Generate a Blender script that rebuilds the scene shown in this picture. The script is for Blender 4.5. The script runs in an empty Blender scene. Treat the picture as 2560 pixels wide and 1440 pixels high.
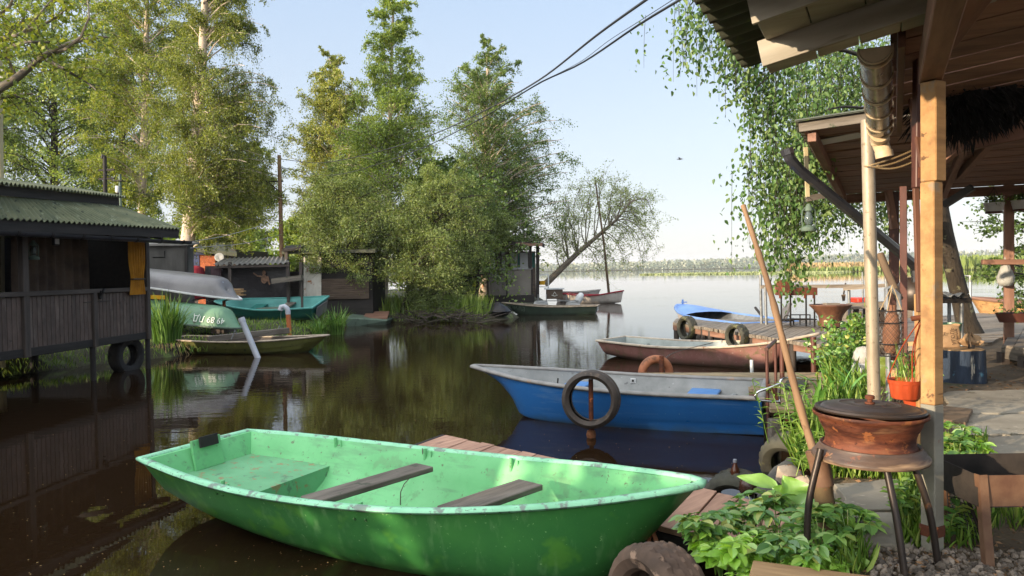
import bpy, math, random
import numpy as np
from mathutils import Vector, Matrix
random.seed(7); RNG = np.random.default_rng(11)
sc = bpy.context.scene
COL = sc.collection
V = Vector
PI = math.pi
# ---------------------------------------------------------------- camera
F = 1850.0; CX, CY = 1280.0, 720.0; CAMZ = 1.7
PITCH = math.atan(43 / F); ROLL = -0.016
CAMR = (Matrix.Rotation(PI / 2 - PITCH, 4, 'X') @ Matrix.Rotation(ROLL, 4, 'Z'))
cam = bpy.data.objects.new('camera', bpy.data.cameras.new('camera'))
cam.matrix_world = Matrix.Translation((0, 0, CAMZ)) @ CAMR
cam.data.sensor_width = 36; cam.data.lens = 36 * F / 2560
cam.data.clip_start = 0.05; cam.data.clip_end = 6000
COL.objects.link(cam); sc.camera = cam
R3 = CAMR.to_3x3()
def ray(px, py): return R3 @ V(((px - CX) / F, -(py - CY) / F, -1))
def W(px, py, z=0.0):
    "point of the horizontal plane z seen at a pixel of the 2560 x 1440 photo"
    r = ray(px, py); t = (z - CAMZ) / r.z
    return V((0, 0, CAMZ)) + r * t
def D(px, py, d):
    "point at distance d (along y) seen at a pixel"
    r = ray(px, py); return V((0, 0, CAMZ)) + r * (d / r.y)
# ---------------------------------------------------------------- objects
WM = {}
def tag(o, label=None, cat=None, group=None, kind=None):
    if label: o['label'] = label
    if cat: o['category'] = cat
    if group: o['group'] = group
    if kind: o['kind'] = kind
    return o
def thing(name, label, cat, loc=(0, 0, 0), rot=None, group=None):
    o = bpy.data.objects.new(name, None); COL.objects.link(o)
    o.empty_display_size = .1
    m = Matrix.Translation(V(loc)) @ (rot.to_4x4() if rot is not None else Matrix())
    o.matrix_world = m; WM[o.name] = m
    return tag(o, label, cat, group)
def dup(o, loc, rot=None, label=None):
    c = o.copy(); COL.objects.link(c)
    m = Matrix.Translation(V(loc)) @ (rot.to_4x4() if rot is not None else Matrix())
    c.matrix_world = m; WM[c.name] = m
    if label: c['label'] = label
    for ch in [x for x in COL.objects if x.parent == o]:
        k = ch.copy(); COL.objects.link(k); k.parent = c; WM[k.name] = m
        for g in [x for x in COL.objects if x.parent == ch]:
            h = g.copy(); COL.objects.link(h); h.parent = k; WM[h.name] = m
    return c
class MB:
    def __init__(s): s.v = []; s.f = []; s.g = []; s.mi = []
    def add(s, vs, fs, gr=None, mi=0):
        b = len(s.v); s.v += [tuple(x) for x in vs]
        s.g += [tuple(x) for x in (gr if gr is not None else vs)]
        s.f += [tuple(i + b for i in f) for f in fs]; s.mi += [mi] * len(fs)
        return s
    def box(s, c, size, rot=None, mi=0):
        c = V(c); x, y, z = [k / 2 for k in size]; o = V((random.uniform(-9, 9), random.uniform(-9, 9), 0))
        vs = [V((a * x, b * y, e * z)) for e in (-1, 1) for b in (-1, 1) for a in (-1, 1)]
        fs = [(0, 2, 3, 1), (4, 5, 7, 6), (0, 1, 5, 4), (2, 6, 7, 3), (0, 4, 6, 2), (1, 3, 7, 5)]
        return s.add([c + (rot @ p if rot is not None else p) for p in vs], fs, [p + o for p in vs], mi)
    def beam(s, p, q, w, h, up=(0, 0, 1), mi=0):
        "box from p to q, w across, h along up, grain along its length"
        p, q = V(p), V(q); a = (q - p); L = a.length; a = a / L; u = V(up)
        sd = a.cross(u)
        if sd.length < 1e-4: sd = a.cross(V((0, 1, 0)))
        sd.normalize(); u = sd.cross(a)
        rot = Matrix((a, sd, u)).transposed()
        return s.box((p + q) / 2, (L, w, h), rot, mi)
    def tube(s, pts, r, n=8, cap=True, mi=0, g0=None):
        pts = [V(p) for p in pts]; k = len(pts)
        rs = [r] * k if isinstance(r, (int, float)) else list(r)
        vs, gs, fs = [], [], []; up = None; acc = random.uniform(-5, 5)
        for i, p in enumerate(pts):
            t = pts[min(i + 1, k - 1)] - pts[max(i - 1, 0)]
            if t.length < 1e-9: t = V((0, 0, 1))
            t.normalize()
            if up is None:
                up = V((0, 0, 1)) if abs(t.z) < .9 else V((0, 1, 0))
            x = t.cross(up)
            if x.length < 1e-5: x = t.cross(V((1, 0, .1)))
            x.normalize(); up = x.cross(t); up.normalize()
            if i: acc += (p - pts[i - 1]).length
            for j in range(n):
                a = 2 * PI * j / n
                vs.append(p + (x * math.cos(a) + up * math.sin(a)) * rs[i])
                gs.append(V((acc, math.cos(a) * rs[i], math.sin(a) * rs[i])))
        for i in range(k - 1):
            for j in range(n):
                fs.append((i * n + j, i * n + (j + 1) % n, (i + 1) * n + (j + 1) % n, (i + 1) * n + j))
        if cap:
            fs.append(tuple(range(n - 1, -1, -1))); fs.append(tuple(range((k - 1) * n, k * n)))
        return s.add(vs, fs, gs, mi)
    def lathe(s, prof, n=24, M=None, closed=False, mi=0, fn=None):
        "profile of (r, z) spun about z, then moved by M"
        M = M or Matrix(); k = len(prof); vs = []; gs = []; fs = []
        for j in range(n):
            a = 2 * PI * j / n
            for i, (r, z) in enumerate(prof):
                rr = r + (fn(i, j, a) if fn else 0)
                p = V((rr * math.cos(a), rr * math.sin(a), z)); gs.append(p); vs.append(M @ p)
        for j in range(n):
            j2 = (j + 1) % n
            for i in range(k if closed else k - 1):
                i2 = (i + 1) % k
                fs.append((j * k + i, j2 * k + i, j2 * k + i2, j * k + i2))
        return s.add(vs, fs, gs, mi)
    def grid(s, fn, nu, nv, mi=0, gr=None):
        vs = [V(fn(i / (nu - 1), j / (nv - 1))) for i in range(nu) for j in range(nv)]
        fs = [(i * nv + j, (i + 1) * nv + j, (i + 1) * nv + j + 1, i * nv + j + 1) for i in range(nu - 1) for j in range(nv - 1)]
        return s.add(vs, fs, gr, mi)
    def slab(s, poly, z0, z1, mi=0):
        n = len(poly); o = V((random.uniform(-9, 9), random.uniform(-9, 9), 0))
        vs = [V((p[0], p[1], z0)) for p in poly] + [V((p[0], p[1], z1)) for p in poly]
        ar = sum(poly[i][0] * poly[(i + 1) % n][1] - poly[(i + 1) % n][0] * poly[i][1] for i in range(n))
        fs = [tuple(range(n - 1, -1, -1)), tuple(range(n, 2 * n))] + [(i, (i + 1) % n, n + (i + 1) % n, n + i) for i in range(n)]
        if ar < 0: fs = [tuple(reversed(f)) for f in fs]
        return s.add(vs, fs, [p + o for p in vs], mi)
    def plate(s, pts, th, mi=0):
        "flat polygon of 3-D points given a thickness along its normal"
        pts = [V(p) for p in pts]; n = len(pts)
        nr = V((0, 0, 0))
        for i in range(n): nr += pts[i].cross(pts[(i + 1) % n])
        nr.normalize()
        vs = pts + [p - nr * th for p in pts]
        fs = [tuple(range(n)), tuple(range(2 * n - 1, n - 1, -1))] + [(i, n + i, n + (i + 1) % n, (i + 1) % n) for i in range(n)]
        return s.add(vs, fs, None, mi)
    def sweep(s, pts, sec, closed=False, mi=0):
        "section of (out, up) pairs along a path, out is horizontal"
        pts = [V(p) for p in pts]; k = len(pts); m = len(sec); vs = []; gs = []; fs = []; acc = 0
        for i in range(k):
            a = pts[(i - 1) % k] if (closed or i) else pts[0]; b = pts[(i + 1) % k] if (closed or i < k - 1) else pts[-1]
            t = (b - a).normalized(); o = V((t.y, -t.x, 0))
            if o.length < 1e-6: o = V((1, 0, 0))
            o.normalize(); acc += (pts[i] - pts[i - 1]).length if i else 0
            for (x, y) in sec:
                vs.append(pts[i] + o * x + V((0, 0, y))); gs.append(V((acc, x, y)))
        for i in range(k if closed else k - 1):
            i2 = (i + 1) % k
            for j in range(m):
                fs.append((i * m + j, i * m + (j + 1) % m, i2 * m + (j + 1) % m, i2 * m + j))
        if not closed:
            fs.append(tuple(range(m - 1, -1, -1))); fs.append(tuple(range((k - 1) * m, k * m)))
        return s.add(vs, fs, gs, mi)
    def build(s, name, mats, parent=None, smooth=None, bevel=0, local=False, base=None):
        """one mesh object. Vertices are world points unless local."""
        vs = [V(p) for p in s.v]
        me = bpy.data.meshes.new(name)
        o = bpy.data.objects.new(name, me); COL.objects.link(o)
        if parent is not None:
            o.parent = parent; m = WM[parent.name]; WM[o.name] = m
            if not local:
                im = m.inverted(); vs = [im @ p for p in vs]
        elif not local:
            if base is None:
                xs = [p.x for p in vs]; ys = [p.y for p in vs]
                base = V(((min(xs) + max(xs)) / 2, (min(ys) + max(ys)) / 2, min(p.z for p in vs)))
            o.location = base; WM[o.name] = Matrix.Translation(base); vs = [p - V(base) for p in vs]
        else: WM[o.name] = Matrix()
        me.from_pydata(vs, [], s.f); me.update()
        at = me.attributes.new('grain', 'FLOAT_VECTOR', 'POINT')
        at.data.foreach_set('vector', [c for p in s.g for c in p])
        for m_ in (mats if isinstance(mats, (list, tuple)) else [mats]): me.materials.append(m_)
        if any(s.mi): me.polygons.foreach_set('material_index', s.mi)
        if smooth:
            me.polygons.foreach_set('use_smooth', [True] * len(me.polygons))
            me.set_sharp_from_angle(angle=math.radians(smooth))
        if bevel:
            b = o.modifiers.new('bevel', 'BEVEL'); b.width = bevel; b.segments = 1; b.limit_method = 'ANGLE'
        return o
def leafmesh(name, pos, dr, size, mat, parent=None, asp=.6, kind=0, flat=0.0):
    "many leaf-sized faces: positions, tip directions, sizes"
    n = len(pos)
    if n == 0: return None
    pos = np.asarray(pos, float); dr = np.asarray(dr, float); size = np.asarray(size, float)[:, None]
    dr = dr / (np.linalg.norm(dr, axis=1)[:, None] + 1e-9)
    rn = RNG.normal(size=(n, 3)); rn[:, 2] += flat
    sd = np.cross(dr, rn); sd /= (np.linalg.norm(sd, axis=1)[:, None] + 1e-9); nr = np.cross(sd, dr)
    if kind == 0:
        vs = np.stack([pos, pos + dr * size * .45 + sd * size * asp / 2 + nr * size * .08, pos + dr * size, pos + dr * size * .45 - sd * size * asp / 2 + nr * size * .08], 1)
        k = 4; quads = [[0, 1, 2, 3]]
    else:
        a = asp / 2
        vs = np.stack([pos, pos + dr * size * .28 + sd * size * a * .95 + nr * size * .1, pos + dr * size * .65 + sd * size * a * .7 + nr * size * .06,
                       pos + dr * size - nr * size * .05, pos + dr * size * .65 - sd * size * a * .7 + nr * size * .06, pos + dr * size * .28 - sd * size * a * .95 + nr * size * .1], 1)
        k = 6; quads = [[0, 1, 2, 3], [0, 3, 4, 5]]
    if parent is not None:
        t = WM[parent.name].translation; vs = vs - np.array(t)
    vs = vs.reshape(-1, 3).astype(np.float32)
    q = np.concatenate([np.arange(n)[:, None] * k + np.array(x)[None, :] for x in quads], 1).reshape(-1).astype(np.int32)
    nf = len(q) // 4
    me = bpy.data.meshes.new(name); me.vertices.add(len(vs)); me.vertices.foreach_set('co', vs.ravel())
    me.loops.add(len(q)); me.loops.foreach_set('vertex_index', q)
    me.polygons.add(nf); me.polygons.foreach_set('loop_start', np.arange(nf, dtype=np.int32) * 4)
    me.update(calc_edges=True); me.materials.append(mat)
    o = bpy.data.objects.new(name, me); COL.objects.link(o)
    if parent is not None: o.parent = parent; WM[o.name] = WM[parent.name]
    else: WM[o.name] = Matrix()
    return o
def cr(pts, t):
    "smooth curve through (x, y) pairs"
    xs = [p[0] for p in pts]; ys = [p[1] for p in pts]; n = len(xs)
    if t <= xs[0]: return ys[0]
    if t >= xs[-1]: return ys[-1]
    i = max(j for j in range(n - 1) if xs[j] <= t)
    def m(j):
        if j == 0: return (ys[1] - ys[0]) / (xs[1] - xs[0])
        if j == n - 1: return (ys[-1] - ys[-2]) / (xs[-1] - xs[-2])
        return (ys[j + 1] - ys[j - 1]) / (xs[j + 1] - xs[j - 1])
    h = xs[i + 1] - xs[i]; u = (t - xs[i]) / h
    return ((2 * u**3 - 3 * u**2 + 1) * ys[i] + (u**3 - 2 * u**2 + u) * h * m(i) + (-2 * u**3 + 3 * u**2) * ys[i + 1] + (u**3 - u**2) * h * m(i + 1))
def spline(pts, n):
    "n points on a smooth 3-D curve through pts"
    pts = [V(p) for p in pts]; k = len(pts); out = []
    L = [0]
    for i in range(1, k): L.append(L[-1] + (pts[i] - pts[i - 1]).length)
    for j in range(n):
        t = L[-1] * j / (n - 1)
        out.append(V([cr([(L[i], pts[i][c]) for i in range(k)], t) for c in range(3)]))
    return out
# ---------------------------------------------------------------- materials
def S(h):
    h = h.lstrip('#'); c = [int(h[i:i + 2], 16) / 255 for i in (0, 2, 4)]
    return tuple(x / 12.92 if x <= .04045 else ((x + .055) / 1.055) ** 2.4 for x in c)
def C4(c): return (c[0], c[1], c[2], 1)
def pmat(name, c1, c2=None, scale=4, rough=.7, bump=.15, bscale=None, metal=0, stretch=(1, 1, 1), spots=None, spots2=None, island=0, spec=.5, lo=.35, hi=.65, trans=0, ior=1.45, coat=0, bdist=.01, alpha=1, streak=None, grime=None):
    """procedural surface: two colours mixed by noise along the grain, optional spots (colour, threshold, scale), bump"""
    if isinstance(c1, str): c1 = S(c1)
    if isinstance(c2, str): c2 = S(c2)
    c2 = c2 or tuple(x * .75 for x in c1)
    m = bpy.data.materials.new(name); m.use_nodes = True; nt = m.node_tree; N = nt.nodes; L = nt.links
    b = N['Principled BSDF']
    at = N.new('ShaderNodeAttribute'); at.attribute_name = 'grain'
    mp = N.new('ShaderNodeMapping'); mp.inputs['Scale'].default_value = stretch; L.new(at.outputs['Vector'], mp.inputs['Vector'])
    def noise(sc_, det=5, vec=None, ro=.6):
        n = N.new('ShaderNodeTexNoise'); n.inputs['Scale'].default_value = sc_; n.inputs['Detail'].default_value = det; n.inputs['Roughness'].default_value = ro
        L.new(vec or mp.outputs['Vector'], n.inputs['Vector']); return n.outputs['Fac']
    def ramp(fac, a, c):
        r = N.new('ShaderNodeMapRange'); r.inputs['From Min'].default_value = a; r.inputs['From Max'].default_value = c
        L.new(fac, r.inputs['Value']); return r.outputs['Result']
    def mix(fac, A, B):
        x = N.new('ShaderNodeMix'); x.data_type = 'RGBA'; L.new(fac, x.inputs['Factor'])
        for sock, val in ((x.inputs['A'], A), (x.inputs['B'], B)):
            if isinstance(val, tuple): sock.default_value = C4(val)
            else: L.new(val, sock)
        return x.outputs['Result']
    col = mix(ramp(noise(scale, 6), lo, hi), c1, c2)
    for k, spt in enumerate((spots, spots2)):
        if spt:
            sc_c = S(spt[0]) if isinstance(spt[0], str) else spt[0]
            vec = at.outputs['Vector'] if len(spt) < 4 else mp.outputs['Vector']
            col = mix(ramp(noise(spt[2], 4, vec, .65), spt[1], spt[1] + .06), col, sc_c)
    if streak:
        c_, thr, sc_k, st_k, amt = streak
        mk_ = N.new('ShaderNodeMapping'); mk_.inputs['Scale'].default_value = st_k; L.new(at.outputs['Vector'], mk_.inputs['Vector'])
        f_ = N.new('ShaderNodeMath'); f_.operation = 'MULTIPLY'; f_.inputs[1].default_value = amt; L.new(ramp(noise(sc_k, 4, mk_.outputs['Vector']), thr, thr + .16), f_.inputs[0]); col = mix(f_.outputs[0], col, S(c_))
    if grime:
        c_, z0, z1, amt = grime
        sp_ = N.new('ShaderNodeSeparateXYZ'); L.new(at.outputs['Vector'], sp_.inputs['Vector'])
        ns_ = N.new('ShaderNodeMath'); ns_.operation = 'MULTIPLY_ADD'; ns_.inputs[1].default_value = .12; L.new(noise(5, 4, at.outputs['Vector']), ns_.inputs[0]); L.new(sp_.outputs['Z'], ns_.inputs[2])
        r_ = ramp(ns_.outputs[0], z1 + .06, z0 + .06); f_ = N.new('ShaderNodeMath'); f_.operation = 'MULTIPLY'; f_.use_clamp = True; f_.inputs[1].default_value = amt; L.new(r_, f_.inputs[0]); col = mix(f_.outputs[0], col, S(c_))
    if island:
        g = N.new('ShaderNodeNewGeometry'); hs = N.new('ShaderNodeHueSaturation'); L.new(col, hs.inputs['Color'])
        mr = N.new('ShaderNodeMapRange'); mr.inputs['To Min'].default_value = 1 - island; mr.inputs['To Max'].default_value = 1 + island
        L.new(g.outputs['Random Per Island'], mr.inputs['Value']); L.new(mr.outputs['Result'], hs.inputs['Value']); col = hs.outputs['Color']
    L.new(col, b.inputs['Base Color'])
    rr = N.new('ShaderNodeMapRange'); rr.inputs['To Min'].default_value = max(0, rough - .12); rr.inputs['To Max'].default_value = min(1, rough + .12)
    L.new(noise(scale * 2.3, 3), rr.inputs['Value']); L.new(rr.outputs['Result'], b.inputs['Roughness'])
    b.inputs['Metallic'].default_value = metal; b.inputs['Specular IOR Level'].default_value = spec; b.inputs['IOR'].default_value = ior
    b.inputs['Transmission Weight'].default_value = trans; b.inputs['Coat Weight'].default_value = coat; b.inputs['Alpha'].default_value = alpha
    if bump:
        bp = N.new('ShaderNodeBump'); bp.inputs['Strength'].default_value = bump; bp.inputs['Distance'].default_value = bdist
        L.new(noise(bscale or scale * 4, 4), bp.inputs['Height']); L.new(bp.outputs['Normal'], b.inputs['Normal'])
    return m
def leafmat(name, cols, trans=.47, gloss=.03, tint=(1.25, 1.15, .45)):
    "leaves: colour varies from leaf to leaf, light passes through"
    m = bpy.data.materials.new(name); m.use_nodes = True; nt = m.node_tree; N = nt.nodes; L = nt.links
    for n in list(N): N.remove(n)
    out = N.new('ShaderNodeOutputMaterial'); g = N.new('ShaderNodeNewGeometry'); r = N.new('ShaderNodeValToRGB')
    r.color_ramp.elements[0].color = C4(cols[0]); r.color_ramp.elements[1].color = C4(cols[-1])
    for i, c in enumerate(cols[1:-1]):
        e = r.color_ramp.elements.new((i + 1) / (len(cols) - 1)); e.color = C4(c)
    L.new(g.outputs['Random Per Island'], r.inputs['Fac'])
    d = N.new('ShaderNodeBsdfDiffuse'); t = N.new('ShaderNodeBsdfTranslucent'); gl = N.new('ShaderNodeBsdfGlossy')
    gl.inputs['Roughness'].default_value = .45
    mu = N.new('ShaderNodeMix'); mu.data_type = 'RGBA'; mu.blend_type = 'MULTIPLY'; mu.inputs['Factor'].default_value = 1
    L.new(r.outputs['Color'], mu.inputs['A']); mu.inputs['B'].default_value = (*[min(x, 1.3) for x in tint], 1)
    L.new(r.outputs['Color'], d.inputs['Color']); L.new(mu.outputs['Result'], t.inputs['Color'])
    a = N.new('ShaderNodeMixShader'); a.inputs['Fac'].default_value = trans; L.new(d.outputs[0], a.inputs[1]); L.new(t.outputs[0], a.inputs[2])
    c = N.new('ShaderNodeMixShader'); c.inputs['Fac'].default_value = gloss; L.new(a.outputs[0], c.inputs[1]); L.new(gl.outputs[0], c.inputs[2])
    L.new(c.outputs[0], out.inputs['Surface'])
    return m
# ---------------------------------------------------------------- light
SUN_AZ = V((-0.83, -0.557, 0)).normalized(); SUN_EL = math.radians(11.5)
sdir = SUN_AZ * math.cos(SUN_EL) + V((0, 0, math.sin(SUN_EL)))
sun = bpy.data.objects.new('sun', bpy.data.lights.new('sun', 'SUN')); COL.objects.link(sun)
sun.data.energy = 3.4; sun.data.angle = math.radians(.55); sun.data.color = (1, .8, .56)
sun.rotation_euler = sdir.to_track_quat('Z', 'Y').to_euler()
world = bpy.data.worlds.new('World'); sc.world = world; world.use_nodes = True
wn = world.node_tree; bg = wn.nodes['Background']; sky = wn.nodes.new('ShaderNodeTexSky'); sky.sky_type = 'NISHITA'
sky.sun_disc = False; sky.sun_elevation = SUN_EL; sky.sun_rotation = math.atan2(SUN_AZ.x, SUN_AZ.y)
sky.air_density = 1.0; sky.dust_density = .6; sky.ozone_density = 1.2; sky.altitude = 0
hsv = wn.nodes.new('ShaderNodeHueSaturation'); hsv.inputs['Saturation'].default_value = .75; wn.links.new(sky.outputs['Color'], hsv.inputs['Color'])
hz_ = wn.nodes.new('ShaderNodeMix'); hz_.data_type = 'RGBA'; hz_.inputs['Factor'].default_value = .82; wn.links.new(hsv.outputs['Color'], hz_.inputs['A']); 
gd0 = wn.nodes.new('ShaderNodeTexCoord'); sx0 = wn.nodes.new('ShaderNodeSeparateXYZ'); wn.links.new(gd0.outputs['Generated'], sx0.inputs['Vector'])
def smx(lo, hi, A, B):
    r_ = wn.nodes.new('ShaderNodeMapRange'); r_.inputs['From Min'].default_value = lo; r_.inputs['From Max'].default_value = hi; wn.links.new(sx0.outputs['Z'], r_.inputs['Value'])
    x_ = wn.nodes.new('ShaderNodeMix'); x_.data_type = 'RGBA'; wn.links.new(r_.outputs['Result'], x_.inputs['Factor']); x_.inputs['B'].default_value = (*B, 1)
    if isinstance(A, tuple): x_.inputs['A'].default_value = (*A, 1)
    else: wn.links.new(A, x_.inputs['A'])
    return x_.outputs['Result']
wn.links.new(smx(.17, .4, smx(.0, .17, (1.82, 1.84, 1.98), (1.66, 1.88, 2.22)), (1.27, 1.70, 2.33)), hz_.inputs['B'])
# added fill glow in the unseen sky, sunward and overhead, to open the shade
gd_ = wn.nodes.new('ShaderNodeTexCoord'); dt = wn.nodes.new('ShaderNodeVectorMath'); dt.operation = 'DOT_PRODUCT'; wn.links.new(gd_.outputs['Generated'], dt.inputs[0]); dt.inputs[1].default_value = (SUN_AZ.x * .8, SUN_AZ.y * .8, .6)
gr = wn.nodes.new('ShaderNodeMapRange'); gr.inputs['From Min'].default_value = -.02; gr.inputs['From Max'].default_value = 1; gr.inputs['To Min'].default_value = 0; gr.inputs['To Max'].default_value = 1; gr.interpolation_type = 'SMOOTHSTEP'; wn.links.new(dt.outputs['Value'], gr.inputs['Value'])
gl = wn.nodes.new('ShaderNodeMix'); gl.data_type = 'RGBA'; gl.blend_type = 'ADD'; wn.links.new(gr.outputs['Result'], gl.inputs['Factor']); wn.links.new(hz_.outputs['Result'], gl.inputs['A']); gl.inputs['B'].default_value = (6.4, 6.2, 5.8, 1)
wn.links.new(gl.outputs['Result'], bg.inputs['Color']); bg.inputs['Strength'].default_value = .15
vs_ = sc.view_settings; vs_.view_transform = 'Standard'; vs_.look = 'None'; vs_.gamma = 1; vs_.exposure = 1.4
sc.render.engine = 'CYCLES'; cy = sc.cycles; cy.max_bounces = 7; cy.diffuse_bounces = 3; cy.glossy_bounces = 4; cy.transmission_bounces = 4; cy.transparent_max_bounces = 6
cy.caustics_reflective = False; cy.caustics_refractive = False; cy.use_denoising = True
cy.sample_clamp_indirect = 6
# ---------------------------------------------------------------- materials
MT = {}
def mk(k, *a, **kw): MT[k] = pmat(k, *a, **kw); return MT[k]
WS = (.12, 1, 1)          # wood: grain coordinate x runs along the plank
mk('water_dark', '#0f0a06')
mk('brown_panel', '#52423a', '#3e312b', scale=9, stretch=(.5, 1, 1), rough=.6, island=.2, spots=('#2a211e', .62, 7), bump=.15, streak=('#6e625a', .52, 5, (.35, 1, 1), .5))
mk('dark_wood', '#4a413b', '#322b27', scale=14, stretch=WS, rough=.75, island=.12)
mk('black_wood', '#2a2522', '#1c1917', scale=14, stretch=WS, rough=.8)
mk('grey_wood', '#857a6c', '#5d544a', scale=16, stretch=WS, rough=.85, island=.16, spots=('#3d372f', .64, 8, 1), bump=.3)
mk('pier_wood', '#9a8767', '#6d5f49', scale=16, stretch=WS, rough=.85, island=.14, spots=('#4d4333', .63, 9, 1), bump=.3)
mk('dock_wood', '#b08a74', '#8c6a58', scale=16, stretch=WS, rough=.85, island=.12, spots=('#6a5044', .63, 12, 1), bump=.25, spots2=('#cbb09c', .68, 6))
mk('old_plank', '#6e665c', '#4b443c', scale=18, stretch=WS, rough=.8, island=.1, spots=('#38402f', .6, 7), bump=.3)
mk('brown_wood', '#8d6a58', '#6c4e40', scale=14, stretch=WS, rough=.7, island=.16, spots=('#22140f', .65, 9, 1), bump=.2)
mk('red_wood', '#6f4936', '#523425', scale=14, stretch=WS, rough=.65, island=.1, bump=.15)
mk('pale_board', '#ab8a63', '#8a6c4b', scale=14, stretch=WS, rough=.8, island=.12, spots=('#5e4831', .66, 10, 1), bump=.2)
mk('green_seat', '#6aa377', '#5d9369', scale=4, rough=.75, bump=.25, spots=('#8a7a58', .575, 16), spots2=('#5a7a5e', .6, 7))
mk('soffit_board', '#aaa498', '#8e887c', scale=9, stretch=WS, rough=.85, island=.13, spots=('#5b4e3e', .68, 9, 1), bump=.15)
mk('tan_post', '#ad8759', '#946f46', scale=16, stretch=(.15, 1, 1), rough=.7, spots=('#5f452c', .625, 14, 1), bump=.2, spots2=('#8d7c66', .62, 5), streak=('#6d5236', .52, 9, (.2, 1, 1), .6))
mk('shade_grey_post', '#8a8779', '#76736a', scale=10, stretch=(.2, 1, 1), rough=.6, spots=('#7d4526', .67, 12), spots2=('#5b564b', .68, 30))  # shade of the lower tan post put into the colour, plus rust spots
mk('steel', '#a39683', '#8a7d6b', scale=9, stretch=(.4, 1, 1), rough=.5, metal=.25, spots=('#7a6c58', .6, 30), bump=.05)
mk('grey_metal', '#8d8f90', '#6f7172', scale=10, rough=.45, metal=.5, bump=.05)
mk('chrome', '#cfd0d0', '#b8b8b8', scale=6, rough=.18, metal=1, bump=0)
mk('rust', '#68371f', '#452417', scale=7, rough=.8, bump=.35, spots=('#b0653a', .62, 9), spots2=('#38201a', .64, 22), bscale=50, bdist=.004)
mk('rust_light', '#715641', '#583c2c', scale=8, rough=.75, bump=.3, spots=('#8f775a', .66, 5), bscale=45, bdist=.004)
mk('rust_rim', '#6a3c29', '#3d2018', scale=4.5, lo=.42, hi=.58, stretch=(1, 1, 4), rough=.62, bump=.3, spots=('#83502f', .6, 16), spots2=('#3a1d14', .6, 26), bscale=70, bdist=.006, spec=.3, streak=('#8f6a4c', .54, 4, (1, 1, 5), .6))
mk('burnt_rim', '#5f4c40', '#3b2f29', scale=4, stretch=(1, 1, 5), rough=.5, bump=.2, spots=('#c9a27a', .66, 7), spots2=('#6b4230', .62, 14), bscale=60, bdist=.004, streak=('#b89a78', .54, 3, (1, 1, 12), .6))
mk('lid_iron', '#463932', '#35302d', scale=3, rough=.42, metal=.3, bump=.1, spots=('#6e4a34', .64, 8), bscale=60, bdist=.001)
mk('black_iron', '#2a2725', '#1c1a19', scale=8, rough=.55, metal=.3, bump=.1)
mk('leg_iron', '#3b3029', '#241f1c', scale=7, stretch=(.6, 1, 1), rough=.4, metal=.4, bump=.12, spots=('#7d5539', .6, 7))
mk('charred', '#1c1917', '#37302b', scale=6, rough=.9, bump=.3, spots=('#8a4a2a', .66, 4))
mk('brown_paint', '#5b352b', '#43261f', scale=7, stretch=(.4, 1, 1), rough=.5, bump=.06, spots=('#2f1c17', .67, 10))
mk('rubber', '#2c2a29', '#1f1d1c', scale=9, rough=.75, bump=.15, spots=('#4a4641', .64, 6), bscale=60, bdist=.003)
mk('rubber_worn', '#483f38', '#332c27', scale=6, rough=.7, bump=.15, spots=('#57493d', .6, 5), bscale=60, bdist=.003)
mk('rubber_dusty', '#6a5546', '#47392f', scale=5, rough=.85, bump=.3, spots=('#8b7360', .6, 8), bscale=70, bdist=.004)
mk('rubber_mossy', '#46453a', '#2c2b26', scale=4, rough=.85, bump=.25, spots=('#5d5c3e', .58, 6))
mk('green_in', '#70b87c', '#62ab6f', scale=3, rough=.6, bump=.15, spots=('#5f6e52', .62, 26), spots2=('#66a06c', .585, 6), bscale=26, bdist=.006, streak=('#57705a', .54, 9, (.25, 1.5, 1.5), .5))
mk('green_out', '#438440', '#33703a', scale=2.2, rough=.34, bump=.05, spots=('#9cc488', .66, 36), spots2=('#4f8a38', .57, 2.2), coat=.15, streak=('#8fb880', .55, 16, (1, 1, .12), .25), grime=('#2c3a22', -.02, .1, .6))
mk('green_rim', '#92cda8', '#7cb992', scale=6, rough=.7, bump=.2, spots=('#75857a', .54, 9), spots2=('#5f6a5f', .6, 34))
mk('blue_out', '#2a6db0', '#2463a6', scale=1.6, rough=.32, bump=.03, spots=('#3f6f9e', .68, 5), spots2=('#6b8fae', .66, 34), coat=.15, streak=('#7d9bb8', .56, 5, (.2, 1, 2.5), .4), grime=('#3d4a3c', -.02, .07, .75))
mk('grey_in', '#8b8c8a', '#777978', scale=5, rough=.7, bump=.1, spots=('#9b9c99', .64, 20), spots2=('#5a5b5a', .64, 6))
mk('grey_rim', '#8b8884', '#74716d', scale=6, rough=.6, bump=.1, spots=('#9a7c64', .64, 4))
mk('blue_seat', '#4f83bd', '#3f74b3', scale=5, rough=.4, bump=.05)
mk('pink_out', '#98716a', '#855a53', scale=2.5, rough=.7, bump=.12, spots=('#6f6347', .6, 3), spots2=('#b39a90', .64, 22), streak=('#6b5a44', .5, 6, (1, 1, .2), .5), grime=('#4a4430', .0, .12, .7))
mk('pink_in', '#8f9590', '#777d79', scale=4, rough=.75, bump=.1, spots=('#5d635f', .62, 8))
mk('pink_rim', '#b9ac9a', '#9d8f7e', scale=6, rough=.7, bump=.12, spots=('#8a6a58', .6, 8))
mk('moss_out', '#65672f', '#4c4e26', scale=3, stretch=(.5, 1, 1), rough=.6, bump=.15, spots=('#6b6a35', .6, 6), spots2=('#2b2c18', .62, 9), grime=('#2a2a16', -.02, .08, .7))
mk('moss_rim', '#a89a86', '#86796a', scale=8, rough=.8, bump=.15)
mk('teal_out', '#236b64', '#1c5953', scale=2, rough=.4, bump=.05, spots=('#0a4c45', .66, 5))
mk('teal_in', '#54968f', '#488681', scale=3, rough=.5, bump=.06, spots=('#57b5a8', .66, 8))
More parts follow.
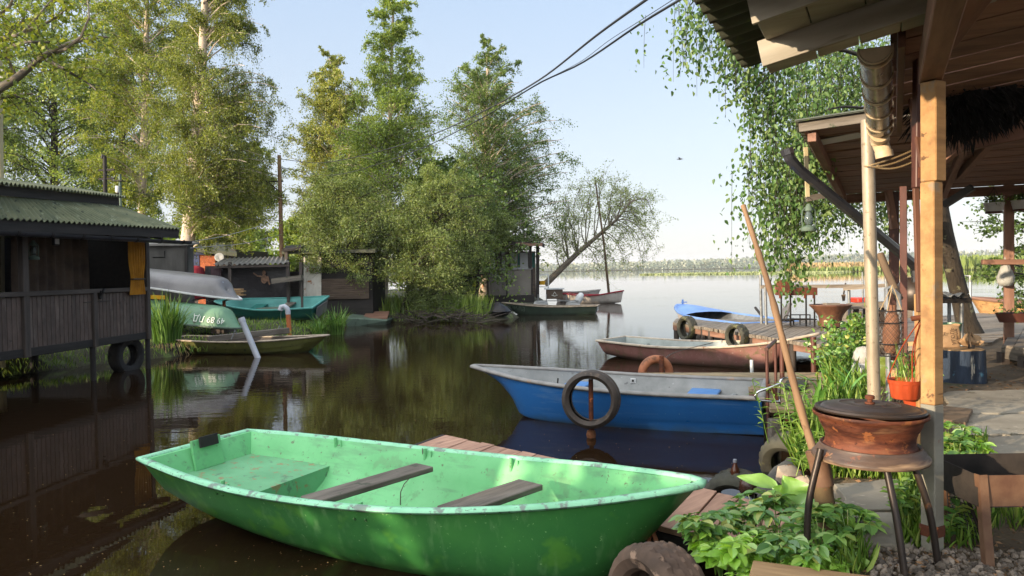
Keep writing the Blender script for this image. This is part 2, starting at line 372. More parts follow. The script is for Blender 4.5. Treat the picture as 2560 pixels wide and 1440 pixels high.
mk('hull_grey', '#6e6c6c', '#5e5c5e', scale=2, rough=.38, bump=.05, spots=('#8d929b', .68, 4), spots2=('#4c4e58', .66, 12))
mk('hull_green', '#5f8468', '#52745c', scale=2, rough=.55, bump=.1, spots=('#4c5a45', .62, 5), spots2=('#8d9a80', .66, 12))
mk('dark_green', '#28372c', '#1d2a22', scale=3, rough=.55, bump=.1, spots=('#3c4a38', .64, 7))
mk('dull_green', '#5a6a5c', '#4a594d', scale=3, rough=.7, bump=.1, spots=('#3b463c', .62, 6))
mk('white_hull', '#b5aea7', '#9d958e', scale=3, rough=.6, bump=.1, spots=('#7f7068', .62, 8))
mk('white_paint', '#c8c9c8', '#b4b6b6', scale=4, rough=.5, bump=.08, spots=('#8e8e88', .66, 9))
mk('paint_mark', '#dfe2dd', '#c6cbc4', scale=20, rough=.6, bump=0)
mk('red_mark', '#a83225', '#8c2a20', scale=20, rough=.6, bump=0)
mk('blue_paint', '#6f8fc4', '#5c7fba', scale=3, rough=.35, bump=.03)
mk('roof_green', '#6c6e52', '#535a44', scale=3, rough=.85, bump=.25, spots=('#7a8068', .58, 5), spots2=('#363d30', .6, 9), streak=('#4a4f38', .5, 3, (1, .3, .3), .6))
mk('roof_grey', '#85827d', '#6b6863', scale=4, rough=.85, bump=.2, spots=('#4f4c48', .63, 8))
mk('roof_moss', '#56584a', '#43453a', scale=3, rough=.9, bump=.3, spots=('#5e6b38', .58, 4))
mk('felt', '#55534f', '#403e3b', scale=6, stretch=(.35, .35, .12), rough=.95, bump=.4, lo=.4, hi=.6, bscale=18)
mk('brick', '#a85d3a', '#7f4429', scale=9, rough=.9, bump=.3, island=.2, spots=('#d08a5c', .62, 14))
mk('blue_door', '#1f2f5c', '#182548', scale=4, rough=.5)
mk('red_cloth', '#8f2030', '#6f1826', scale=5, rough=.9, bump=.2)
mk('tarp', '#231f22', '#171417', scale=3, rough=.45, bump=.4, bscale=5, bdist=.05)
mk('tarp_red', '#4a2e34', '#33232a', scale=3, rough=.6, bump=.3)
mk('skin_print', '#7a5a44', '#4f392c', scale=12, rough=.7)
mk('curtain_yellow', '#b87f1c', '#9a6714', scale=5, rough=.9, bump=.1)
mk('curtain_brown', '#5a4a3e', '#43362d', scale=4, rough=.95, bump=.15)
mk('pvc_grey', '#b5b8bf', '#a2a5ad', scale=4, rough=.35, bump=.03, spots=('#8a8c90', .66, 9))
mk('pvc_orange', '#b8693c', '#a35a32', scale=5, rough=.45, bump=.04)
mk('white_door', '#d0ccc2', '#b8b2a6', scale=5, stretch=(1, 1, .4), rough=.75, spots=('#9a6a42', .6, 4), bump=.15)
mk('siding', '#6d5e52', '#574a40', scale=8, stretch=(.3, 1, 1), rough=.85, island=.1, bump=.2)
mk('glass', '#8fa0a0', '#879898', scale=2, rough=.08, trans=.75, bump=0, ior=1.3)
mk('plexi', '#b0a99f', '#a0998f', scale=1.5, rough=.15, trans=.6, bump=.03, ior=1.2)
mk('teal_frame', '#2f7466', '#255f54', scale=5, rough=.6)
mk('cabinet', '#4a3a2b', '#3c2e22', scale=5, rough=.6)
mk('yellow_plastic', '#c99a1e', '#b58715', scale=4, rough=.45, bump=0)
mk('orange_plastic', '#b04a2a', '#983d20', scale=5, rough=.42, bump=.03, spots=('#8d3a1f', .68, 14))
mk('orange_buoy', '#a86e4e', '#8c553a', scale=5, rough=.75, bump=.2, spots=('#6f4a34', .6, 8))
mk('red_plastic', '#c23a26', '#a92f1f', scale=4, rough=.5, bump=0)
mk('pale_sack', '#a9a7a2', '#908e89', scale=6, rough=.85, bump=.5, bscale=9, bdist=.03)
mk('clear_bag', '#c9cac6', '#b0b1ad', scale=6, rough=.3, bump=.5, bscale=14, bdist=.02, trans=.35, ior=1.1)
mk('brown_bag', '#4a2f25', '#35211a', scale=6, rough=.22, bump=.5, bscale=20, bdist=.02)
mk('bottle_brown', '#4a2614', '#38190c', scale=4, rough=.15, bump=.05)
mk('cap_grey', '#6f7683', '#5e6470', scale=4, rough=.4, bump=0)
mk('kraft', '#a98a68', '#8e7152', scale=4, rough=.9, bump=.5, bscale=8, bdist=.02)
mk('ink', '#3f2d22', '#3f2d22', rough=.9, bump=0)
mk('stump_blue', '#243142', '#131a24', scale=7, stretch=(1, 1, .2), rough=.85, bump=.8, bdist=.03, spots=('#3a6275', .6, 4), spots2=('#a09a8c', .64, 13, 1))
mk('stump_top', '#a5855f', '#82653f', scale=9, rough=.9, bump=.3)
mk('tub_wood', '#6a4632', '#4a2f21', scale=9, stretch=(1, 1, .15), rough=.7, bump=.25, spots=('#33201a', .62, 6))
mk('net', '#4a3a2e', '#3a2d24', scale=9, rough=.8, bump=0)
mk('clay', '#7f5740', '#694531', scale=5, rough=.8)
mk('rope', '#8a5a3a', '#6c4329', scale=20, rough=.9, bump=.3)
mk('rope_pale', '#b09a78', '#947f5f', scale=20, rough=.9, bump=.2)
mk('chain', '#b59a70', '#8f7650', scale=20, rough=.5, metal=.4, bump=0)
mk('cable', '#26282c', '#1d1f22', scale=9, rough=.5, bump=0)
mk('cable_pale', '#8e8e8c', '#7a7a78', scale=9, rough=.6, bump=0)
mk('gutter_black', '#35353a', '#26272b', scale=6, rough=.32, bump=.03, coat=.2)
mk('gutter_cream', '#cfbb9b', '#b39c7c', scale=5, rough=.4, bump=.04, spots=('#6a4a30', .68, 10))
mk('gutter_clear', '#a39788', '#6b5a4a', scale=9, stretch=(.5, 1, 1), rough=.22, trans=.1, bump=.06, spots=('#2a1d15', .6, 9), ior=1.25)
mk('concrete', '#8f887a', '#756e61', scale=2.2, rough=.9, bump=.35, spots=('#57513f', .63, 5), spots2=('#a39c8c', .64, 14), bscale=30, bdist=.006)
mk('soil', '#6a5b47', '#4c4031', scale=2.5, rough=1, bump=.6, spots=('#6b5c45', .62, 16), spots2=('#34401f', .6, 1.3), bscale=22, bdist=.03)
mk('bank', '#3a3a22', '#2b2417', scale=2, rough=1, bump=.7, spots=('#4d5a28', .55, 3), bscale=10, bdist=.05)
mk('mud', '#1a1410', '#120e0b', scale=4, rough=.8, bump=.5)
mk('stone', '#857a6e', '#5e554c', scale=7, rough=.95, bump=.4, island=.5, spots=('#9a8672', .6, 9))
mk('dark_stone', '#56544f', '#3f3d3a', scale=5, rough=.95, bump=.5, spots=('#6d6c5c', .6, 6))
mk('birch_bark', '#cbbcab', '#a89684', scale=2.4, stretch=(.7, 1.5, 1.5), rough=.85, bump=.3, spots=('#2f2822', .6, 5.5), spots2=('#c08a63', .63, 2))
mk('dark_bark', '#3f372d', '#28221c', scale=6, stretch=(.35, 1.4, 1.4), rough=.95, bump=.8, bscale=24, bdist=.03, spots=('#6b6a52', .6, 5))
mk('pipe_rust', '#6a5638', '#57432d', scale=8, rough=.8, bump=.3, spots=('#84502f', .58, 7), bscale=45, bdist=.004)
mk('pale_bark', '#847a6c', '#5f564b', scale=6, stretch=(.35, 1.4, 1.4), rough=.95, bump=.5)
mk('twig', '#4d443a', '#362f28', scale=9, rough=.9, bump=0)
mk('pole_wood', '#6e5a45', '#4c3e31', scale=9, stretch=WS, rough=.9, bump=.2)
mk('stick', '#8f7254', '#69503a', scale=7, stretch=(.2, 1, 1), rough=.75, bump=.35, spots=('#5b3c25', .62, 5), bscale=26, bdist=.006)
mk('pale_pole', '#b9ab86', '#a39673', scale=6, rough=.7)
mk('gull', '#8f9095', '#77787d', scale=9, rough=.8, bump=0)
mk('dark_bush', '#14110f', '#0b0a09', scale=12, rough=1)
# leaves
LF = {}
def lk(k, cols, **kw): LF[k] = leafmat(k, [tuple(1.45 * x for x in S(c)) for c in cols], **kw)
lk('birch_leaf', ['#4a5a1e', '#5f6e28', '#748030', '#8a8c40'])
lk('birch_olive', ['#46541f', '#596628', '#6d7634', '#818646'])
lk('birch_gold', ['#5c682c', '#727c38', '#888e48', '#a09c60'])
lk('fresh_leaf', ['#52682a', '#677c34', '#7f9044', '#98a456'])
lk('willow_leaf', ['#46572a', '#5a6a36', '#6f7e46', '#8a9460'])
lk('poplar_leaf', ['#3c4f26', '#4d6130', '#5f733c', '#73864c'])
lk('back_leaf', ['#445a24', '#586e2c', '#6b7e36', '#849446'])
lk('thin_leaf', ['#5a6a38', '#6d7a4c', '#848f60', '#98a076'])
lk('hang_leaf', ['#2c4620', '#385226', '#476030', '#627440', '#385226'], trans=.25)
lk('sun_leaf', ['#6a7a2c', '#87923c', '#9aa048'], trans=.45)
lk('weed_leaf', ['#39602a', '#4a7230', '#5e8438', '#79964a', '#4a7230', '#a0a050'], trans=.35, gloss=.08)
lk('weed_young', ['#6f9a34', '#88b03e', '#9fbf50'], trans=.45, gloss=.1)
lk('burdock_leaf', ['#6f9a48', '#7fa854', '#8cb45c'], trans=.4, gloss=.1)
lk('grass_blade', ['#3c5a1e', '#54742a', '#6d8a38', '#8a9a50'], trans=.4)
lk('dry_blade', ['#6a5a3a', '#84704a', '#9a865c', '#50452c'], trans=.2)
lk('reed_blade', ['#3c6a20', '#528030', '#6a983c', '#84ac4a'], trans=.4, gloss=.12)
lk('far_hazed_leaf', ['#4d584a', '#5a6453', '#6a7060', '#7f7f6e'], trans=.1)  # greyed so the leaf colour carries some distance haze
lk('far_reed', ['#8f7a54', '#9c8660', '#84704c', '#a69068'], trans=.2)
lk('sedge_blade', ['#2f4a1c', '#3f5e26', '#527234', '#6a8242'], trans=.3)
lk('far_green', ['#55632f', '#616f36', '#707c42'], trans=.15)
lk('water_weed', ['#6d7550', '#788058', '#626c46'], trans=.1)
lk('litter', ['#6a4f34', '#54402c', '#84664a', '#3c2e20'], trans=.05)
lk('iris_blade', ['#35602a', '#46742e', '#5a873a', '#6a964a'], trans=.3, gloss=.1)
# water
wm = bpy.data.materials.new('lake_water'); wm.use_nodes = True; nt = wm.node_tree; N = nt.nodes; L = nt.links; b = N['Principled BSDF']
b.inputs['Base Color'].default_value = (.016, .0085, .004, 1); b.inputs['Roughness'].default_value = .015; b.inputs['IOR'].default_value = 1.33
geo = N.new('ShaderNodeNewGeometry'); bp = N.new('ShaderNodeBump')
def wnoise(scale, st):
    mp = N.new('ShaderNodeMapping'); mp.inputs['Scale'].default_value = st; L.new(geo.outputs['Position'], mp.inputs['Vector'])
    n = N.new('ShaderNodeTexNoise'); n.inputs['Scale'].default_value = scale; n.inputs['Detail'].default_value = 2; L.new(mp.outputs['Vector'], n.inputs['Vector']); return n.outputs['Fac']
big = wnoise(.13, (1, 1, 1)); mr = N.new('ShaderNodeMapRange'); mr.inputs['From Min'].default_value = .38; mr.inputs['From Max'].default_value = .62; mr.inputs['To Min'].default_value = .25; mr.inputs['To Max'].default_value = 1; L.new(big, mr.inputs['Value'])
# the sheltered foot of the creek lies stiller than the open water
sp = N.new('ShaderNodeSeparateXYZ'); L.new(geo.outputs['Position'], sp.inputs['Vector'])
still = N.new('ShaderNodeMapRange'); still.inputs['From Min'].default_value = 6; still.inputs['From Max'].default_value = 13; still.inputs['To Min'].default_value = .12; still.inputs['To Max'].default_value = 1; L.new(sp.outputs['Y'], still.inputs['Value'])
mm0 = N.new('ShaderNodeMath'); mm0.operation = 'MULTIPLY'; calm = N.new('ShaderNodeMapRange'); calm.inputs['From Min'].default_value = 32; calm.inputs['From Max'].default_value = 70; calm.inputs['To Min'].default_value = 1; calm.inputs['To Max'].default_value = .18; L.new(sp.outputs['Y'], calm.inputs['Value'])
mq = N.new('ShaderNodeMath'); mq.operation = 'MULTIPLY'; L.new(mr.outputs['Result'], mq.inputs[0]); L.new(calm.outputs['Result'], mq.inputs[1]); L.new(mq.outputs[0], mm0.inputs[0]); L.new(still.outputs['Result'], mm0.inputs[1])
ad = N.new('ShaderNodeMath'); ad.operation = 'ADD'; L.new(wnoise(5, (.6, 1.3, 1)), ad.inputs[0])
m2 = N.new('ShaderNodeMath'); m2.operation = 'MULTIPLY'; L.new(wnoise(15, (.6, 1.2, 1)), m2.inputs[0]); m2.inputs[1].default_value = .3; L.new(m2.outputs[0], ad.inputs[1])
mu = N.new('ShaderNodeMath'); mu.operation = 'MULTIPLY'; L.new(ad.outputs[0], mu.inputs[0]); L.new(mm0.outputs[0], mu.inputs[1])
L.new(mu.outputs[0], bp.inputs['Height']); bp.inputs['Strength'].default_value = 1; bp.inputs['Distance'].default_value = .0045
L.new(bp.outputs['Normal'], b.inputs['Normal'])
# ---------------------------------------------------------------- ground and water
def sdist(P, poly):
    "signed distance (inside positive) of points to a polygon"
    P = np.asarray(P); n = len(poly); d = np.full(len(P), 1e9); ins = np.zeros(len(P), bool)
    for i in range(n):
        a = np.array(poly[i], float); b_ = np.array(poly[(i + 1) % n], float); e = b_ - a
        t = np.clip(((P - a) @ e) / (e @ e), 0, 1); q = a + t[:, None] * e
        d = np.minimum(d, np.hypot(*(P - q).T))
        c = ((a[1] > P[:, 1]) != (b_[1] > P[:, 1])) & (P[:, 0] < (b_[0] - a[0]) * (P[:, 1] - a[1]) / (b_[1] - a[1] + 1e-12) + a[0])
        ins ^= c
    return np.where(ins, d, -d)
def terrain(name, poly, x0, x1, y0, y1, st, h, slope, mat, rough=.05, hfun=None):
    xs = np.arange(x0, x1 + st / 2, st); ys = np.arange(y0, y1 + st / 2, st); nx, ny = len(xs), len(ys)
    X, Y = np.meshgrid(xs, ys, indexing='ij'); P = np.stack([X.ravel(), Y.ravel()], 1); d = sdist(P, poly)
    d = d + .25 * np.sin(P[:, 0] * 2.1 + P[:, 1] * 1.3) * np.sin(P[:, 1] * 2.7) * .6
    t = np.clip(d / slope + .35, 0, 1); t = t * t * (3 - 2 * t)
    z = -.6 + t * (h + .6) + t * rough * (np.sin(P[:, 0] * 3.1) * np.sin(P[:, 1] * 2.6 + 1) + .6 * np.sin(P[:, 0] * 7.3 + P[:, 1] * 5.9))
    if hfun is not None: z = hfun(P, z)
    keep = (t > 0).reshape(nx, ny); m = MB(); idx = {}
    fs = []
    for i in range(nx - 1):
        for j in range(ny - 1):
            if keep[i, j] or keep[i + 1, j] or keep[i, j + 1] or keep[i + 1, j + 1]:
                fs.append((i * ny + j, (i + 1) * ny + j, (i + 1) * ny + j + 1, i * ny + j + 1))
    m.add(np.column_stack([P, z]), fs); o = m.build(name, mat, smooth=80, base=V((0, 0, 0))); o['kind'] = 'structure'; return o
w_ = MB(); w_.add([(-2500, -300, 0), (2500, -300, 0), (2500, 4000, 0), (-2500, 4000, 0)], [(0, 1, 2, 3)])
o = w_.build('water', wm, base=V((0, 0, 0))); o['kind'] = 'structure'
w_ = MB(); w_.add([(-2500, -300, -.75), (2500, -300, -.75), (2500, 4000, -.75), (-2500, 4000, -.75)], [(0, 1, 2, 3)])
o = w_.build('ground', MT['mud'], base=V((0, 0, -.75))); o['kind'] = 'structure'
LEFT = [(-8.6, -12), (-8.6, 12.5), (-7.9, 14.2), (-6.9, 15.4), (-6.3, 17.2), (-5.7, 18.6), (-5.3, 20.4), (-5.7, 22.0), (-5.7, 23.6), (-4.6, 25.0), (-3, 24.9), (-1, 24.6), (0, 25.2), (.6, 27), (-.6, 30), (0, 33), (1.5, 37), (2.2, 41), (1.5, 52), (-8, 62), (-60, 66), (-60, -12)]
terrain('left_bank', LEFT, -60, 4, -12, 68, .6, .32, 1.6, MT['bank'], .05)
RIGHT = [(-.6, -8), (-.1, 1.2), (.62, 2.5), (1.0, 3.3), (1.62, 4.4), (2.1, 5.4), (2.75, 6.6), (3.5, 7.6), (4.3, 8.7), (5.2, 10.4), (6.3, 12.1), (8, 13.2), (12, 13.6), (30, 12.5), (30, -8)]
GZ = .45
terrain('right_bank', RIGHT, -1.5, 30, -8, 15, .16, GZ, .45, MT['soil'], .012)
# far shore: hills with a far wood, reed beds
def strip(name, pts, z0, z1, mat):
    m = MB(); m.slab(pts, z0, z1); o = m.build(name, mat, base=V((0, 0, 0))); o['kind'] = 'structure'
strip('far_shore', [(-900, 900), (900, 840), (1500, 800), (2200, 1500), (-1200, 1600)], -.7, .6, MT['bank'])
m = MB(); 
def hillf(u, v):
    x = -300 + 1900 * u; e = math.sin(PI * min(1, v * 1.0)); h = 9 + 3 * math.sin(x * .006) + 2 * math.sin(x * .017 + 1) + 9 * max(0, min(1, (x - 150) / 500))
    return (x, 1250 + 450 * v - .07 * x, .3 + h * e)
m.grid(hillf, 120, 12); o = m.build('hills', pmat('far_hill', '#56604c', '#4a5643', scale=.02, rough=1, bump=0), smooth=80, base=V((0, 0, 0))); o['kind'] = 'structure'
n = 26000; x = RNG.uniform(-250, 1250, n); dy = RNG.uniform(0, 1, n) ** 1.5; y = 905 - .062 * x + 90 * dy
hh = 5.2 + 2.2 * np.sin(x * .05) * np.sin(x * .013 + 1) + 2 * np.sin(x * .19) + 1.5 * np.sin(x * .41 + 2)
z = .6 + RNG.uniform(0, 1, n) ** .8 * hh
o = leafmesh('far_wood', np.column_stack([x, y, z]), RNG.normal(size=(n, 3)) * [1, .6, .6] + [0, 0, .4], RNG.uniform(1.4, 3.2, n), LF['far_hazed_leaf'], asp=.8)
tag(o, 'long low band of distant woodland along the far shore of the lake', 'forest', kind='stuff')
n = 9000; x = RNG.uniform(-250, 1250, n); o = leafmesh('far_hill_wood', np.column_stack([x, 1260 - .07 * x + RNG.uniform(0, 200, n), RNG.uniform(4, 10, n) + 9 * np.clip((x - 150) / 500, 0, 1)]), RNG.normal(size=(n, 3)) + [0, 0, .8], RNG.uniform(4, 8, n), LF['far_hazed_leaf'], asp=.8)
tag(o, 'hazy wooded hills behind the far shore', 'forest', kind='stuff')
def blades(name, area, n, h, mat, wid=.012, lean=.25, zf=0, parent=None):
    "upright blades: area() gives x, y arrays"
    x, y = area(n); z = zf(x, y) if callable(zf) else np.full(n, zf)
    hh = RNG.uniform(h[0], h[1], n); dr = np.column_stack([RNG.normal(0, lean, n), RNG.normal(0, lean, n), np.ones(n)])
    return leafmesh(name, np.column_stack([x, y, z]), dr, hh, mat, parent, asp=wid)
def reedarea(n):
    x = RNG.uniform(78, 330, n); return x, 205 - .02 * x + RNG.uniform(0, 55, n) * np.minimum(1, (x - 70) / 60)
o = blades('reed_bed', reedarea, 14000, (1.6, 3.0), LF['far_reed'], .2, .12); tag(o, 'tan dry reed bed standing out in the lake', 'reeds', kind='stuff')
def reedfront(n):
    x = RNG.uniform(78, 330, n); return x, 201 - .02 * x + RNG.uniform(0, 4, n)
o = blades('reed_fringe', reedfront, 7000, (.9, 1.7), LF['far_green'], .3, .15); tag(o, 'low green reed fringe in front of the tan reed bed', 'reeds', kind='stuff')
def reedright(n):
    x = RNG.uniform(120, 220, n); return x, 195 - .03 * x + RNG.uniform(0, 30, n)
o = blades('green_reed_bed', reedright, 6000, (2.0, 4.4), LF['far_green'], .3, .15); tag(o, 'tall green reed clump at the right end of the reed bed', 'reeds', kind='stuff')
def weedarea(n):
    t = RNG.uniform(0, 1, n); return 36 + 52 * t, 205 - 8 * t + RNG.uniform(-26, 26, n) * np.minimum(1, np.minimum(t * 2.5 + .1, (1 - t) * 3 + .2))
o = blades('water_weeds', weedarea, 9000, (.15, .5), LF['water_weed'], .9, .8); tag(o, 'pale green strip of weeds lying flat on the lake', 'water weeds', kind='stuff')
# ---------------------------------------------------------------- trees
def limb(mb, p0, p1, r0, r1, rise=.15, n=7, wob=.05, seg=6):
    p0, p1 = V(p0), V(p1); Ld = (p1 - p0).length; pts = []
    w1, w2 = random.uniform(-1, 1), random.uniform(-1, 1)
    sd = (p1 - p0).cross(V((0, 0, 1)));
    if sd.length > 1e-5: sd.normalize()
    for i in range(n):
        t = i / (n - 1)
        p = p0.lerp(p1, t) + V((0, 0, math.sin(PI * t) * rise * Ld)) + sd * (math.sin(PI * t * 2) * w1 + math.sin(PI * t) * w2) * wob * Ld
        pts.append(p)
    mb.tube(pts, [r0 + (r1 - r0) * (i / (n - 1)) ** .8 for i in range(n)], seg, cap=False)
    return pts
def tree(name, label, d, trunk, env, nl, ntw, nlf, lsize, leaf, bark='birch_bark', droop=.3, group=None, tw=.22, thick=1.0, spread=.16, cat='tree', depth=1.0, asp=.65, up=.35, core=.35, fill=0, cull=None, stems=()):
    """trunk: (px, py, radius) from the foot up at distance d; env: (py, left px, right px) rows of the crown's outline"""
    tp = [D(a, b_, d) for a, b_, _ in trunk]; tr = [c for *_, c in trunk]
    if tp[0].z > .6: tp.insert(0, V((tp[0].x - .1, tp[0].y, .2))); tr.insert(0, tr[0] * 1.25)
    else: tp[0].z = .15
    base = tp[0].copy()
    t = thing(name, label, cat, base, group=group)
    tb = MB(); sp_ = spline(tp, 14); tb.tube(sp_, [cr([(i / (len(tr) - 1), r) for i, r in enumerate(tr)], j / 13) for j in range(14)], 10)
    rows = []
    for (py, xl, xr) in env:
        a, b_ = D(xl, py, d), D(xr, py, d); rows.append((a.z, (a.x + b_.x) / 2, abs(b_.x - a.x) / 2))
    rows.sort(); zs = [r[0] for r in rows]; cs = [r[1] for r in rows]; rs = [r[2] for r in rows]
    zmin, zmax = zs[0], zs[-1]
    # heights are drawn in proportion to the crown's cross-section
    hz = np.linspace(zmin, zmax, 60); wt = np.interp(hz, zs, rs) ** 1.15 + .06; wt = wt / wt.sum()
    tz = [p.z for p in sp_]; P = []; DR = []; twm = MB()
    def trunk_at(z):
        z = max(tz[0], min(tz[-1], z))
        for i in range(13):
            if tz[i] <= z <= tz[i + 1] + 1e-6:
                return sp_[i].lerp(sp_[i + 1], (z - tz[i]) / max(1e-6, tz[i + 1] - tz[i]))
        return sp_[-1]
    for i in range(nl):
        z = float(RNG.choice(hz, p=wt)) + random.uniform(-.1, .1); r = float(np.interp(z, zs, rs)); c = float(np.interp(z, zs, cs))
        a = random.uniform(0, 2 * PI); q = random.uniform(core, 1) ** .7
        end = V((c + math.cos(a) * r * q, base.y + math.sin(a) * r * q * depth, z))
        h_ = math.hypot(end.x - c, end.y - base.y)
        st = trunk_at(z - up * h_ - random.uniform(0, .3)); 
        rr = max(.008, .03 * thick * (end - st).length / 3)
        pts = limb(tb, st, end, rr * 1.4, rr * .3, rise=.12 if droop < .5 else .2, wob=.06, seg=5)
        for k in range(ntw):
            u = random.uniform(.35, 1); f = u * 6; j = min(5, int(f)); p = pts[j].lerp(pts[j + 1], f - j)
            Lt = tw * max(.5, r) * random.uniform(.5, 1.3)
            e = V((random.gauss(0, 1), random.gauss(0, 1) * depth, random.gauss(0, .7) + .15)).normalized() * Lt
            g = V((0, 0, -1)) * droop * Lt * random.uniform(.4, 1.8)
            m_ = p + e * .6; q_ = p + e + g
            twm.tube([p, m_, q_], [rr * .22 + .003, rr * .15 + .002, .002], 3, cap=False)
            nn = int(nlf * random.uniform(.4, 1.6))
            if nn < 1: continue
            tt = RNG.uniform(0.1, 1.05, nn)[:, None]
            A, B, Cc = np.array(p), np.array(m_), np.array(q_)
            pos = (1 - tt)**2 * A + 2 * tt * (1 - tt) * B + tt**2 * Cc + RNG.normal(0, spread * Lt, (nn, 3)) * [1, 1, .8]
            P.append(pos); DR.append(RNG.normal(0, 1, (nn, 3)) + [0, 0, -.2 - droop])
    tb.build('trunk', MT[bark], t, smooth=60)
    twm.build('twigs', MT['twig'], t, smooth=60)
    P = np.concatenate(P); DR = np.concatenate(DR)
    if cull is not None:
        k = cull(P); P = P[k]; DR = DR[k]
    leafmesh('crown', P, DR, RNG.uniform(.65, 1.35, len(P)) * lsize, LF[leaf], t, asp=asp)
    return t
# --- the wood behind the left bank, farthest first
bg_ = [
 (44, -120, [(620, -160, 60), (420, -330, 150), (200, -360, 190), (0, -300, 160), (-200, -200, 60)], 'back_leaf', 'dense green tree at the left edge of the photo behind the boathouse'),
 (46, 130, [(640, 40, 240), (480, -60, 330), (280, -80, 330), (80, -20, 280), (-120, 40, 190)], 'fresh_leaf', 'bright green tree between the left edge and the left birch'),
 (48, 300, [(640, 200, 400), (440, 160, 460), (240, 180, 440), (40, 200, 400), (-160, 240, 350)], 'back_leaf', 'dark green tree standing behind the left birch trunk'),
 (50, 590, [(640, 480, 720), (560, 450, 740), (470, 470, 720), (380, 510, 680), (300, 550, 640)], 'birch_leaf', 'low yellow green tree behind the wooden utility pole'),
]
for i, (d, x, env, lf, lab) in enumerate(bg_):
    tree('broadleaf_tree', lab, d, [(x, 668, .22), (x + 6, 400, .15), (x, env[-1][0] + 60, .04)], env, 125, 8, 74, .125, lf, 'dark_bark', .25, 'trees behind the left bank', tw=.26, spread=.22)
tree('birch_tree', 'tall birch with slim pale trunk lit orange, left of the thick birch', 30, [(352, 640, .16), (356, 480, .15), (362, 300, .12), (366, 120, .08), (370, -160, .03)],
     [(500, 250, 440), (400, 190, 500), (270, 180, 540), (120, 200, 520), (0, 220, 500), (-180, 280, 440)], 140, 9, 72, .068, 'birch_leaf', 'birch_bark', .7, 'weeping birches on the left bank', tw=.25)
tree('birch_tree', 'thick weeping birch with white trunk above the overturned boats', 25, [(462, 668, .25), (472, 580, .21), (480, 470, .2), (492, 340, .16), (505, 150, .11), (520, -150, .04)],
     [(620, 500, 700), (520, 420, 700), (430, 350, 730), (300, 330, 740), (180, 360, 690), (60, 400, 680), (-60, 420, 660), (-200, 450, 600)], 175, 10, 88, .055, 'birch_olive', 'birch_bark', .9, 'weeping birches on the left bank', tw=.24, core=.25)
tree('leaning_tree', 'thin leaning tree with sparse leaves behind the tarpaulin shed', 31, [(590, 640, .09), (575, 560, .07), (545, 470, .05), (530, 380, .03)],
     [(640, 560, 640), (560, 500, 690), (480, 480, 640), (400, 490, 600)], 30, 6, 26, .08, 'birch_leaf', 'dark_bark', .4, tw=.3)
# --- the wooded point
tree('slender_tree', 'golden feathery tree top left of the tallest birch', 33, [(838, 700, .13), (845, 450, .1), (835, 260, .06), (822, 125, .015)],
     [(520, 700, 980), (400, 700, 970), (300, 715, 950), (230, 745, 925), (170, 775, 890), (120, 800, 850)], 150, 10, 44, .078, 'birch_gold', 'birch_bark', .25, tw=.3, up=.8, spread=.14)
tree('birch_tree', 'tallest birch of the point, slim white trunk and open top', 29, [(962, 748, .1), (968, 560, .09), (973, 400, .08), (978, 200, .055), (985, -60, .02)],
     [(580, 790, 1140), (420, 790, 1140), (330, 815, 1120), (270, 845, 1095), (200, 880, 1080), (110, 905, 1065), (40, 915, 1045), (-60, 935, 1035)], 200, 10, 42, .072, 'fresh_leaf', 'birch_bark', .45, tw=.26, core=.2, spread=.18)
tree('poplar_tree', 'tall broad grey green tree right of the tallest birch', 35, [(1212, 730, .2), (1213, 500, .15), (1216, 300, .1), (1218, 150, .02)],
     [(600, 1090, 1400), (520, 1070, 1430), (430, 1070, 1450), (350, 1085, 1420), (270, 1105, 1405), (190, 1125, 1350), (120, 1165, 1290), (70, 1195, 1245)], 220, 9, 46, .08, 'poplar_leaf', 'birch_bark', .35, tw=.24, core=.25, up=.6, spread=.16)
tree('shrub_tree', 'dark leafy tree filling the gap behind the willow bushes', 31, [(1080, 720, .1), (1080, 560, .08), (1085, 420, .03)],
     [(700, 900, 1320), (600, 900, 1340), (500, 960, 1330), (430, 1010, 1230), (390, 1050, 1150)], 90, 7, 34, .13, 'poplar_leaf', 'dark_bark', .3, tw=.3, spread=.2)
for lab, d_, px_, env_ in (('green bush filling the gap behind the brick house', 38, 560, [(680, 400, 700), (610, 420, 700), (570, 450, 660), (545, 500, 600)]), ('green bush behind the porch of the door shed', 36, 750, [(700, 650, 880), (620, 660, 870), (560, 690, 840), (520, 730, 800)]), ('dark bush behind the bare end of the point', 38, 1150, [(720, 980, 1330), (640, 990, 1320), (590, 1040, 1280)]), ('green bush far left behind the boathouse ridge', 40, 330, [(680, 150, 480), (600, 170, 470), (560, 220, 430)])):
    tree('background_bush', lab, d_, [(px_, 700, .08), (px_ + 4, 640, .06), (px_ + 6, 600, .03)], env_, 70, 7, 34, .17, 'back_leaf', 'dark_bark', .2, 'bushes behind the sheds', tw=.3, spread=.22, core=.2)
WB = 'willow bushes on the point'
tree('willow_bush', 'large round willow bush beside the white shed door', 25.5, [(850, 745, .07), (846, 640, .05), (840, 500, .02)],
     [(700, 780, 960), (640, 730, 1010), (560, 715, 1010), (480, 730, 990), (430, 760, 940), (385, 800, 900)], 140, 9, 62, .068, 'willow_leaf', 'dark_bark', .2, WB, tw=.3, spread=.2, core=.3, asp=.4, cull=lambda P: ~((P[:, 2] < 1.75) & (P[:, 0] < -5.5)))
tree('willow_bush', 'wide grey green willow bush leaning over the creek edge', 26, [(1000, 770, .07), (1040, 660, .05), (1080, 520, .02)],
     [(790, 1060, 1215), (730, 990, 1215), (660, 900, 1230), (580, 900, 1260), (500, 950, 1260), (440, 1010, 1210), (400, 1050, 1160)], 170, 10, 64, .068, 'willow_leaf', 'dark_bark', .25, WB, tw=.26, spread=.2, core=.3, asp=.4)
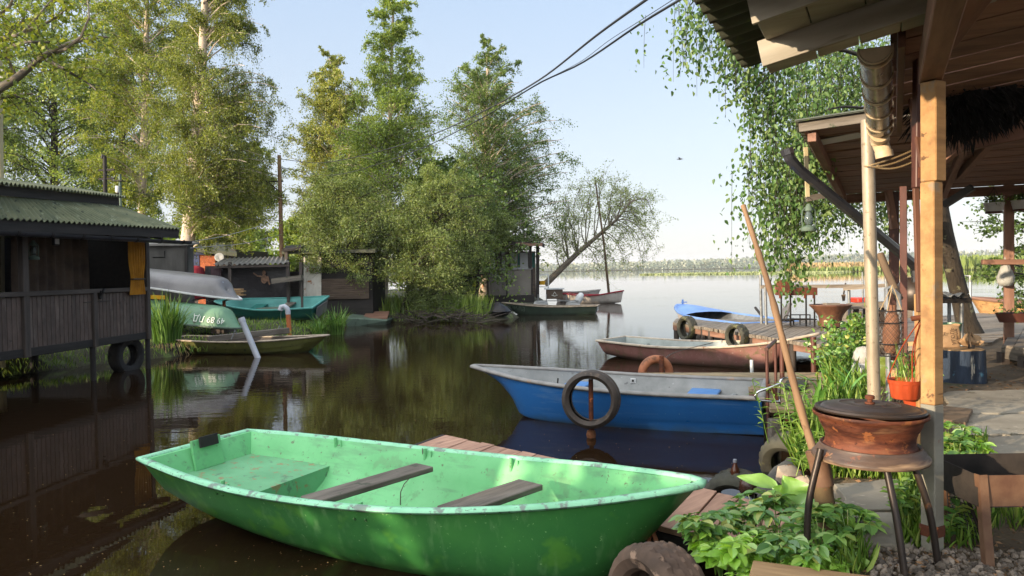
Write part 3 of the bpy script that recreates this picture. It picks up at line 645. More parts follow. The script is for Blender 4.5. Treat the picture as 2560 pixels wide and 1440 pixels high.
tree('willow_bush', 'small willow bush hanging over the glazed cabin roof', 30, [(1190, 740, .06), (1200, 660, .04), (1210, 560, .02)],
     [(650, 1180, 1230), (600, 1150, 1300), (550, 1150, 1300), (500, 1170, 1270)], 40, 8, 40, .08, 'willow_leaf', 'dark_bark', .25, WB, tw=.3, spread=.2, asp=.4)
# leaning willow by the lake: bare limbs, thin airy crown
def leaning_willow():
    d = 38; t = thing('leaning_willow', 'airy willow with bare dark limbs leaning out over the lake', 'tree', D(1365, 712, d)); tb = MB()
    pts = spline([D(1362, 712, d), D(1410, 665, d), D(1445, 632, d), D(1500, 585, d), D(1545, 545, d - 1), D(1575, 505, d - 1)], 12)
    tb.tube(pts, [.18 - .0125 * i for i in range(12)], 8)
    ends = []; P = []; DR = []; tw_ = MB()
    tips = [(1395, 520, 3), (1430, 470, 4), (1470, 455, 5), (1510, 448, 6), (1550, 455, 8), (1590, 475, 9), (1615, 510, 10), (1632, 555, 11), (1610, 590, 10), (1625, 620, 9), (1580, 650, 7), (1530, 640, 6), (1480, 500, 5), (1560, 510, 8), (1600, 545, 9), (1450, 560, 4), (1400, 590, 3), (1560, 590, 8), (1520, 520, 7), (1440, 600, 4), (1390, 640, 2), (1500, 690, 5), (1420, 540, 3), (1600, 660, 9)]
    for (x, y, k) in tips:
        for rep in range(2):
            e = D(x + random.uniform(-22, 22), y + random.uniform(-18, 18), d + random.uniform(-2.2, 2.2)); s = pts[min(11, k)]
            lp = limb(tb, s, e, .035, .006, rise=.22, n=8, wob=.1, seg=5)
            for q in range(18):
                u = random.uniform(.35, 1) * 7; j = min(6, int(u)); p = lp[j].lerp(lp[j + 1], u - j)
                g = p + V((random.gauss(0, .45), random.gauss(0, .45), random.gauss(.05, .4)))
                tw_.tube([p, p.lerp(g, .5) + V((0, 0, .06)), g], [.007, .005, .003], 3, cap=False)
                nn = random.randint(10, 20); tt = RNG.uniform(.3, 1.1, nn)[:, None]
                P.append(np.array(p) * (1 - tt) + np.array(g) * tt + RNG.normal(0, .08, (nn, 3))); DR.append(RNG.normal(size=(nn, 3)) + [0, 0, -.3])
    tb.build('trunk', MT['pale_bark'], t, smooth=60); tw_.build('twigs', MT['pale_bark'], t, smooth=60)
    P = np.concatenate(P); leafmesh('crown', P, np.concatenate(DR), RNG.uniform(.06, .12, len(P)), LF['thin_leaf'], t, asp=.5)
leaning_willow()
# tree just outside the left edge: its long bare limb and loose leaves reach into view
def edge_tree():
    d = 11; base = V((-9.8, 9.4, .3)); t = thing('edge_tree', 'tree at the upper left edge with long grey bare limb and loose leaves', 'tree', base); tb = MB(); tw_ = MB(); P = []; DR = []
    tb.tube(spline([base, base + V((.1, .2, 2.5)), D(-150, 250, d)], 8), [.2 - .012 * i for i in range(8)], 9)
    main = spline([D(-150, 270, d), D(-30, 235, d), D(40, 196, d), D(110, 140, d), (D(175, 108, d)), D(215, 98, d), D(268, 92, d + .2)], 16)
    tb.tube(main, [.085 * (1 - i / 17) ** .8 for i in range(16)], 7)
    brs = [[(110, 140), (170, 120), (200, 95), (222, 50), (218, 0)], [(-40, 100), (60, 80), (110, 20), (150, -20)], [(40, 196), (20, 150), (-20, 110)], [(110, 145), (165, 175), (215, 205), (240, 225)], [(-40, 260), (40, 240), (90, 270)], [(20, 120), (70, 105), (150, 108), (190, 130)],
           [(-60, 150), (0, 105), (50, 60), (75, 0)], [(-60, 60), (20, 20), (40, -40)], [(60, 80), (130, 50), (180, 10)]]
    for b_ in brs:
        p_ = spline([D(x, y, d + random.uniform(-.4, .6)) for x, y in b_], 8); tb.tube(p_, [.035 * (1 - i / 9) for i in range(8)], 5)
        for k in range(16):
            u = random.uniform(.15, 1) * 7; j = min(6, int(u)); p = p_[j].lerp(p_[j + 1], u - j); g = p + V((random.gauss(0, .22), random.gauss(0, .25), random.gauss(-.03, .2)))
            tw_.tube([p, g], [.007, .003], 3, cap=False); nn = random.randint(8, 22); tt = RNG.uniform(.2, 1.2, nn)[:, None]
            P.append(np.array(p) * (1 - tt) + np.array(g) * tt + RNG.normal(0, .07, (nn, 3))); DR.append(RNG.normal(size=(nn, 3)))
    # the rest of its crown stands outside the frame and shades the creek
    for k in range(420):
        c = V((random.uniform(-13.4, -9.2), random.uniform(5.2, 12.0), random.uniform(3.6, 9))); 
        if (c.x + 1280 / 1850 * c.y) > -.9 and c.z < 8: continue
        nn = 40; P.append(np.array(c) + RNG.normal(0, .33, (nn, 3))); DR.append(RNG.normal(size=(nn, 3)))
    tb.build('trunk', MT['pale_bark'], t, smooth=60); tw_.build('twigs', MT['twig'], t)
    P = np.concatenate(P); leafmesh('crown', P, np.concatenate(DR), RNG.uniform(.05, .09, len(P)), LF['birch_leaf'], t, asp=.7)
edge_tree()
# leaning birch behind the shelters with long hanging twigs
def strands(P, DR, tw_, top, n, L, sd, leaf_gap=.026, side=.085):
    for _ in range(n):
        p = V(top) + V((random.gauss(0, sd[0]), random.gauss(0, sd[1]), random.gauss(0, sd[2])))
        l = L * random.uniform(.5, 1.15); a = random.uniform(0, 6.28); b_ = V((math.cos(a), math.sin(a), 0)) * random.uniform(.02, .22) * l
        pts = [p + b_ * (1 - (1 - u) ** 2) + V((0, 0, -l * u ** 1.15)) for u in (0, .25, .5, .75, 1)]
        tw_.tube(pts, [.0035, .003, .0025, .002, .0015], 3, cap=False)
        k = max(2, int(l / leaf_gap)); u = RNG.uniform(0, 1, k)
        pos = np.array(p) + np.outer(1 - (1 - u) ** 2, np.array(b_)) + np.outer(u ** 1.15, [0, 0, -l]) + RNG.normal(0, side, (k, 3))
        P.append(pos); DR.append(RNG.normal(0, .6, (k, 3)) + [0, 0, -1.0])
def leaning_birch():
    base = D(2428, 838, 12.8); base.z = .35
    t = thing('leaning_birch', 'leaning birch with mossy dark trunk and long hanging leafy twigs', 'tree', base); tb = MB(); tw_ = MB(); P = []; DR = []
    tk = spline([base, D(2405, 760, 12.6), D(2385, 680, 12.4), D(2358, 560, 12.2), D(2340, 430, 11.8), D(2335, 200, 11), D(2330, -40, 10.2)], 16)
    rr = [.25, .165, .145, .135, .13, .125, .12, .12, .115, .11, .11, .1, .1, .09, .08, .06]
    tb.tube(tk, rr, 14)
    limbs = [[(2335, 200, 11), (2190, 150, 10), (2060, 120, 9.2), (1960, 160, 8.6), (1890, 220, 8.4)], [(2332, 60, 10.6), (2120, -60, 9.6), (1900, -60, 9), (1760, -30, 8.6), (1720, 20, 8.4)], [(2338, 330, 11.4), (2200, 280, 10), (2080, 270, 9.2), (1985, 330, 8.8)], [(2330, 0, 10.2), (2080, -10, 9.2), (1940, 60, 8.8)]]
    lp = []
    for l in limbs:
        p_ = spline([D(*q) for q in l], 12); tb.tube(p_, [.045 * (1 - i / 13) for i in range(12)], 6); lp.append(p_)
    tb.build('trunk', MT['dark_bark'], t, smooth=60)
    # (px, py, d, number, length, spread)
    for (x, y, d_, n, L_, sx) in [(1790, -20, 8.4, 30, .85, .2), (1745, 10, 8.4, 20, .8, .13), (1850, 40, 8.5, 24, .8, .18), (1830, 110, 8.5, 18, .6, .14), (1900, 150, 8.6, 26, .8, .16), (1955, 160, 8.6, 34, 1.1, .2), (1975, 250, 8.5, 40, 1.3, .18), (1960, 330, 8.4, 36, 1.2, .16), (1955, 400, 8.4, 36, 1.1, .16), (1975, 480, 8.2, 34, .75, .12), (1980, 560, 8.2, 14, .4, .08), (1975, 620, 8.2, 12, .45, .07), (1985, 640, 8.1, 9, .5, .04),
        (2040, 120, 12, 60, 1.5, .35), (2110, 100, 12.2, 60, 1.5, .35), (2170, 160, 12.2, 40, 1.5, .3), (2060, 240, 12, 50, 1.5, .35), (2130, 260, 12.2, 50, 1.6, .35), (2030, 330, 12, 40, 1.6, .2), (2040, 440, 11.8, 40, 1.1, .2), (2090, 450, 12, 40, .75, .25), (2140, 440, 12.2, 30, .8, .25), (2040, 540, 11.8, 14, .5, .12), (2190, 460, 12.2, 24, 1.0, .2), (2235, 480, 12.3, 18, 1.0, .16)]:
        strands(P, DR, tw_, D(x, y, d_), int(n * .8), L_, (sx, sx * 1.4, sx * .8))
    tw_.build('twigs', MT['twig'], t)
    P = np.concatenate(P); leafmesh('crown', P, np.concatenate(DR), RNG.uniform(.03, .08, len(P)), LF['hang_leaf'], t, asp=.62, kind=1)
leaning_birch()
def right_tree():
    base = D(2640, 800, 14.5); base.z = .3; t = thing('alder_tree', 'rounded leaf tree at the right edge behind the hanging planters', 'tree', base); tb = MB(); tw_ = MB(); P = []; DR = []
    tb.tube(spline([base, D(2630, 560, 14.5), D(2600, 300, 14.5)], 8), [.16 - .012 * i for i in range(8)], 8)
    for (x, y) in [(2480, 490), (2440, 520), (2520, 500), (2465, 580), (2500, 620), (2540, 560), (2480, 660), (2470, 690), (2530, 690), (2500, 730), (2540, 770), (2555, 620), (2600, 550), (2590, 680), (2600, 780), (2455, 555), (2450, 690)]:
        e = D(x, y, 14.5 + random.uniform(-.8, .8)); s = D(2635, y + 40, 14.5); p_ = limb(tb, s, e, .03, .006, rise=.1)
        for k in range(14):
            u = random.uniform(.4, 1) * 6; j = min(5, int(u)); p = p_[j].lerp(p_[j + 1], u - j); g = p + V((random.gauss(-.05, .2), random.gauss(0, .2), random.gauss(-.02, .1)))
            tw_.tube([p, g], [.006, .003], 3, cap=False); nn = random.randint(6, 14); tt = RNG.uniform(.1, 1.1, nn)[:, None]
            P.append(np.array(p) * (1 - tt) + np.array(g) * tt + RNG.normal(0, .05, (nn, 3))); DR.append(RNG.normal(size=(nn, 3)))
    tb.build('trunk', MT['dark_bark'], t, smooth=60); tw_.build('twigs', MT['twig'], t)
    P = np.concatenate(P); leafmesh('crown', P, np.concatenate(DR), RNG.uniform(.05, .09, len(P)), LF['poplar_leaf'], t, asp=.75, kind=1)
right_tree()
# ---------------------------------------------------------------- boats
SEC_ROUND = [(0, 0), (.3, .02), (.55, .1), (.72, .24), (.76, .3), (.79, .33), (.88, .6), (.94, .8), (1, 1)]
SEC_FLAT = [(0, 0), (.45, .005), (.78, .03), (.84, .1), (.9, .45), (.96, .75), (1, 1)]
SEC_BLUE = [(0, 0), (.5, .02), (.76, .1), (.8, .14), (.85, .38), (.875, .41), (.92, .68), (.94, .71), (1, 1)]
SEC_LAP = [(0, 0), (.3, .03), (.56, .14), (.6, .15), (.74, .36), (.775, .37), (.87, .6), (.9, .61), (.96, .8), (1, 1)]
class Boat:
    def __init__(s, name, label, cat, stern, bow, hb, sheer, keel, mats, sec=SEC_ROUND, rake=.35, srake=.08, th=.03, rim=(.045, .04), z=0, flip=False, trim=0, heel=0, group='boats', n=30):
        s.hb, s.sh, s.kl, s.sec, s.rake, s.srake, s.th = hb, sheer, keel, sec, rake, srake, th
        a, b_ = V((stern[0], stern[1], 0)), V((bow[0], bow[1], 0)); s.L = (b_ - a).length
        rot = Matrix.Rotation(math.atan2(b_.y - a.y, b_.x - a.x), 4, 'Z') @ Matrix.Rotation(-trim, 4, 'Y') @ Matrix.Rotation(heel + (PI if flip else 0), 4, 'X')
        s.t = t = thing(name, label, cat, (stern[0], stern[1], z), rot, group)
        out = [[s.pt(i / (n - 1), sg * j, False) for sg, j in s.row()] for i in range(n)]
        inn = [[s.pt(.012 + .972 * i / (n - 1), sg * j, True) for sg, j in s.row()] for i in range(n)]
        m = MB(); k = len(out[0])
        vs = [p for r in out for p in r] + [p for r in inn for p in r]; O = n * k; fs = []; mi = []
        for i in range(n - 1):
            for j in range(k - 1):
                fs.append((i * k + j, i * k + j + 1, (i + 1) * k + j + 1, (i + 1) * k + j)); mi.append(0)
                fs.append((O + i * k + j, O + (i + 1) * k + j, O + (i + 1) * k + j + 1, O + i * k + j + 1)); mi.append(1)
            for j in (0, k - 1):
                f = (i * k + j, (i + 1) * k + j, O + (i + 1) * k + j, O + i * k + j); fs.append(f if j == 0 else f[::-1]); mi.append(1)
        fs.append(tuple((n - 1) * k + j for j in range(k))); mi.append(0)
        fs.append(tuple(O + (n - 1) * k + k - 1 - j for j in range(k))); mi.append(1)
        fs.append(tuple(j for j in range(k))[::-1]); mi.append(0)
        fs.append(tuple(O + j for j in range(k))); mi.append(1)
        fs.append((0, O, O + k - 1, k - 1)); mi.append(1)
        m.add(vs, fs); m.mi = mi
        s.hull = m.build('hull', [mats[0], mats[1]], t, smooth=38, local=True)
        w, h = rim
        sec_ = [(-w * .75, -h * .1), (-w * .6, h * .42), (0, h * .55), (w * .6, h * .42), (w * .75, -h * .1), (w * .55, -h * .5), (-w * .55, -h * .5)]
        lf = [s.at(i / 39, 1, -1) for i in range(40)]; rt = [s.at(i / 39, 1, 1) for i in range(39, -1, -1)]
        path = lf + rt + [rt[-1].lerp(lf[0], q) for q in (.25, .5, .75)]
        r = MB(); r.sweep(path, [(x, z_) for x, z_ in sec_], closed=True); r.build('gunwale', mats[2], t, smooth=60, local=True)
    def row(s):
        k = len(s.sec); return [(-1, j) for j in range(k - 1, 0, -1)] + [(1, j) for j in range(k)]
    def pt(s, t, j, inner):
        "hull point of station t at section row j (its sign is the side)"
        sg = 1 if j >= 0 else -1; fy, fz = s.sec[abs(j)]
        hb = cr(s.hb, t); zs = cr(s.sh, t); zk = cr(s.kl, t)
        bf = max(0, (t - .72) / .28) ** 2; sf = max(0, (.2 - t) / .2) ** 2
        y = hb * fy; z = zk + (zs - zk) * fz
        if inner:
            y = max(0, y - s.th * (1 if fz > .04 else 0)); z = z if fz > .99 else max(z + s.th, zk + s.th * 1.3)
        return V((t * s.L - s.rake * (1 - fz) * bf - s.srake * fz * sf + s.srake * sf * .5, sg * y, z))
    def at(s, t, fz, sg, inner=False):
        "hull point at height fraction fz"
        fy = float(np.interp(fz, [q[1] for q in s.sec], [q[0] for q in s.sec]))
        hb = cr(s.hb, t); zs = cr(s.sh, t); zk = cr(s.kl, t); bf = max(0, (t - .72) / .28) ** 2; sf = max(0, (.2 - t) / .2) ** 2
        y = hb * fy - (s.th if inner else 0)
        return V((t * s.L - s.rake * (1 - fz) * bf - s.srake * fz * sf + s.srake * sf * .5, sg * y, zk + (zs - zk) * fz))
    def thwart(s, t, fz, w, th, mat, name='thwart', bevel=.006):
        a, b_ = s.at(t, fz, -1, True), s.at(t, fz, 1, True); m = MB(); m.beam(a, b_, w, th); return m.build(name, mat, s.t, bevel=bevel, local=True)
    def seatbox(s, t0, t1, fz, mat, name='stern_seat'):
        m = MB(); n = 6; top = []; 
        for i in range(n):
            t = t0 + (t1 - t0) * i / (n - 1)
            top.append([s.at(t, fz, sg * 1, True) * 1 for sg in (-1, 1)])
        vs = []; 
        for a, b_ in top: vs += [a, b_]
        fs = [(2 * i, 2 * i + 2, 2 * i + 3, 2 * i + 1) for i in range(n - 1)]
        # front riser follows the hull section
        e = []; k = 7
        for sg in (-1, 1):
            for q in range(k): e.append(s.at(t1, fz * (1 - q / (k - 1)), sg, True))
        b0 = len(vs); vs += e
        fs += [(b0 + q, b0 + k + q, b0 + k + q + 1, b0 + q + 1) for q in range(k - 1)]
        m.add(vs, fs); return m.build(name, mat, s.t, local=True)
    def text(s, body, t, fz, sg, size, mat, flipx=False, name='hull_lettering'):
        p = s.at(t, fz, sg); u = (s.at(t + .03, fz, sg) - s.at(t - .03, fz, sg)).normalized(); 
        v = (s.at(t, min(1, fz + .12), sg) - s.at(t, fz - .12, sg)).normalized()
        if sg > 0: u = -u
        if flipx: u = -u
        nrm = u.cross(v).normalized()
        if nrm.y * sg < 0: nrm = -nrm
        return textmesh(name, body, size, p + nrm * .012, u, v, mat, s.t)
def textmesh(name, body, size, p, u, v, mat, parent, align='CENTER', th=.002):
    "flat lettering: p is its middle, u runs along the line, v up the letters (in the parent's own space)"
    cu = bpy.data.curves.new('lettering', 'FONT'); cu.body = body; cu.size = size; cu.align_x = align; cu.align_y = 'CENTER'; cu.extrude = th / 2
    ob = bpy.data.objects.new('lettering', cu); COL.objects.link(ob)
    dg = bpy.context.evaluated_depsgraph_get(); me = bpy.data.meshes.new_from_object(ob.evaluated_get(dg))
    bpy.data.objects.remove(ob); u = V(u).normalized(); v = V(v); v = (v - u * v.dot(u)).normalized(); w = u.cross(v)
    M = Matrix((u, v, w)).transposed().to_4x4(); M.translation = V(p)
    me.transform(M); 
    if M.to_3x3().determinant() < 0: me.flip_normals()
    me.materials.clear(); me.materials.append(mat)
    o = bpy.data.objects.new(name, me); COL.objects.link(o); o.parent = parent; WM[o.name] = WM[parent.name]; return o
def tyre(name, label, c, axis, R=.3, w=.17, rin=.19, mat='rubber', tread='blocks', group='old car tyres', n=72, roll=0):
    "tyre centred at c, spinning about axis; the hole is open"
    a = V(axis).normalized(); M = a.to_track_quat('Z', 'Y').to_matrix().to_4x4(); M.translation = V(c)
    h = w / 2; pr = [(rin, -h * .62), (rin + .012, -h * .85), (rin + (R - rin) * .45, -h * 1.05), (R - .035, -h * .98), (R - .012, -h * .8)]
    g = [-.62, -.6, -.55, -.53, -.22, -.2, -.14, -.12, .12, .14, .2, .22, .53, .55, .6, .62]
    dep = [0, 0, 1, 1, 0, 0, 1, 1, 1, 1, 0, 0, 1, 1, 0, 0]
    if tread: 
        tp_ = [(R - (.009 if dd else 0) - .004 * abs(q) , q * h) for q, dd in zip(g, dep)]
    else: tp_ = [(R, -.5 * h), (R + .003, 0), (R, .5 * h)]
    pr2 = pr + tp_ + [(r, -z) for r, z in reversed(pr)]
    # inside of the casing
    pr2 += [(rin + .01, h * .5), (rin + (R - rin) * .5, h * .85), (R - .03, h * .7), (R - .022, 0), (R - .03, -h * .7), (rin + (R - rin) * .5, -h * .85), (rin + .01, -h * .5)]
    k0 = len(pr); nt_ = len(tp_)
    def fn(i, j, an):
        if tread == 'blocks' and k0 <= i < k0 + nt_:
            q = i - k0; row = 0 if q < 4 else (1 if q < 12 else 2)
            return -.014 if (j + row * 1) % 3 == 0 and dep[q] == 0 else 0
        if tread == 'blocks' and i in (k0 - 1, k0 + nt_): return -.01 if j % 3 == 0 else 0
        return 0
    m = MB(); m.lathe(pr2, n, M, closed=True, fn=fn)
    o = m.build(name, MT[mat], smooth=35, base=V(c)); return tag(o, label, 'tyre', group)
HBG = [(0, .49), (.13, .61), (.28, .675), (.45, .67), (.6, .62), (.77, .48), (.88, .32), (.95, .185), (.985, .1), (1, .035)]
# the green boat in front
bs = (D(375, 1150, 5.16).xy + D(670, 1085, 5.95).xy) / 2 - V((.03, .06)); bb = W(1752, 1213, .56).xy
gb = Boat('rowing_boat', 'bright green rowing boat with two loose plank seats, nearest the camera', 'boat', bs, bb, HBG, [(0, .44), (.3, .40), (.6, .42), (.85, .5), (1, .57)], [(0, .1), (.2, .0), (.45, -.1), (.75, -.12), (.9, -.04), (1, .08)], (MT['green_out'], MT['green_in'], MT['green_rim']), rake=.42, srake=.16, rim=(.042, .028))
gb.seatbox(.015, .2, .56, MT['green_seat'])
for a_, c_, w_ in (((772, 1254), (1062, 1168), .17), ((1122, 1281), (1327, 1211), .2)):
    m = MB(); m.beam(W(*a_, .375), W(*c_, .375), w_, .035); m.build('thwart', MT['old_plank'], gb.t, bevel=.005)
m = MB(); p = gb.at(.012, .86, 1) ; p.y = -.02; p.x += .045; m.box(p, (.022, .26, .22), Matrix.Rotation(-.2, 3, 'Y')); m.build('motor_pad', MT['green_in'], gb.t, local=True, bevel=.003)
m = MB(); p = p + V((.016, 0, .09)); m.box(p, (.012, .17, .08), Matrix.Rotation(-.2, 3, 'Y')); mp_ = m.build('motor_plate', MT['black_iron'], gb.t, local=True, bevel=.003)
for sg, t_ in ((1, .42), (1, .62), (-1, .23), (-1, .52), (1, .2)):
    m = MB(); q = gb.at(t_, .93, sg, True); m.tube([q + V((0, -sg * .014, -.04)), q + V((0, -sg * .014, .05))], .013, 8); m.tube([q + V((.05, -sg * .01, -.04)), q + V((.05, -sg * .01, .035))], .006, 6); m.build('rowlock', MT['green_in'], gb.t, smooth=50, local=True)
m = MB()
for t_ in (.225, .24, .515, .535):
    q = gb.at(t_, .86, -1); m.lathe([(0, .012), (.007, .01), (.009, 0)], 8, Matrix.Translation(q) @ Matrix.Rotation(PI / 2, 4, 'X'))
m.build('bolt_heads', MT['green_out'], gb.t, local=True)
m = MB(); a_ = gb.at(.41, .96, 1, True); b_ = gb.at(.395, .2, 1, True); m.tube(spline([a_ + V((0, 0, .03)), a_ + V((.01, -.03, -.08)), a_.lerp(b_, .6) + V((-.03, -.05, 0)), b_], 9), .004, 5); m.build('cord', MT['old_plank'], gb.t, local=True)
m = MB(); q = gb.at(1, .52, 1); q.y = 0; q.x -= .16; 
ring = [q + V((.05 + .045 * math.cos(a), 0.01 * math.sin(2 * a), .045 * math.sin(a))) for a in np.linspace(0, 2 * PI, 15)]; m.tube(ring, .007, 6, cap=False); rg = m.build('bow_ring', MT['chrome'], gb.t, smooth=60, local=True)
m = MB()
for k in range(5): 
    pts = [q + V((.09, 0, -.04))] + [q + V((.1 + .02 * i + random.gauss(0, .012), random.gauss(0, .012) + (.0 if i < 3 else .01 * k), -.06 - .05 * i + random.gauss(0, .01))) for i in range(1, 5)]
    m.tube(spline(pts, 10), .011, 5)
tag(m.build('bow_rope', MT['rope'], gb.t, smooth=60, local=True), None)
# the blue boat
bs = ((W(1897, 1098, 0).xy) + V((.27, .6))); bb = D(1185, 922, 9.1).xy
HBB = [(0, .63), (.3, .66), (.55, .62), (.75, .48), (.9, .24), (.97, .1), (1, .03)]
bl = Boat('rowing_boat', 'blue fibreglass rowing boat with grey inside and blue seats at the pier', 'boat', bs, bb, HBB, [(0, .40), (.4, .405), (.7, .45), (1, .535)], [(0, -.05), (.5, -.08), (.8, -.02), (1, .2)], (MT['blue_out'], MT['grey_in'], MT['grey_rim']), rake=.85, srake=-.02, rim=(.055, .04), sec=SEC_BLUE)
bl.thwart(.2, .72, .34, .03, MT['blue_seat'], 'seat', .01); bl.thwart(.64, .74, .3, .03, MT['blue_seat'], 'seat', .01)
m = MB(); q = bl.at(.1, .7, 1, True); q.y = .12; m.box(q + V((.0, .0, -.05)), (.2, .3, .2), Matrix.Rotation(.5, 3, 'Y')); m.build('stern_locker', MT['grey_in'], bl.t, local=True, bevel=.02)
m = MB(); q = bl.at(.455, .86, -1, True); m.box(q + V((0, .012, 0)), (.07, .015, .06)); h_ = m.build('rowlock_plate', MT['white_paint'], bl.t, local=True, bevel=.004)
m = MB(); m.lathe([(0, .012), (.014, .01), (.016, 0)], 10, Matrix.Translation(q + V((0, .02, 0))) @ Matrix.Rotation(-PI / 2, 4, 'X')); m.build('socket', MT['black_iron'], h_, local=True)
m = MB(); q = bl.at(.72, .6, -1, True); m.tube([q + V((0, .1, -.1)), q + V((-.02, .08, .12))], .01, 6); m.build('lever', MT['black_iron'], bl.t, local=True)
# the pink boat
bs = (1.98, 14.55); bb = D(2046, 843, 12.0).xy
pk = Boat('rowing_boat', 'faded pink rowing boat with grey inside behind the wooden pier', 'boat', bs, bb, [(0, .5), (.2, .6), (.5, .68), (.75, .52), (.9, .27), (.97, .1), (1, .03)], [(0, .33), (.35, .3), (.65, .36), (.85, .46), (1, .6)], [(0, .02), (.3, -.1), (.7, -.1), (.9, 0), (1, .3)], (MT['pink_out'], MT['pink_in'], MT['pink_rim']), rake=.75, srake=.1, rim=(.05, .04))
pk.thwart(.42, .72, .3, .035, MT['old_plank']); pk.thwart(.72, .7, .22, .03, MT['grey_wood']); pk.seatbox(.02, .2, .55, MT['pink_in'])
m = MB(); q = pk.at(.5, .93, 1, True); m.box(q, (.02, .03, .12)); m.build('rowlock', MT['grey_metal'], pk.t, local=True)
# --- boats across the creek
b = Boat('rowing_boat', 'old moss covered lapstrake rowing boat afloat beside the tilted grey pipe', 'boat', (-7.55, 16.6), D(820, 842, 16.0).xy, [(0, .45), (.3, .6), (.6, .6), (.85, .35), (.95, .16), (1, .03)], [(0, .32), (.4, .28), (.7, .3), (1, .37)], [(0, -.05), (.5, -.12), (.85, -.05), (1, .1)], (MT['moss_out'], MT['dark_wood'], MT['moss_rim']), sec=SEC_LAP, rake=.35, th=.025, rim=(.05, .035))
b.thwart(.38, .7, .2, .03, MT['old_plank']); b.thwart(.66, .7, .2, .03, MT['old_plank'])
m = MB(); q = b.at(.62, 1, -1); m.box(q + V((0, .01, .01)), (.06, .05, .06)); m.build('rowlock', MT['black_iron'], b.t, local=True)
b = Boat('rowing_boat', 'teal green boat pulled up on the grass, stern to the right', 'boat', D(800, 775, 22.6).xy, D(545, 765, 23.2).xy, [(0, .62), (.4, .66), (.7, .5), (.9, .25), (1, .03)], [(0, .5), (.5, .45), (1, .56)], [(0, 0), (.6, -.02), (.85, .05), (1, .25)], (MT['teal_out'], MT['teal_in'], MT['teal_in']), rake=.5, srake=.15, z=.36, heel=math.radians(-14), rim=(.05, .05))
b.thwart(.34, .72, .3, .04, MT['old_plank']); b.thwart(.62, .65, .4, .04, MT['teal_out'], 'bow_seat')
m = MB(); m.box(b.at(0, .5, 1) * 0 + V((-.085, 0, .27)), (.02, .8, .36), Matrix.Rotation(-.26, 3, 'Y')); m.build('transom_board', MT['hull_grey'], b.t, local=True)
gs = V((-9.55, 19.3)); ge = D(605, 752, 17.6)
b = Boat('rowing_boat', 'glossy grey boat lying keel up on the rack, the upper of two', 'boat', gs, ge.xy, [(0, .5), (.35, .6), (.65, .55), (.85, .33), (.95, .14), (1, .03)], [(0, .42), (.5, .4), (1, .46)], [(0, .0), (.6, -.02), (.85, .02), (1, .3)], (MT['hull_grey'], MT['grey_in'], MT['white_paint']), rake=.5, z=1.92, flip=True, trim=math.radians(-5.5), rim=(.05, .045), group='overturned boats on the rack')
ge = D(601, 815, 17.0)
b2 = Boat('rowing_boat', 'faded green boat with white registration number lying keel up below the grey one', 'boat', (-9.3, 18.7), ge.xy, [(0, .45), (.35, .55), (.65, .52), (.87, .33), (.96, .16), (1, .04)], [(0, .42), (.5, .41), (1, .45)], [(0, 0), (.6, -.02), (.88, .02), (1, .2)], (MT['hull_green'], MT['dark_green'], MT['dull_green']), rake=.3, z=1.12, flip=True, trim=math.radians(-3.2), rim=(.045, .04), group='overturned boats on the rack')
b2.text('49 89 ЛД', .825, .62, 1, .2, MT['paint_mark'])
b = Boat('flat_boat', 'long dark green flat bottomed boat moored in front of the glazed cabin', 'boat', D(1492, 785, 28.4).xy, D(1256, 770, 29.2).xy, [(0, .42), (.4, .5), (.75, .4), (.93, .2), (1, .05)], [(0, .32), (.5, .3), (1, .45)], [(0, .0), (.5, -.1), (.85, 0), (1, .25)], (MT['dark_green'], MT['old_plank'], MT['moss_rim']), sec=SEC_FLAT, rake=.4, srake=.1, rim=(.05, .04))
b.text('БЛ-ЧПЕ', .84, .62, 1, .22, MT['dull_green'], flipx=True)
m = MB(); m.box((-.07, .25, .2), (.02, .12, .16)); m.build('stern_plate', MT['white_paint'], b.t, local=True); b.thwart(.45, .8, .2, .03, MT['old_plank'])
b = Boat('sailing_dinghy', 'small white boat with red stripe and thin mast beyond the cabin', 'boat', D(1415, 748, 38).xy, D(1558, 745, 36.8).xy, [(0, .45), (.4, .62), (.75, .5), (.93, .22), (1, .05)], [(0, .5), (.5, .4), (1, .62)], [(0, -.05), (.5, -.1), (1, .05)], (MT['white_hull'], MT['white_hull'], MT['red_cloth']), rake=.12, rim=(.06, .06))
mast_foot = D(1524, 748, 37.2); mast_foot.z = .1
m = MB(); m.tube([mast_foot, D(1510, 610, 37.2), D(1488, 450, 37.2)], [.07, .055, .035], 8); m.build('mast', MT['pole_wood'], b.t, smooth=60)
b = Boat('rowing_boat', 'white grey rowing boat moored behind the white boat with the mast', 'boat', D(1395, 752, 40).xy, D(1500, 744, 40.5).xy, [(0, .5), (.5, .6), (1, .1)], [(0, .55), (.5, .5), (1, .6)], [(0, -.05), (1, .1)], (MT['white_hull'], MT['grey_in'], MT['white_hull']), rake=.2)
# motor boat beyond the dock
mb_s = V((5.5, 15.9)); mb_b = D(1698, 778, 19.8).xy
b = Boat('motor_boat', 'blue decked motor boat with pale open hull behind the plank dock', 'boat', mb_s, mb_b, [(0, .7), (.4, .78), (.7, .62), (.88, .36), (.97, .14), (1, .05)], [(0, .5), (.6, .55), (1, .72)], [(0, -.1), (.6, -.12), (1, .2)], (MT['white_hull'], MT['grey_metal'], MT['blue_paint']), rake=.6, rim=(.05, .05))
m = MB(); n_ = 10; vs = []; fs = []
for i in range(n_):
    t_ = .62 + .37 * i / (n_ - 1); a_, c_ = b.at(t_, 1, -1), b.at(t_, 1, 1); hgt = .1 * math.sin(PI * min(1, (1 - (t_ - .62) / .38) * .7 + .1))
    vs += [a_, a_.lerp(c_, .25) + V((0, 0, hgt * .8)), a_.lerp(c_, .5) + V((0, 0, hgt)), a_.lerp(c_, .75) + V((0, 0, hgt * .8)), c_]
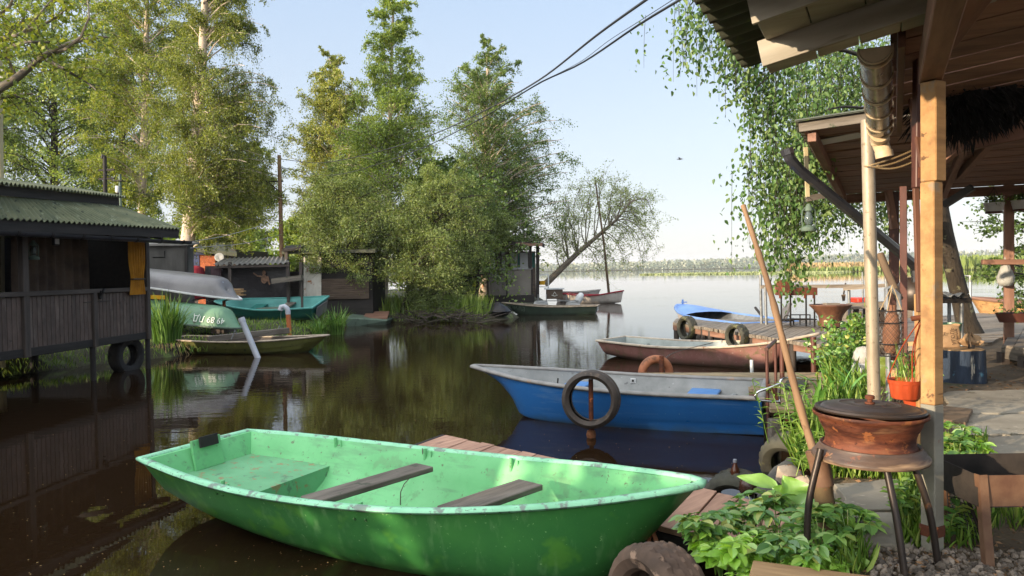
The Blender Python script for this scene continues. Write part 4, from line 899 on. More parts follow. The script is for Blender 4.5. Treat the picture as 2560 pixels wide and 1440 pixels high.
for i in range(n_ - 1):
    for j in range(4): fs.append((i * 5 + j, i * 5 + 5 + j, i * 5 + 6 + j, i * 5 + 1 + j))
m.add(vs, fs); m.build('foredeck', MT['blue_paint'], b.t, smooth=50, local=True)
m = MB(); m.tube([b.at(.95, 1, 1) * .5 + b.at(.95, 1, -1) * .5 + V((0, 0, .04)), b.at(.95, 1, 1) * .5 + b.at(.95, 1, -1) * .5 + V((0, 0, .17))], .025, 8); m.tube([V((b.L * .93, -.08, .8)), V((b.L * .93, .08, .8))], .015, 6); m.build('bow_cleat', MT['blue_paint'], b.t, local=True)
b.thwart(.3, .75, .25, .04, MT['white_paint']); b.thwart(.5, .8, .3, .04, MT['grey_metal'])
m = MB(); q = b.at(.35, 1, -1); m.tube([q + V((-.15, .1, .03)), q + V((.12, .1, .22))], .03, 8); m.build('grab_handle', MT['black_iron'], b.t, local=True)
# ---------------------------------------------------------------- left bank
ZU = V((0, 0, 1))
# boathouse on stilts: s runs along its water side towards the camera, off outwards
BC = V((-6.75, 13.65, 0)); BW = V((-.12, -.993, 0)).normalized(); BN = V((.993, -.12, 0)).normalized()
def B(s, off, z): return BC + BW * s + BN * off + ZU * z
SL = 7.5
t = thing('boathouse', 'dark boathouse on stilts with green corrugated roof, open front and brown panelled rail', 'boathouse', B(1.5, -1.5, 0))
def corr(mb, e0, e1, r0, r1, per, amp, nv=4, th=.012):
    "corrugated sheet between an eave e0-e1 and a ridge r0-r1"
    e0, e1, r0, r1 = map(V, (e0, e1, r0, r1)); Lx = (e1 - e0).length; nu = int(Lx / per * 8) + 1
    nm = (e1 - e0).cross(r0 - e0).normalized(); nm = nm if nm.z > 0 else -nm
    for sh, fl in ((0, 1), (-th, -1)):
        def fn(u, v):
            p = e0.lerp(e1, u).lerp(r0.lerp(r1, u), v); return p + nm * (amp * math.sin(u * Lx / per * 2 * PI) + sh)
        mb.grid(fn, nu, nv)
panels = [(.06, 1.40, True), (1.50, 2.86, True), (2.98, 4.4, False), (4.5, 5.9, False), (6.0, 7.4, False)]
for s0, s1, _ in panels:
    m = MB(); n = int((s1 - s0) / .088); w_ = (s1 - s0) / n
    for i in range(n):
        c = s0 + w_ * (i + .5); m.beam(B(c, 0, .64), B(c, 0, 1.43), w_ - .009, .022, up=BN)
    m.build('wall_panel', MT['brown_panel'], t, bevel=.003)
m = MB()
m.beam(B(-.06, -.03, .62), B(SL, -.03, .62), .1, .13); m.build('floor_beam', MT['black_wood'], t, bevel=.01)
m = MB(); m.beam(B(-.02, 0.0, 1.475), B(SL, 0.0, 1.475), .12, .07); m.build('rail', MT['dark_wood'], t, bevel=.008)
for s, z0, z1, w_ in ((0, .55, 2.4, .1), (1.45, .55, 1.5, .09), (2.92, .55, 2.4, .11), (4.45, .55, 2.4, .1), (5.95, .55, 2.4, .1)):
    m = MB(); m.beam(B(s, .012, z0), B(s, .012, z1), w_, .09, up=BN); m.build('post', MT['dark_wood'], t, bevel=.008)
for s in (-.03, 1.46, 3.9, 5.6):
    m = MB(); m.tube([B(s, -.02, -.6), B(s, -.02, .6)], .045, 8); m.build('stilt', MT['black_wood'], t, smooth=50)
for s in (.6, 2.2, 3.8):
    m = MB(); m.tube([B(s, -1.8, -.6), B(s, -1.8, .6)], .07, 8); m.build('stilt', MT['black_wood'], t, smooth=50)
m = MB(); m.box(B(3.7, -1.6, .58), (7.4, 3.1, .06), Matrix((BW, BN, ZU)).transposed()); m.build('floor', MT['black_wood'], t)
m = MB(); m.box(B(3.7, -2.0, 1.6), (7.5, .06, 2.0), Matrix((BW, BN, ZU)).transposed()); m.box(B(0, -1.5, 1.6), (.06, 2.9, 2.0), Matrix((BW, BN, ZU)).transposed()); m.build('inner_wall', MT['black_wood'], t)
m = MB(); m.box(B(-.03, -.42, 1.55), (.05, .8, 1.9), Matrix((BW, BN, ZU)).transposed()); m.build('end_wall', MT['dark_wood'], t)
# roof
E0, E1 = D(452, 572, 13.6), D(0, 545, 9.87); E1 = E0 + (E1 - E0) * 1.9
R0, R1 = D(287, 512, 13.6), D(0, 487, 10.2); R1 = R0 + (R1 - R0) * 2.0
m = MB(); corr(m, E0, E1, R0, R1, .1, .018, 5); m.build('roof', MT['roof_green'], t, smooth=60)
m = MB(); K0, K1 = R0 + V((-2.6, 0, -.9)), R1 + V((-2.6, 0, -.9)); corr(m, K0, K1, R0, R1, .1, .018, 3); m.build('roof', MT['roof_green'], t, smooth=60)
m = MB(); up_ = V((0, 0, .12)); m.beam(R0 + up_ * .5 + V((.03, .05, 0)), R1 + up_ * .5 + V((.03, 0, 0)), .05, .14); m.build('ridge_board', MT['black_wood'], t)
m = MB(); U0, U1 = R0 + V((.16, .1, .15)), R1 + V((.16, 0, .15)); corr(m, U0, U1, U0 + V((-.9, 0, .16)), U1 + V((-.9, 0, .16)), .1, .02, 3); m.build('ridge_sheet', MT['roof_green'], t, smooth=60)
m = MB(); dn = V((-.05, 0, -.09)); m.beam(E0 + dn, E1 + dn, .03, .16); m.build('fascia', MT['black_wood'], t)
m = MB(); m.beam(E0 + V((-.06, .02, -.1)), R0 + V((0, .02, -.1)), .03, .16); m.build('barge_board', MT['dark_wood'], t)
for s in (0, 1.45, 2.9, 4.4, 5.9):
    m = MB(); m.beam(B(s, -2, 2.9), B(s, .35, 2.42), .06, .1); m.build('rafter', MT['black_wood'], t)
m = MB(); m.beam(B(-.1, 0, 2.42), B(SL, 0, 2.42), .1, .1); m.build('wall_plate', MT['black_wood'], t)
G0, G1 = D(474, 603, 13.3), D(0, 577, 9.9); G1 = G0 + (G1 - G0) * 1.9
gt = MB(); sec = [(.062 * math.cos(a), .062 * math.sin(a)) for a in np.linspace(PI, 2 * PI, 9)] + [(.055 * math.cos(a), .055 * math.sin(a)) for a in np.linspace(2 * PI, PI, 9)]
gt.sweep([G0.lerp(G1, i / 12) for i in range(13)], sec); g_ = gt.build('gutter', MT['gutter_black'], t, smooth=50)
for i in range(13):
    m = MB(); c = G0.lerp(G1, (i + .4) / 13); sec2 = [(.068 * math.cos(a), .068 * math.sin(a)) for a in np.linspace(PI * .95, 2.05 * PI, 9)] + [(.061 * math.cos(a), .061 * math.sin(a)) for a in np.linspace(2.05 * PI, PI * .95, 9)]
    dd = (G1 - G0).normalized() * .02; m.sweep([c - dd, c + dd], sec2); m.build('gutter_bracket', MT['black_iron'], g_, smooth=50)
m = MB(); m.box(B(1.32, .05, 1.41), (.05, .05, .14), Matrix((BW, BN, ZU)).transposed()); m.beam(B(1.7, .03, 1.3), B(1.05, .03, 1.3), .012, .012); m.tube([B(1.35, .06, 1.36), B(1.32, .1, 1.45), B(1.25, .06, 1.5)], .02, 6); m.build('latch', MT['black_iron'], t)
m = MB(); q = B(-.05, .12, 2.05); m.tube([q, q + V((.22, 0, 0)), q + V((.22, 0, .12))], .012, 6); m.build('lamp_bracket', MT['black_iron'], t)
q = B(2.12, -.1, 2.27); fl = MB(); fl.box(q, (.05, .14, .12)); fo = fl.build('floodlight', MT['black_iron'], t, bevel=.01); m = MB(); m.box(q + V((.028, -.01, 0)), (.008, .1, .08)); m.build('glass', MT['white_paint'], fo)
def curtain(name, s0, s1, off, z0, z1, mat, amp=.03, per=.09, pinch=None, parent=t, rows=12):
    m = MB(); n = int((s1 - s0) / per * 8) + 2
    for sh in (0, -.006):
        def fn(u, v):
            k = 1.0
            if pinch: k = 1 - (1 - pinch[1]) * math.exp(-((v - pinch[0]) / .22) ** 2) * (1.0)
            s = (s0 + s1) / 2 + (u - .5) * (s1 - s0) * k
            return B(s, off + sh + amp * math.sin(u * (s1 - s0) / per * 2 * PI + math.sin(v * 3) * .6), z1 + (z0 - z1) * v)
        m.grid(fn, n, rows)
    return m.build(name, mat, parent, smooth=70)
ct = thing('curtain', 'ochre yellow curtain tied at its waist in the boathouse opening', 'curtain', B(.36, .1, 1.4))
curtain('drape', .16, .58, .085, 1.38, 2.36, MT['curtain_yellow'], .028, .075, (.7, .72), ct, 16)
m = MB(); m.box(B(.37, .085, 1.66), (.34, .085, .022), Matrix((BW, BN, ZU)).transposed()); m.build('tie_band', MT['black_iron'], ct)
cb = thing('brown_curtain', 'wide dull brown curtain hanging inside the dark boathouse', 'curtain', B(1.4, -.8, 1.2))
curtain('drape', .6, 2.3, -.7, 1.0, 2.4, MT['curtain_brown'], .04, .2, None, cb, 8)
def hurricane_lamp(name, label, p, sc_, mat, glass, group):
    t_ = thing(name, label, 'lantern', p, group=group); P_ = lambda x, y, z: V(p) + V((x, y, z)) * sc_
    M_ = Matrix.Translation(V(p)) @ Matrix.Scale(sc_, 4)
    m = MB(); m.lathe([(0, 0), (.085, 0), (.09, .015), (.085, .045), (.06, .06), (.03, .075), (0, .075)], 18, M_); m.build('fuel_tank', mat, t_, smooth=40)
    m = MB(); m.lathe([(.03, .08), (.05, .12), (.052, .17), (.035, .22), (.03, .24)], 16, M_); m.build('glass_chimney', glass, t_, smooth=60)
    m = MB(); m.lathe([(0, .34), (.02, .335), (.03, .31), (.045, .28), (.05, .25), (.03, .24)], 16, M_); m.build('cap', mat, t_, smooth=40)
    for sg in (-1, 1):
        m = MB(); m.tube([P_(sg * .075, 0, .05), P_(sg * .085, 0, .15), P_(sg * .078, 0, .25), P_(sg * .03, 0, .3)], .009 * sc_, 6); m.build('side_tube', mat, t_, smooth=60)
    m = MB(); m.tube([P_(-.07, 0, .27), P_(-.05, 0, .38), P_(0, 0, .42), P_(.05, 0, .38), P_(.07, 0, .27)], .004 * sc_, 5); m.tube([P_(0, 0, .42), P_(0, 0, .5)], .004, 5); m.build('bail', MT['black_iron'], t_, smooth=60)
    return t_
hurricane_lamp('hurricane_lantern', 'dull green glass lantern hanging in the boathouse opening', B(2.64, -.05, 1.98), .85, MT['dull_green'], MT['glass'], 'hanging lanterns')
tyre('car_tyre', 'black tyre half sunk beneath the boathouse corner', D(316, 888, 13.5), (.97, -.24, 0), .35, .25, .19, 'rubber')
# bank growth under the boathouse
def arc_blades(name, label, base, n, L_, leaf, w=.02, spread=.55, rad=.15, mound=None, group=None, cat='plant', seg=6, z=None):
    t_ = thing(name, label, cat, base, group=group); m = MB()
    for i in range(n):
        a = random.uniform(0, 2 * PI); r = rad * math.sqrt(random.random()); p = V(base) + V((math.cos(a) * r, math.sin(a) * r, 0)); l = L_ * random.uniform(.5, 1.1)
        o = a + random.gauss(0, .7); lean = spread * random.uniform(.15, 1.1); dirn = V((math.cos(o), math.sin(o), 0)); sd_ = V((-dirn.y, dirn.x, 0)); vs = []; 
        for k in range(seg + 1):
            u = k / seg; q = p + ZU * (l * (u - lean * .75 * u ** 2.6)) + dirn * (l * lean * u ** 1.7); ww = w * (1 - u ** 2.5) * .5 + .0008
            vs += [q - sd_ * ww, q + ZU * 0 - dirn * ww * .35, q + sd_ * ww]
        fs = []
        for k in range(seg):
            fs += [(3 * k, 3 * k + 1, 3 * k + 4, 3 * k + 3), (3 * k + 1, 3 * k + 2, 3 * k + 5, 3 * k + 4)]
        m.add(vs, fs)
    m.build('leaves', LF[leaf], t_, smooth=80)
    if mound:
        m = MB(); rr, hh = mound
        m.lathe([(rr * 1.02, -.3), (rr * 1.05, -.02), (rr, hh * .5), (rr * .75, hh * .85), (0, hh)], 22, Matrix.Translation(V((base[0], base[1], 0))), fn=lambda i, j, a_: rr * .12 * math.sin(j * 3.7 + i * 2)); m.build('root_mound', MT['mud'], t_, smooth=60)
        k = 500; a = RNG.uniform(0, 2 * PI, k); r = rr * RNG.uniform(.7, 1.08, k); pos = np.column_stack([base[0] + np.cos(a) * r, base[1] + np.sin(a) * r, hh * RNG.uniform(.2, 1.1, k)])
        leafmesh('dry_leaves', pos, np.column_stack([np.cos(a), np.sin(a), -1.4 + RNG.normal(0, .5, k)]), RNG.uniform(.12, .3, k), LF['dry_blade'], t_, asp=.06)
    return t_
q = W(418, 886, 0); arc_blades('sedge_tussock', 'tall sedge tussock on a dark root mound beside the boathouse', (q.x, q.y, .26), 210, 1.2, 'sedge_blade', .03, .5, .28, (.46, .28), 'sedge tussocks')
q = W(360, 880, .1); arc_blades('sedge_tussock', 'smaller sedge tussock against the corner post of the boathouse', (q.x - .1, q.y + .9, .15), 80, .7, 'sedge_blade', .025, .5, .25, None, 'sedge tussocks')
q = W(842, 836, 0); arc_blades('sedge_tussock', 'upright sedge clump at the water edge right of the orange pipe', (q.x, q.y, .0), 100, .95, 'sedge_blade', .03, .6, .2, None, 'sedge tussocks')
q = W(800, 838, 0); arc_blades('sedge_tussock', 'low flopping sedge left of the upright sedge clump', (q.x, q.y, .0), 60, .9, 'sedge_blade', .03, 1.0, .2, None, 'sedge tussocks')
def la(n):
    P_ = np.column_stack([RNG.uniform(-9.4, 1.2, n * 3), RNG.uniform(11.5, 30, n * 3)]); d = sdist(P_, LEFT); k = (d > -.2) & (d < 3.2) & (P_[:, 0] < -3.2) ; P_ = P_[k][:n]; return P_[:, 0], P_[:, 1]
x, y = la(9000); n = len(x); d_ = sdist(np.column_stack([x, y]), LEFT)
o = leafmesh('bank_grass', np.column_stack([x, y, np.clip(d_ / 1.6 + .35, 0, 1) * .3 - .02]), np.column_stack([RNG.normal(0, .35, n), RNG.normal(0, .35, n), np.ones(n)]), RNG.uniform(.06, .2, n), LF['grass_blade'], asp=.09); tag(o, 'grass growing along the left bank of the creek', 'grass', kind='stuff')
# poles
t = thing('utility_pole', 'dark pole with two crossarms above the boathouse roof', 'pole', D(263, 672, 20), group='poles on the left bank')
m = MB(); q = D(263, 672, 20); m.tube([V((q.x, q.y, .2)), D(262, 392, 20)], [.07, .05], 8); m.build('pole', MT['black_wood'], t, smooth=50)
for y in (426, 448):
    m = MB(); m.beam(D(247, y, 20), D(286, y - 2, 20), .05, .05); m.build('crossarm', MT['black_wood'], t)
m = MB(); m.tube([D(262, 392, 20), D(258, 388, 20), D(257, 396, 20)], .05, 6); m.build('cap', MT['black_iron'], t)
t = thing('lamp_pole', 'thin pole carrying a white cylindrical lamp behind the boathouse ridge', 'pole', D(302, 672, 19), group='poles on the left bank')
m = MB(); q = D(302, 672, 19); m.tube([V((q.x, q.y, .2)), D(300, 436, 19)], .035, 8); m.build('pole', MT['dull_green'], t, smooth=50)
c = D(295, 474, 19); t2 = MB(); t2.lathe([(0, 0), (.05, 0), (.065, .03), (.065, .17), (0, .17)], 14, Matrix.Translation(c - V((0, 0, .08)))); t2.build('lamp_body', MT['white_paint'], t, smooth=40)
m = MB(); m.box(D(296, 452, 19), (.26, .16, .02)); m.build('lamp_cap', MT['black_iron'], t); m = MB(); m.lathe([(0, -.06), (.04, -.05), (.05, 0), (0, .02)], 12, Matrix.Translation(c - V((0, 0, .1)))); m.build('lens', MT['black_iron'], t, smooth=60)
t = thing('utility_pole', 'brown wooden pole with one crossarm above the tarpaulin shed', 'pole', D(705, 700, 26), group='poles on the left bank')
m = MB(); q = D(706, 700, 26); m.tube([V((q.x, q.y, .2)), D(698, 388, 26)], [.09, .065], 8); m.build('pole', MT['stick'], t, smooth=50)
m = MB(); m.beam(D(642, 455, 26), D(708, 453, 26), .06, .05); m.beam(D(668, 453, 26), D(700, 480, 26), .04, .04); m.build('crossarm', MT['black_wood'], t)
for x in (648, 660):
    m = MB(); m.lathe([(0, 0), (.04, 0), (.05, .05), (.03, .1), (0, .11)], 8, Matrix.Translation(D(x, 456, 26))); m.build('insulator', MT['black_iron'], t, smooth=50)
t = thing('meter_pole', 'pale square pole with a grey meter box at the left edge', 'pole', D(-3, 700, 12.5), group='poles on the left bank')
m = MB(); q = D(-4, 700, 12.5); m.beam(V((q.x, q.y, .2)), D(-5, 150, 12.5), .09, .09, up=(0, -1, 0)); m.build('pole', MT['pale_pole'], t)
m = MB(); m.box(D(3, 185, 12.4), (.12, .08, .19)); m.build('meter_box', MT['grey_metal'], t, bevel=.01); m = MB(); c = D(6, 188, 12.38); m.tube([c + V((.1 * math.cos(a), 0, .11 * math.sin(a))) for a in np.linspace(-1.9, 1.9, 12)], .008, 5); m.build('cable_loop', MT['cable'], t)
# sheds
def shed(name, label, px0, px1, d, depth, ztop, mat, roofmat, over=.25, fall=.25, roofth=.06, gap=0):
    a, b_ = D(px0, 700, d), D(px1, 700, d); t_ = thing(name, label, 'shed', ((a.x + b_.x) / 2, d + depth / 2, .25)); cx = (a.x + b_.x) / 2; wd = b_.x - a.x
    m = MB(); m.box((cx, d + depth / 2, .2 + (ztop - .2) / 2), (wd, depth, ztop - .2)); m.build('wall', mat, t_)
    m = MB(); m.plate([(a.x - over, d - over, ztop + .02), (b_.x + over, d - over, ztop + .02), (b_.x + over, d + depth + over, ztop + .02 + fall), (a.x - over, d + depth + over, ztop + .02 + fall)], roofth); m.build('roof', roofmat, t_)
    return t_
q = D(418, 611, 17.5)
t = shed('felt_shed', 'grey felt clad shed standing right behind the boathouse', 300, 466, 20.4, .5, 2.58, MT['felt'], MT['roof_grey'], .12, .06)
m = MB(); m.beam(D(466, 690, 20.35), D(466, 612, 20.35), .07, .07, up=(0, -1, 0)); m.build('corner_post', MT['black_wood'], t)
t = thing('brick_house', 'low orange brick house with blue door and mossy roof behind the sheds', 'house', D(530, 690, 30))
a = D(470, 690, 30); c = D(590, 690, 30); ztop = D(530, 625, 30).z
m = MB(); m.box(((a.x + c.x) / 2, 32, ztop / 2), (c.x - a.x, 4, ztop)); m.build('wall', MT['dark_wood'], t)
m = MB(); p0, p1 = D(492, 668, 29.95), D(536, 668, 29.95)
for i in range(9):
    z0 = .5 + i * (ztop - .5) / 9; m.box(((p0.x + p1.x) / 2 + random.uniform(-.06, .06), 29.96, z0 + .13), (p1.x - p0.x + random.uniform(-.1, .1), .12, .26))
m.build('brick_wall', MT['brick'], t)
m = MB(); m.box(D(484, 660, 29.93), (.5, .1, 1.5)); m.build('door', MT['blue_door'], t); m = MB(); m.box(D(496, 630, 29.9), (.7, .2, .22)); m.build('lintel', MT['blue_door'], t)
m = MB(); m.plate([D(462, 617, 29.3), D(592, 632, 29.3), D(585, 606, 34), D(462, 600, 34)], .15); m.build('roof', MT['roof_moss'], t)
t = thing('satellite_dish', 'round pale satellite dish between brick house and tarpaulin shed', 'dish', D(548, 680, 27))
m = MB(); c = D(548, 643, 27); m.lathe([(0, -.03), (.1, -.022), (.18, -.005), (.2, 0), (.18, .006), (.1, -.012), (0, -.02)], 20, Matrix.Translation(c) @ V((.3, -1, .25)).to_track_quat('Z', 'Y').to_matrix().to_4x4() @ Matrix.Scale(.82, 4)); m.build('dish', MT['white_paint'], t, smooth=60)
m = MB(); m.tube([V((c.x, c.y + .05, .3)), c + V((0, .05, 0))], .02, 6); m.tube([c + V((0, 0, -.12)), c + V((.06, -.22, -.03))], .008, 5); m.build('mount', MT['grey_metal'], t)
# tarpaulin shed with grey corrugated roof
t = thing('tarpaulin_shed', 'low shed of black tarpaulin under a grey corrugated roof', 'shed', D(640, 715, 23.5))
m = MB(); e0, e1 = D(532, 662, 23.2), D(722, 658, 23.2); corr(m, e0, e1, D(562, 646, 26), D(724, 641, 26), .16, .03, 3); m.build('roof', MT['roof_grey'], t, smooth=60)
m = MB(); m.beam(e0 - V((0, -.05, .07)), e1 - V((0, -.05, .07)), .05, .07); m.build('eave_beam', MT['dark_wood'], t)
m = MB(); x0, x1 = D(513, 700, 23.6).x, D(722, 700, 23.6).x; zt, zb = D(600, 664, 23.6).z, .55
def tf(u, v): return (x0 + (x1 - x0) * u, 23.6 + .02 * math.sin(u * 23 + v * 5) * v + .015 * math.sin(u * 9 - v * 7), zt + (zb - zt) * v - .12 * math.sin(u * PI) * v * (1 - v))
m.grid(tf, 60, 12); m.build('tarpaulin', MT['tarp'], t, smooth=70)
m = MB(); m.box((D(541, 690, 23.5).x, 23.5, (zt + .9) / 2), (.32, .05, zt - .9)); m.build('red_panel', MT['tarp_red'], t)
m = MB(); bx = D(660, 690, 23.5)
def fig(cx, cz, rx, rz): m.plate([(bx.x + cx + rx * math.cos(a), 23.5, bx.z + cz + rz * math.sin(a)) for a in np.linspace(0, 2 * PI, 14)[:-1]], .004)
fig(.0, .1, .055, .08); fig(0, -.1, .1, .14); m.plate([(bx.x - .05, 23.5, bx.z - .05), (bx.x - .2, 23.5, bx.z - .02), (bx.x - .34, 23.5, bx.z + .08), (bx.x - .33, 23.5, bx.z + .12), (bx.x - .2, 23.5, bx.z + .03), (bx.x - .04, 23.5, bx.z + .0)], .004); m.plate([(bx.x + .05, 23.5, bx.z - .02), (bx.x + .13, 23.5, bx.z + .0), (bx.x + .2, 23.5, bx.z - .25), (bx.x + .16, 23.5, bx.z - .3)], .004); m.build('printed_figure', MT['skin_print'], t)
for x in (720, 575, 752):
    m = MB(); m.beam(V((D(x, 700, 23.3).x, 23.3, .2)), D(x, 655, 23.3), .09, .09, up=(0, -1, 0)); m.build('post', MT['dark_wood'], t)
m = MB(); m.box(((x0 + x1) / 2, 25.5, 1.0), (x1 - x0, .1, 1.6)); m.build('back_wall', MT['black_wood'], t)
q = D(490, 680, 24.5); t = thing('red_cover', 'crumpled red cloth cover left of the tarpaulin shed', 'cloth', (q.x, q.y, .3))
m = MB(); m.lathe([(.3, -.9), (.3, -.1), (.24, .12), (.1, .2), (0, .21)], 18, Matrix.Translation(q), fn=lambda i, j, a: .03 * math.sin(j * 2.3 + i)); m.build('cloth', MT['red_cloth'], t, smooth=60)
t = thing('lumber_pile', 'short stack of sawn yellowish boards between the teal boat and tarpaulin', 'lumber', D(600, 742, 22.6))
for k in range(4):
    m = MB(); m.beam(D(578, 737 - 4.5 * k, 22.6), D(612 - (k % 2) * 6, 737 - 4.5 * k, 22.6), .25, .04); m.build('board', MT['pale_board'], t)
for (x0_, y0_, x1_, y1_, hb_, lab) in [(615, 742, 712, 738, .5, 'dull green overturned boat in front of the tarpaulin'), (648, 742, 715, 744, .4, 'small green overturned boat with pale end, right of the larger one')]:
    a_, c_ = D(x0_, y0_, 23.1), D(x1_, y1_, 22.9)
    Boat('overturned_boat', lab, 'boat', c_.xy, a_.xy, [(0, hb_ * .7), (.5, hb_), (.85, hb_ * .6), (1, .1)], [(0, .36), (1, .4)], [(0, 0), (1, .06)], (MT['dull_green'], MT['dark_green'], MT['dull_green']), flip=True, z=.36 + (.36 if lab[0] == 'd' else .3), rake=.2, rim=(.03, .03), group='dull overturned boats')
t = thing('plank_rack', 'grey plank resting on trestles right of the tarpaulin post', 'plank', D(715, 700, 23)); m = MB(); m.beam(D(682, 703, 23), D(756, 694, 23), .3, .16); m.build('plank', MT['old_plank'], t)
for x in (754,):
    m = MB(); m.beam(V((D(x, 700, 23).x, 23, .2)), D(x, 702, 23), .06, .06, up=(0, -1, 0)); m.build('trestle_leg', MT['dark_wood'], t)
# shed with the white door
t = thing('door_shed', 'dark shed with weathered white door and louvred siding among the bushes', 'shed', D(840, 745, 25))
x0, x1 = D(752, 700, 25).x, D(930, 700, 25).x; zt = D(800, 627, 25).z
m = MB(); m.box(((x0 + x1) / 2, 26.3, zt / 2 + .1), (x1 - x0, 2.5, zt - .2)); m.build('wall', MT['black_wood'], t)
m = MB(); c0, c1 = D(762, 640, 24.98), D(801, 742, 24.98); m.box(((c0.x + c1.x) / 2, 24.98, (c0.z + c1.z) / 2), (c1.x - c0.x, .06, c0.z - c1.z)); dr_ = m.build('door', MT['white_door'], t, bevel=.01)
m = MB()
for x, y, xx, yy in ((763, 640, 763, 742), (800, 640, 800, 742), (763, 641, 800, 641)): m.beam(D(x, y, 24.94), D(xx, yy, 24.94), .09, .05, up=(0, -1, 0))
m.build('door_frame', MT['white_door'], dr_)
textmesh('door_number', '117½', .19, D(782, 676, 24.94) - WM[t.name].translation, V((1, 0, 0)), V((0, 0, 1)), MT['red_mark'], dr_)
m = MB(); n = 9
for i in range(n):
    z = D(860, 744, 24.9).z + (D(860, 695, 24.9).z - D(860, 744, 24.9).z) * i / n; m.beam((D(803, 700, 24.9).x, 24.95, z), (D(921, 700, 24.9).x, 24.95, z), .02, .1, up=(0, -.5, 1))
m.build('siding', MT['siding'], t)
m = MB(); m.plate([(x0 - .5, 24.6, zt), (x1 + .2, 24.6, zt), (x1 + .2, 28, zt + .35), (x0 - .5, 28, zt + .35)], .1); m.build('roof', MT['roof_moss'], t)
m = MB(); m.plate([D(706, 624, 24.4), D(752, 618, 24.4), D(764, 611, 27), D(716, 614, 27)], .08); m.build('porch_roof', MT['black_wood'], t)
m = MB(); m.beam(V((D(716, 700, 24.5).x, 24.5, .2)), D(716, 622, 24.5), .1, .1, up=(0, -1, 0)); m.build('porch_post', MT['dark_wood'], t)
# pipes
def pipe(name, label, pts, r, mat, d=None): 
    t_ = thing(name, label, 'pipe', pts[0]); m = MB(); m.tube(pts, r, 14); m.build('pipe', mat, t_, smooth=50); return t_
q = W(726, 842, 0.05); top = D(720, 783, q.y); t = pipe('vent_pipe', 'orange drain pipe with curved grey elbow standing at the bank edge', [V((q.x, q.y, -.3)), top], .062, MT['pvc_orange'])
m = MB(); m.tube([top - V((0, 0, .03)), top + V((0, 0, .05)), top + V((-.02, 0, .12)), top + V((-.09, 0, .18)), top + V((-.17, 0, .17)), top + V((-.2, 0, .08))], .07, 14); m.build('elbow', MT['pvc_grey'], t, smooth=50)
m = MB(); m.tube([top + V((-.19, .03, .08)), top + V((-.21, .03, -.2)), top + V((-.14, .03, -.5)), top + V((-.12, .03, -.75))], .012, 6); m.build('hose', MT['dull_green'], t)
q = W(644, 894, 0); dr_ = (D(604, 799, q.y + .1) - q).normalized(); t = pipe('tilted_pipe', 'tilted light grey plastic pipe sticking out of the water by the mossy boat', [q - dr_ * .4, D(606, 803, q.y + .1)], .06, MT['pvc_grey'])
m = MB(); e = D(606, 803, q.y + .1); m.tube([e - dr_ * .02, e + dr_ * .07], .07, 14); m.build('socket_end', MT['pvc_grey'], t, smooth=50)
t = thing('mooring_plank', 'weathered grey plank lying along the bank behind the mossy boat', 'plank', W(600, 842, .35)); m = MB(); m.beam(W(520, 848, .34), W(722, 826, .42), .12, .13); m.build('plank', MT['old_plank'], t, bevel=.01)
for x, y in ((592, 836), (703, 824)):
    m = MB(); q = W(x, y, .45); m.tube([q, q + V((-.02, -.03, .1)), q + V((-.1, -.05, -.1))], .012, 6); m.build('iron_hook', MT['grey_metal'], t)
# rack of the overturned boats
t = thing('boat_rack', 'rusty trestle rack with striped bar carrying the overturned boats', 'rack', D(418, 800, 17.4))
for x, d_ in ((418, 17.0), (396, 19.2), (560, 17.9)):
    m = MB(); m.beam(V((D(x, 750, d_).x, d_, .2)), D(x, 737 if x != 560 else 752, d_), .06, .06, up=(0, -1, 0)); m.build('post', MT['rust'], t)
m = MB(); m.beam(D(372, 742, 18.2), D(418, 744, 17.4), .05, .09); m.build('striped_bar', MT['yellow_plastic'], t)
for x in (480, 520, 560):
    m = MB(); m.tube([D(x, 752, 17.9), D(x + 26, 746, 18.2)], .02, 6); m.build('bearer', MT['grey_metal'], t)
for x, y in ((430, 815), (560, 822)):
    m = MB(); m.box(D(x, y, 17.6), (.3, .8, .16)); m.build('block', MT['dark_wood'], t)
# punt and plank at the point
t = thing('grey_punt', 'small grey green punt drawn up by the point below a brown board', 'boat', W(925, 815, 0)); q0, q1 = W(868, 816, 0), W(968, 812, 0)
m = MB(); m.add([q0 + V((0, .0, -.05)), q1 + V((-.1, 0, -.05)), q1 + V((-.1, 1.1, -.05)), q0 + V((0, 1.1, -.05)), q0 + V((-.1, -.1, .3)), q1 + V((.05, -.1, .16)), q1 + V((.05, 1.2, .16)), q0 + V((-.1, 1.2, .34))], [(0, 1, 5, 4), (1, 2, 6, 5), (2, 3, 7, 6), (3, 0, 4, 7), (4, 5, 6, 7)]); m.build('hull', MT['dull_green'], t, bevel=.03)
m = MB(); a_ = [D(905, 796, 24.3), D(968, 794, 24.3), D(974, 778, 25.4), D(918, 778, 25.4)]; m.plate(a_, .05); m.build('cover_board', MT['brown_wood'], t)
# driftwood brush at the foot of the bushes
t = thing('brush_pile', 'tangle of dark roots and dead branches at the foot of the willow bushes', 'brush', W(1110, 806, 0)); m = MB()
for i in range(230):
    x = random.uniform(1005, 1215); q = W(x, random.uniform(797, 811), 0) + V((0, .2 + random.random() * .5, random.uniform(0, .25))); a = random.uniform(0, 2 * PI); l = random.uniform(.3, 1.2)
    e = q + V((math.cos(a) * l, math.sin(a) * l * .5, random.uniform(-.3, .45) * l)); e.z = max(-.05, e.z); m.tube([q, q.lerp(e, .5) + V((random.gauss(0, .06), 0, random.uniform(0, .12))), e], [.02, .014, .005], 4, cap=False)
m.build('branches', MT['twig'], t)
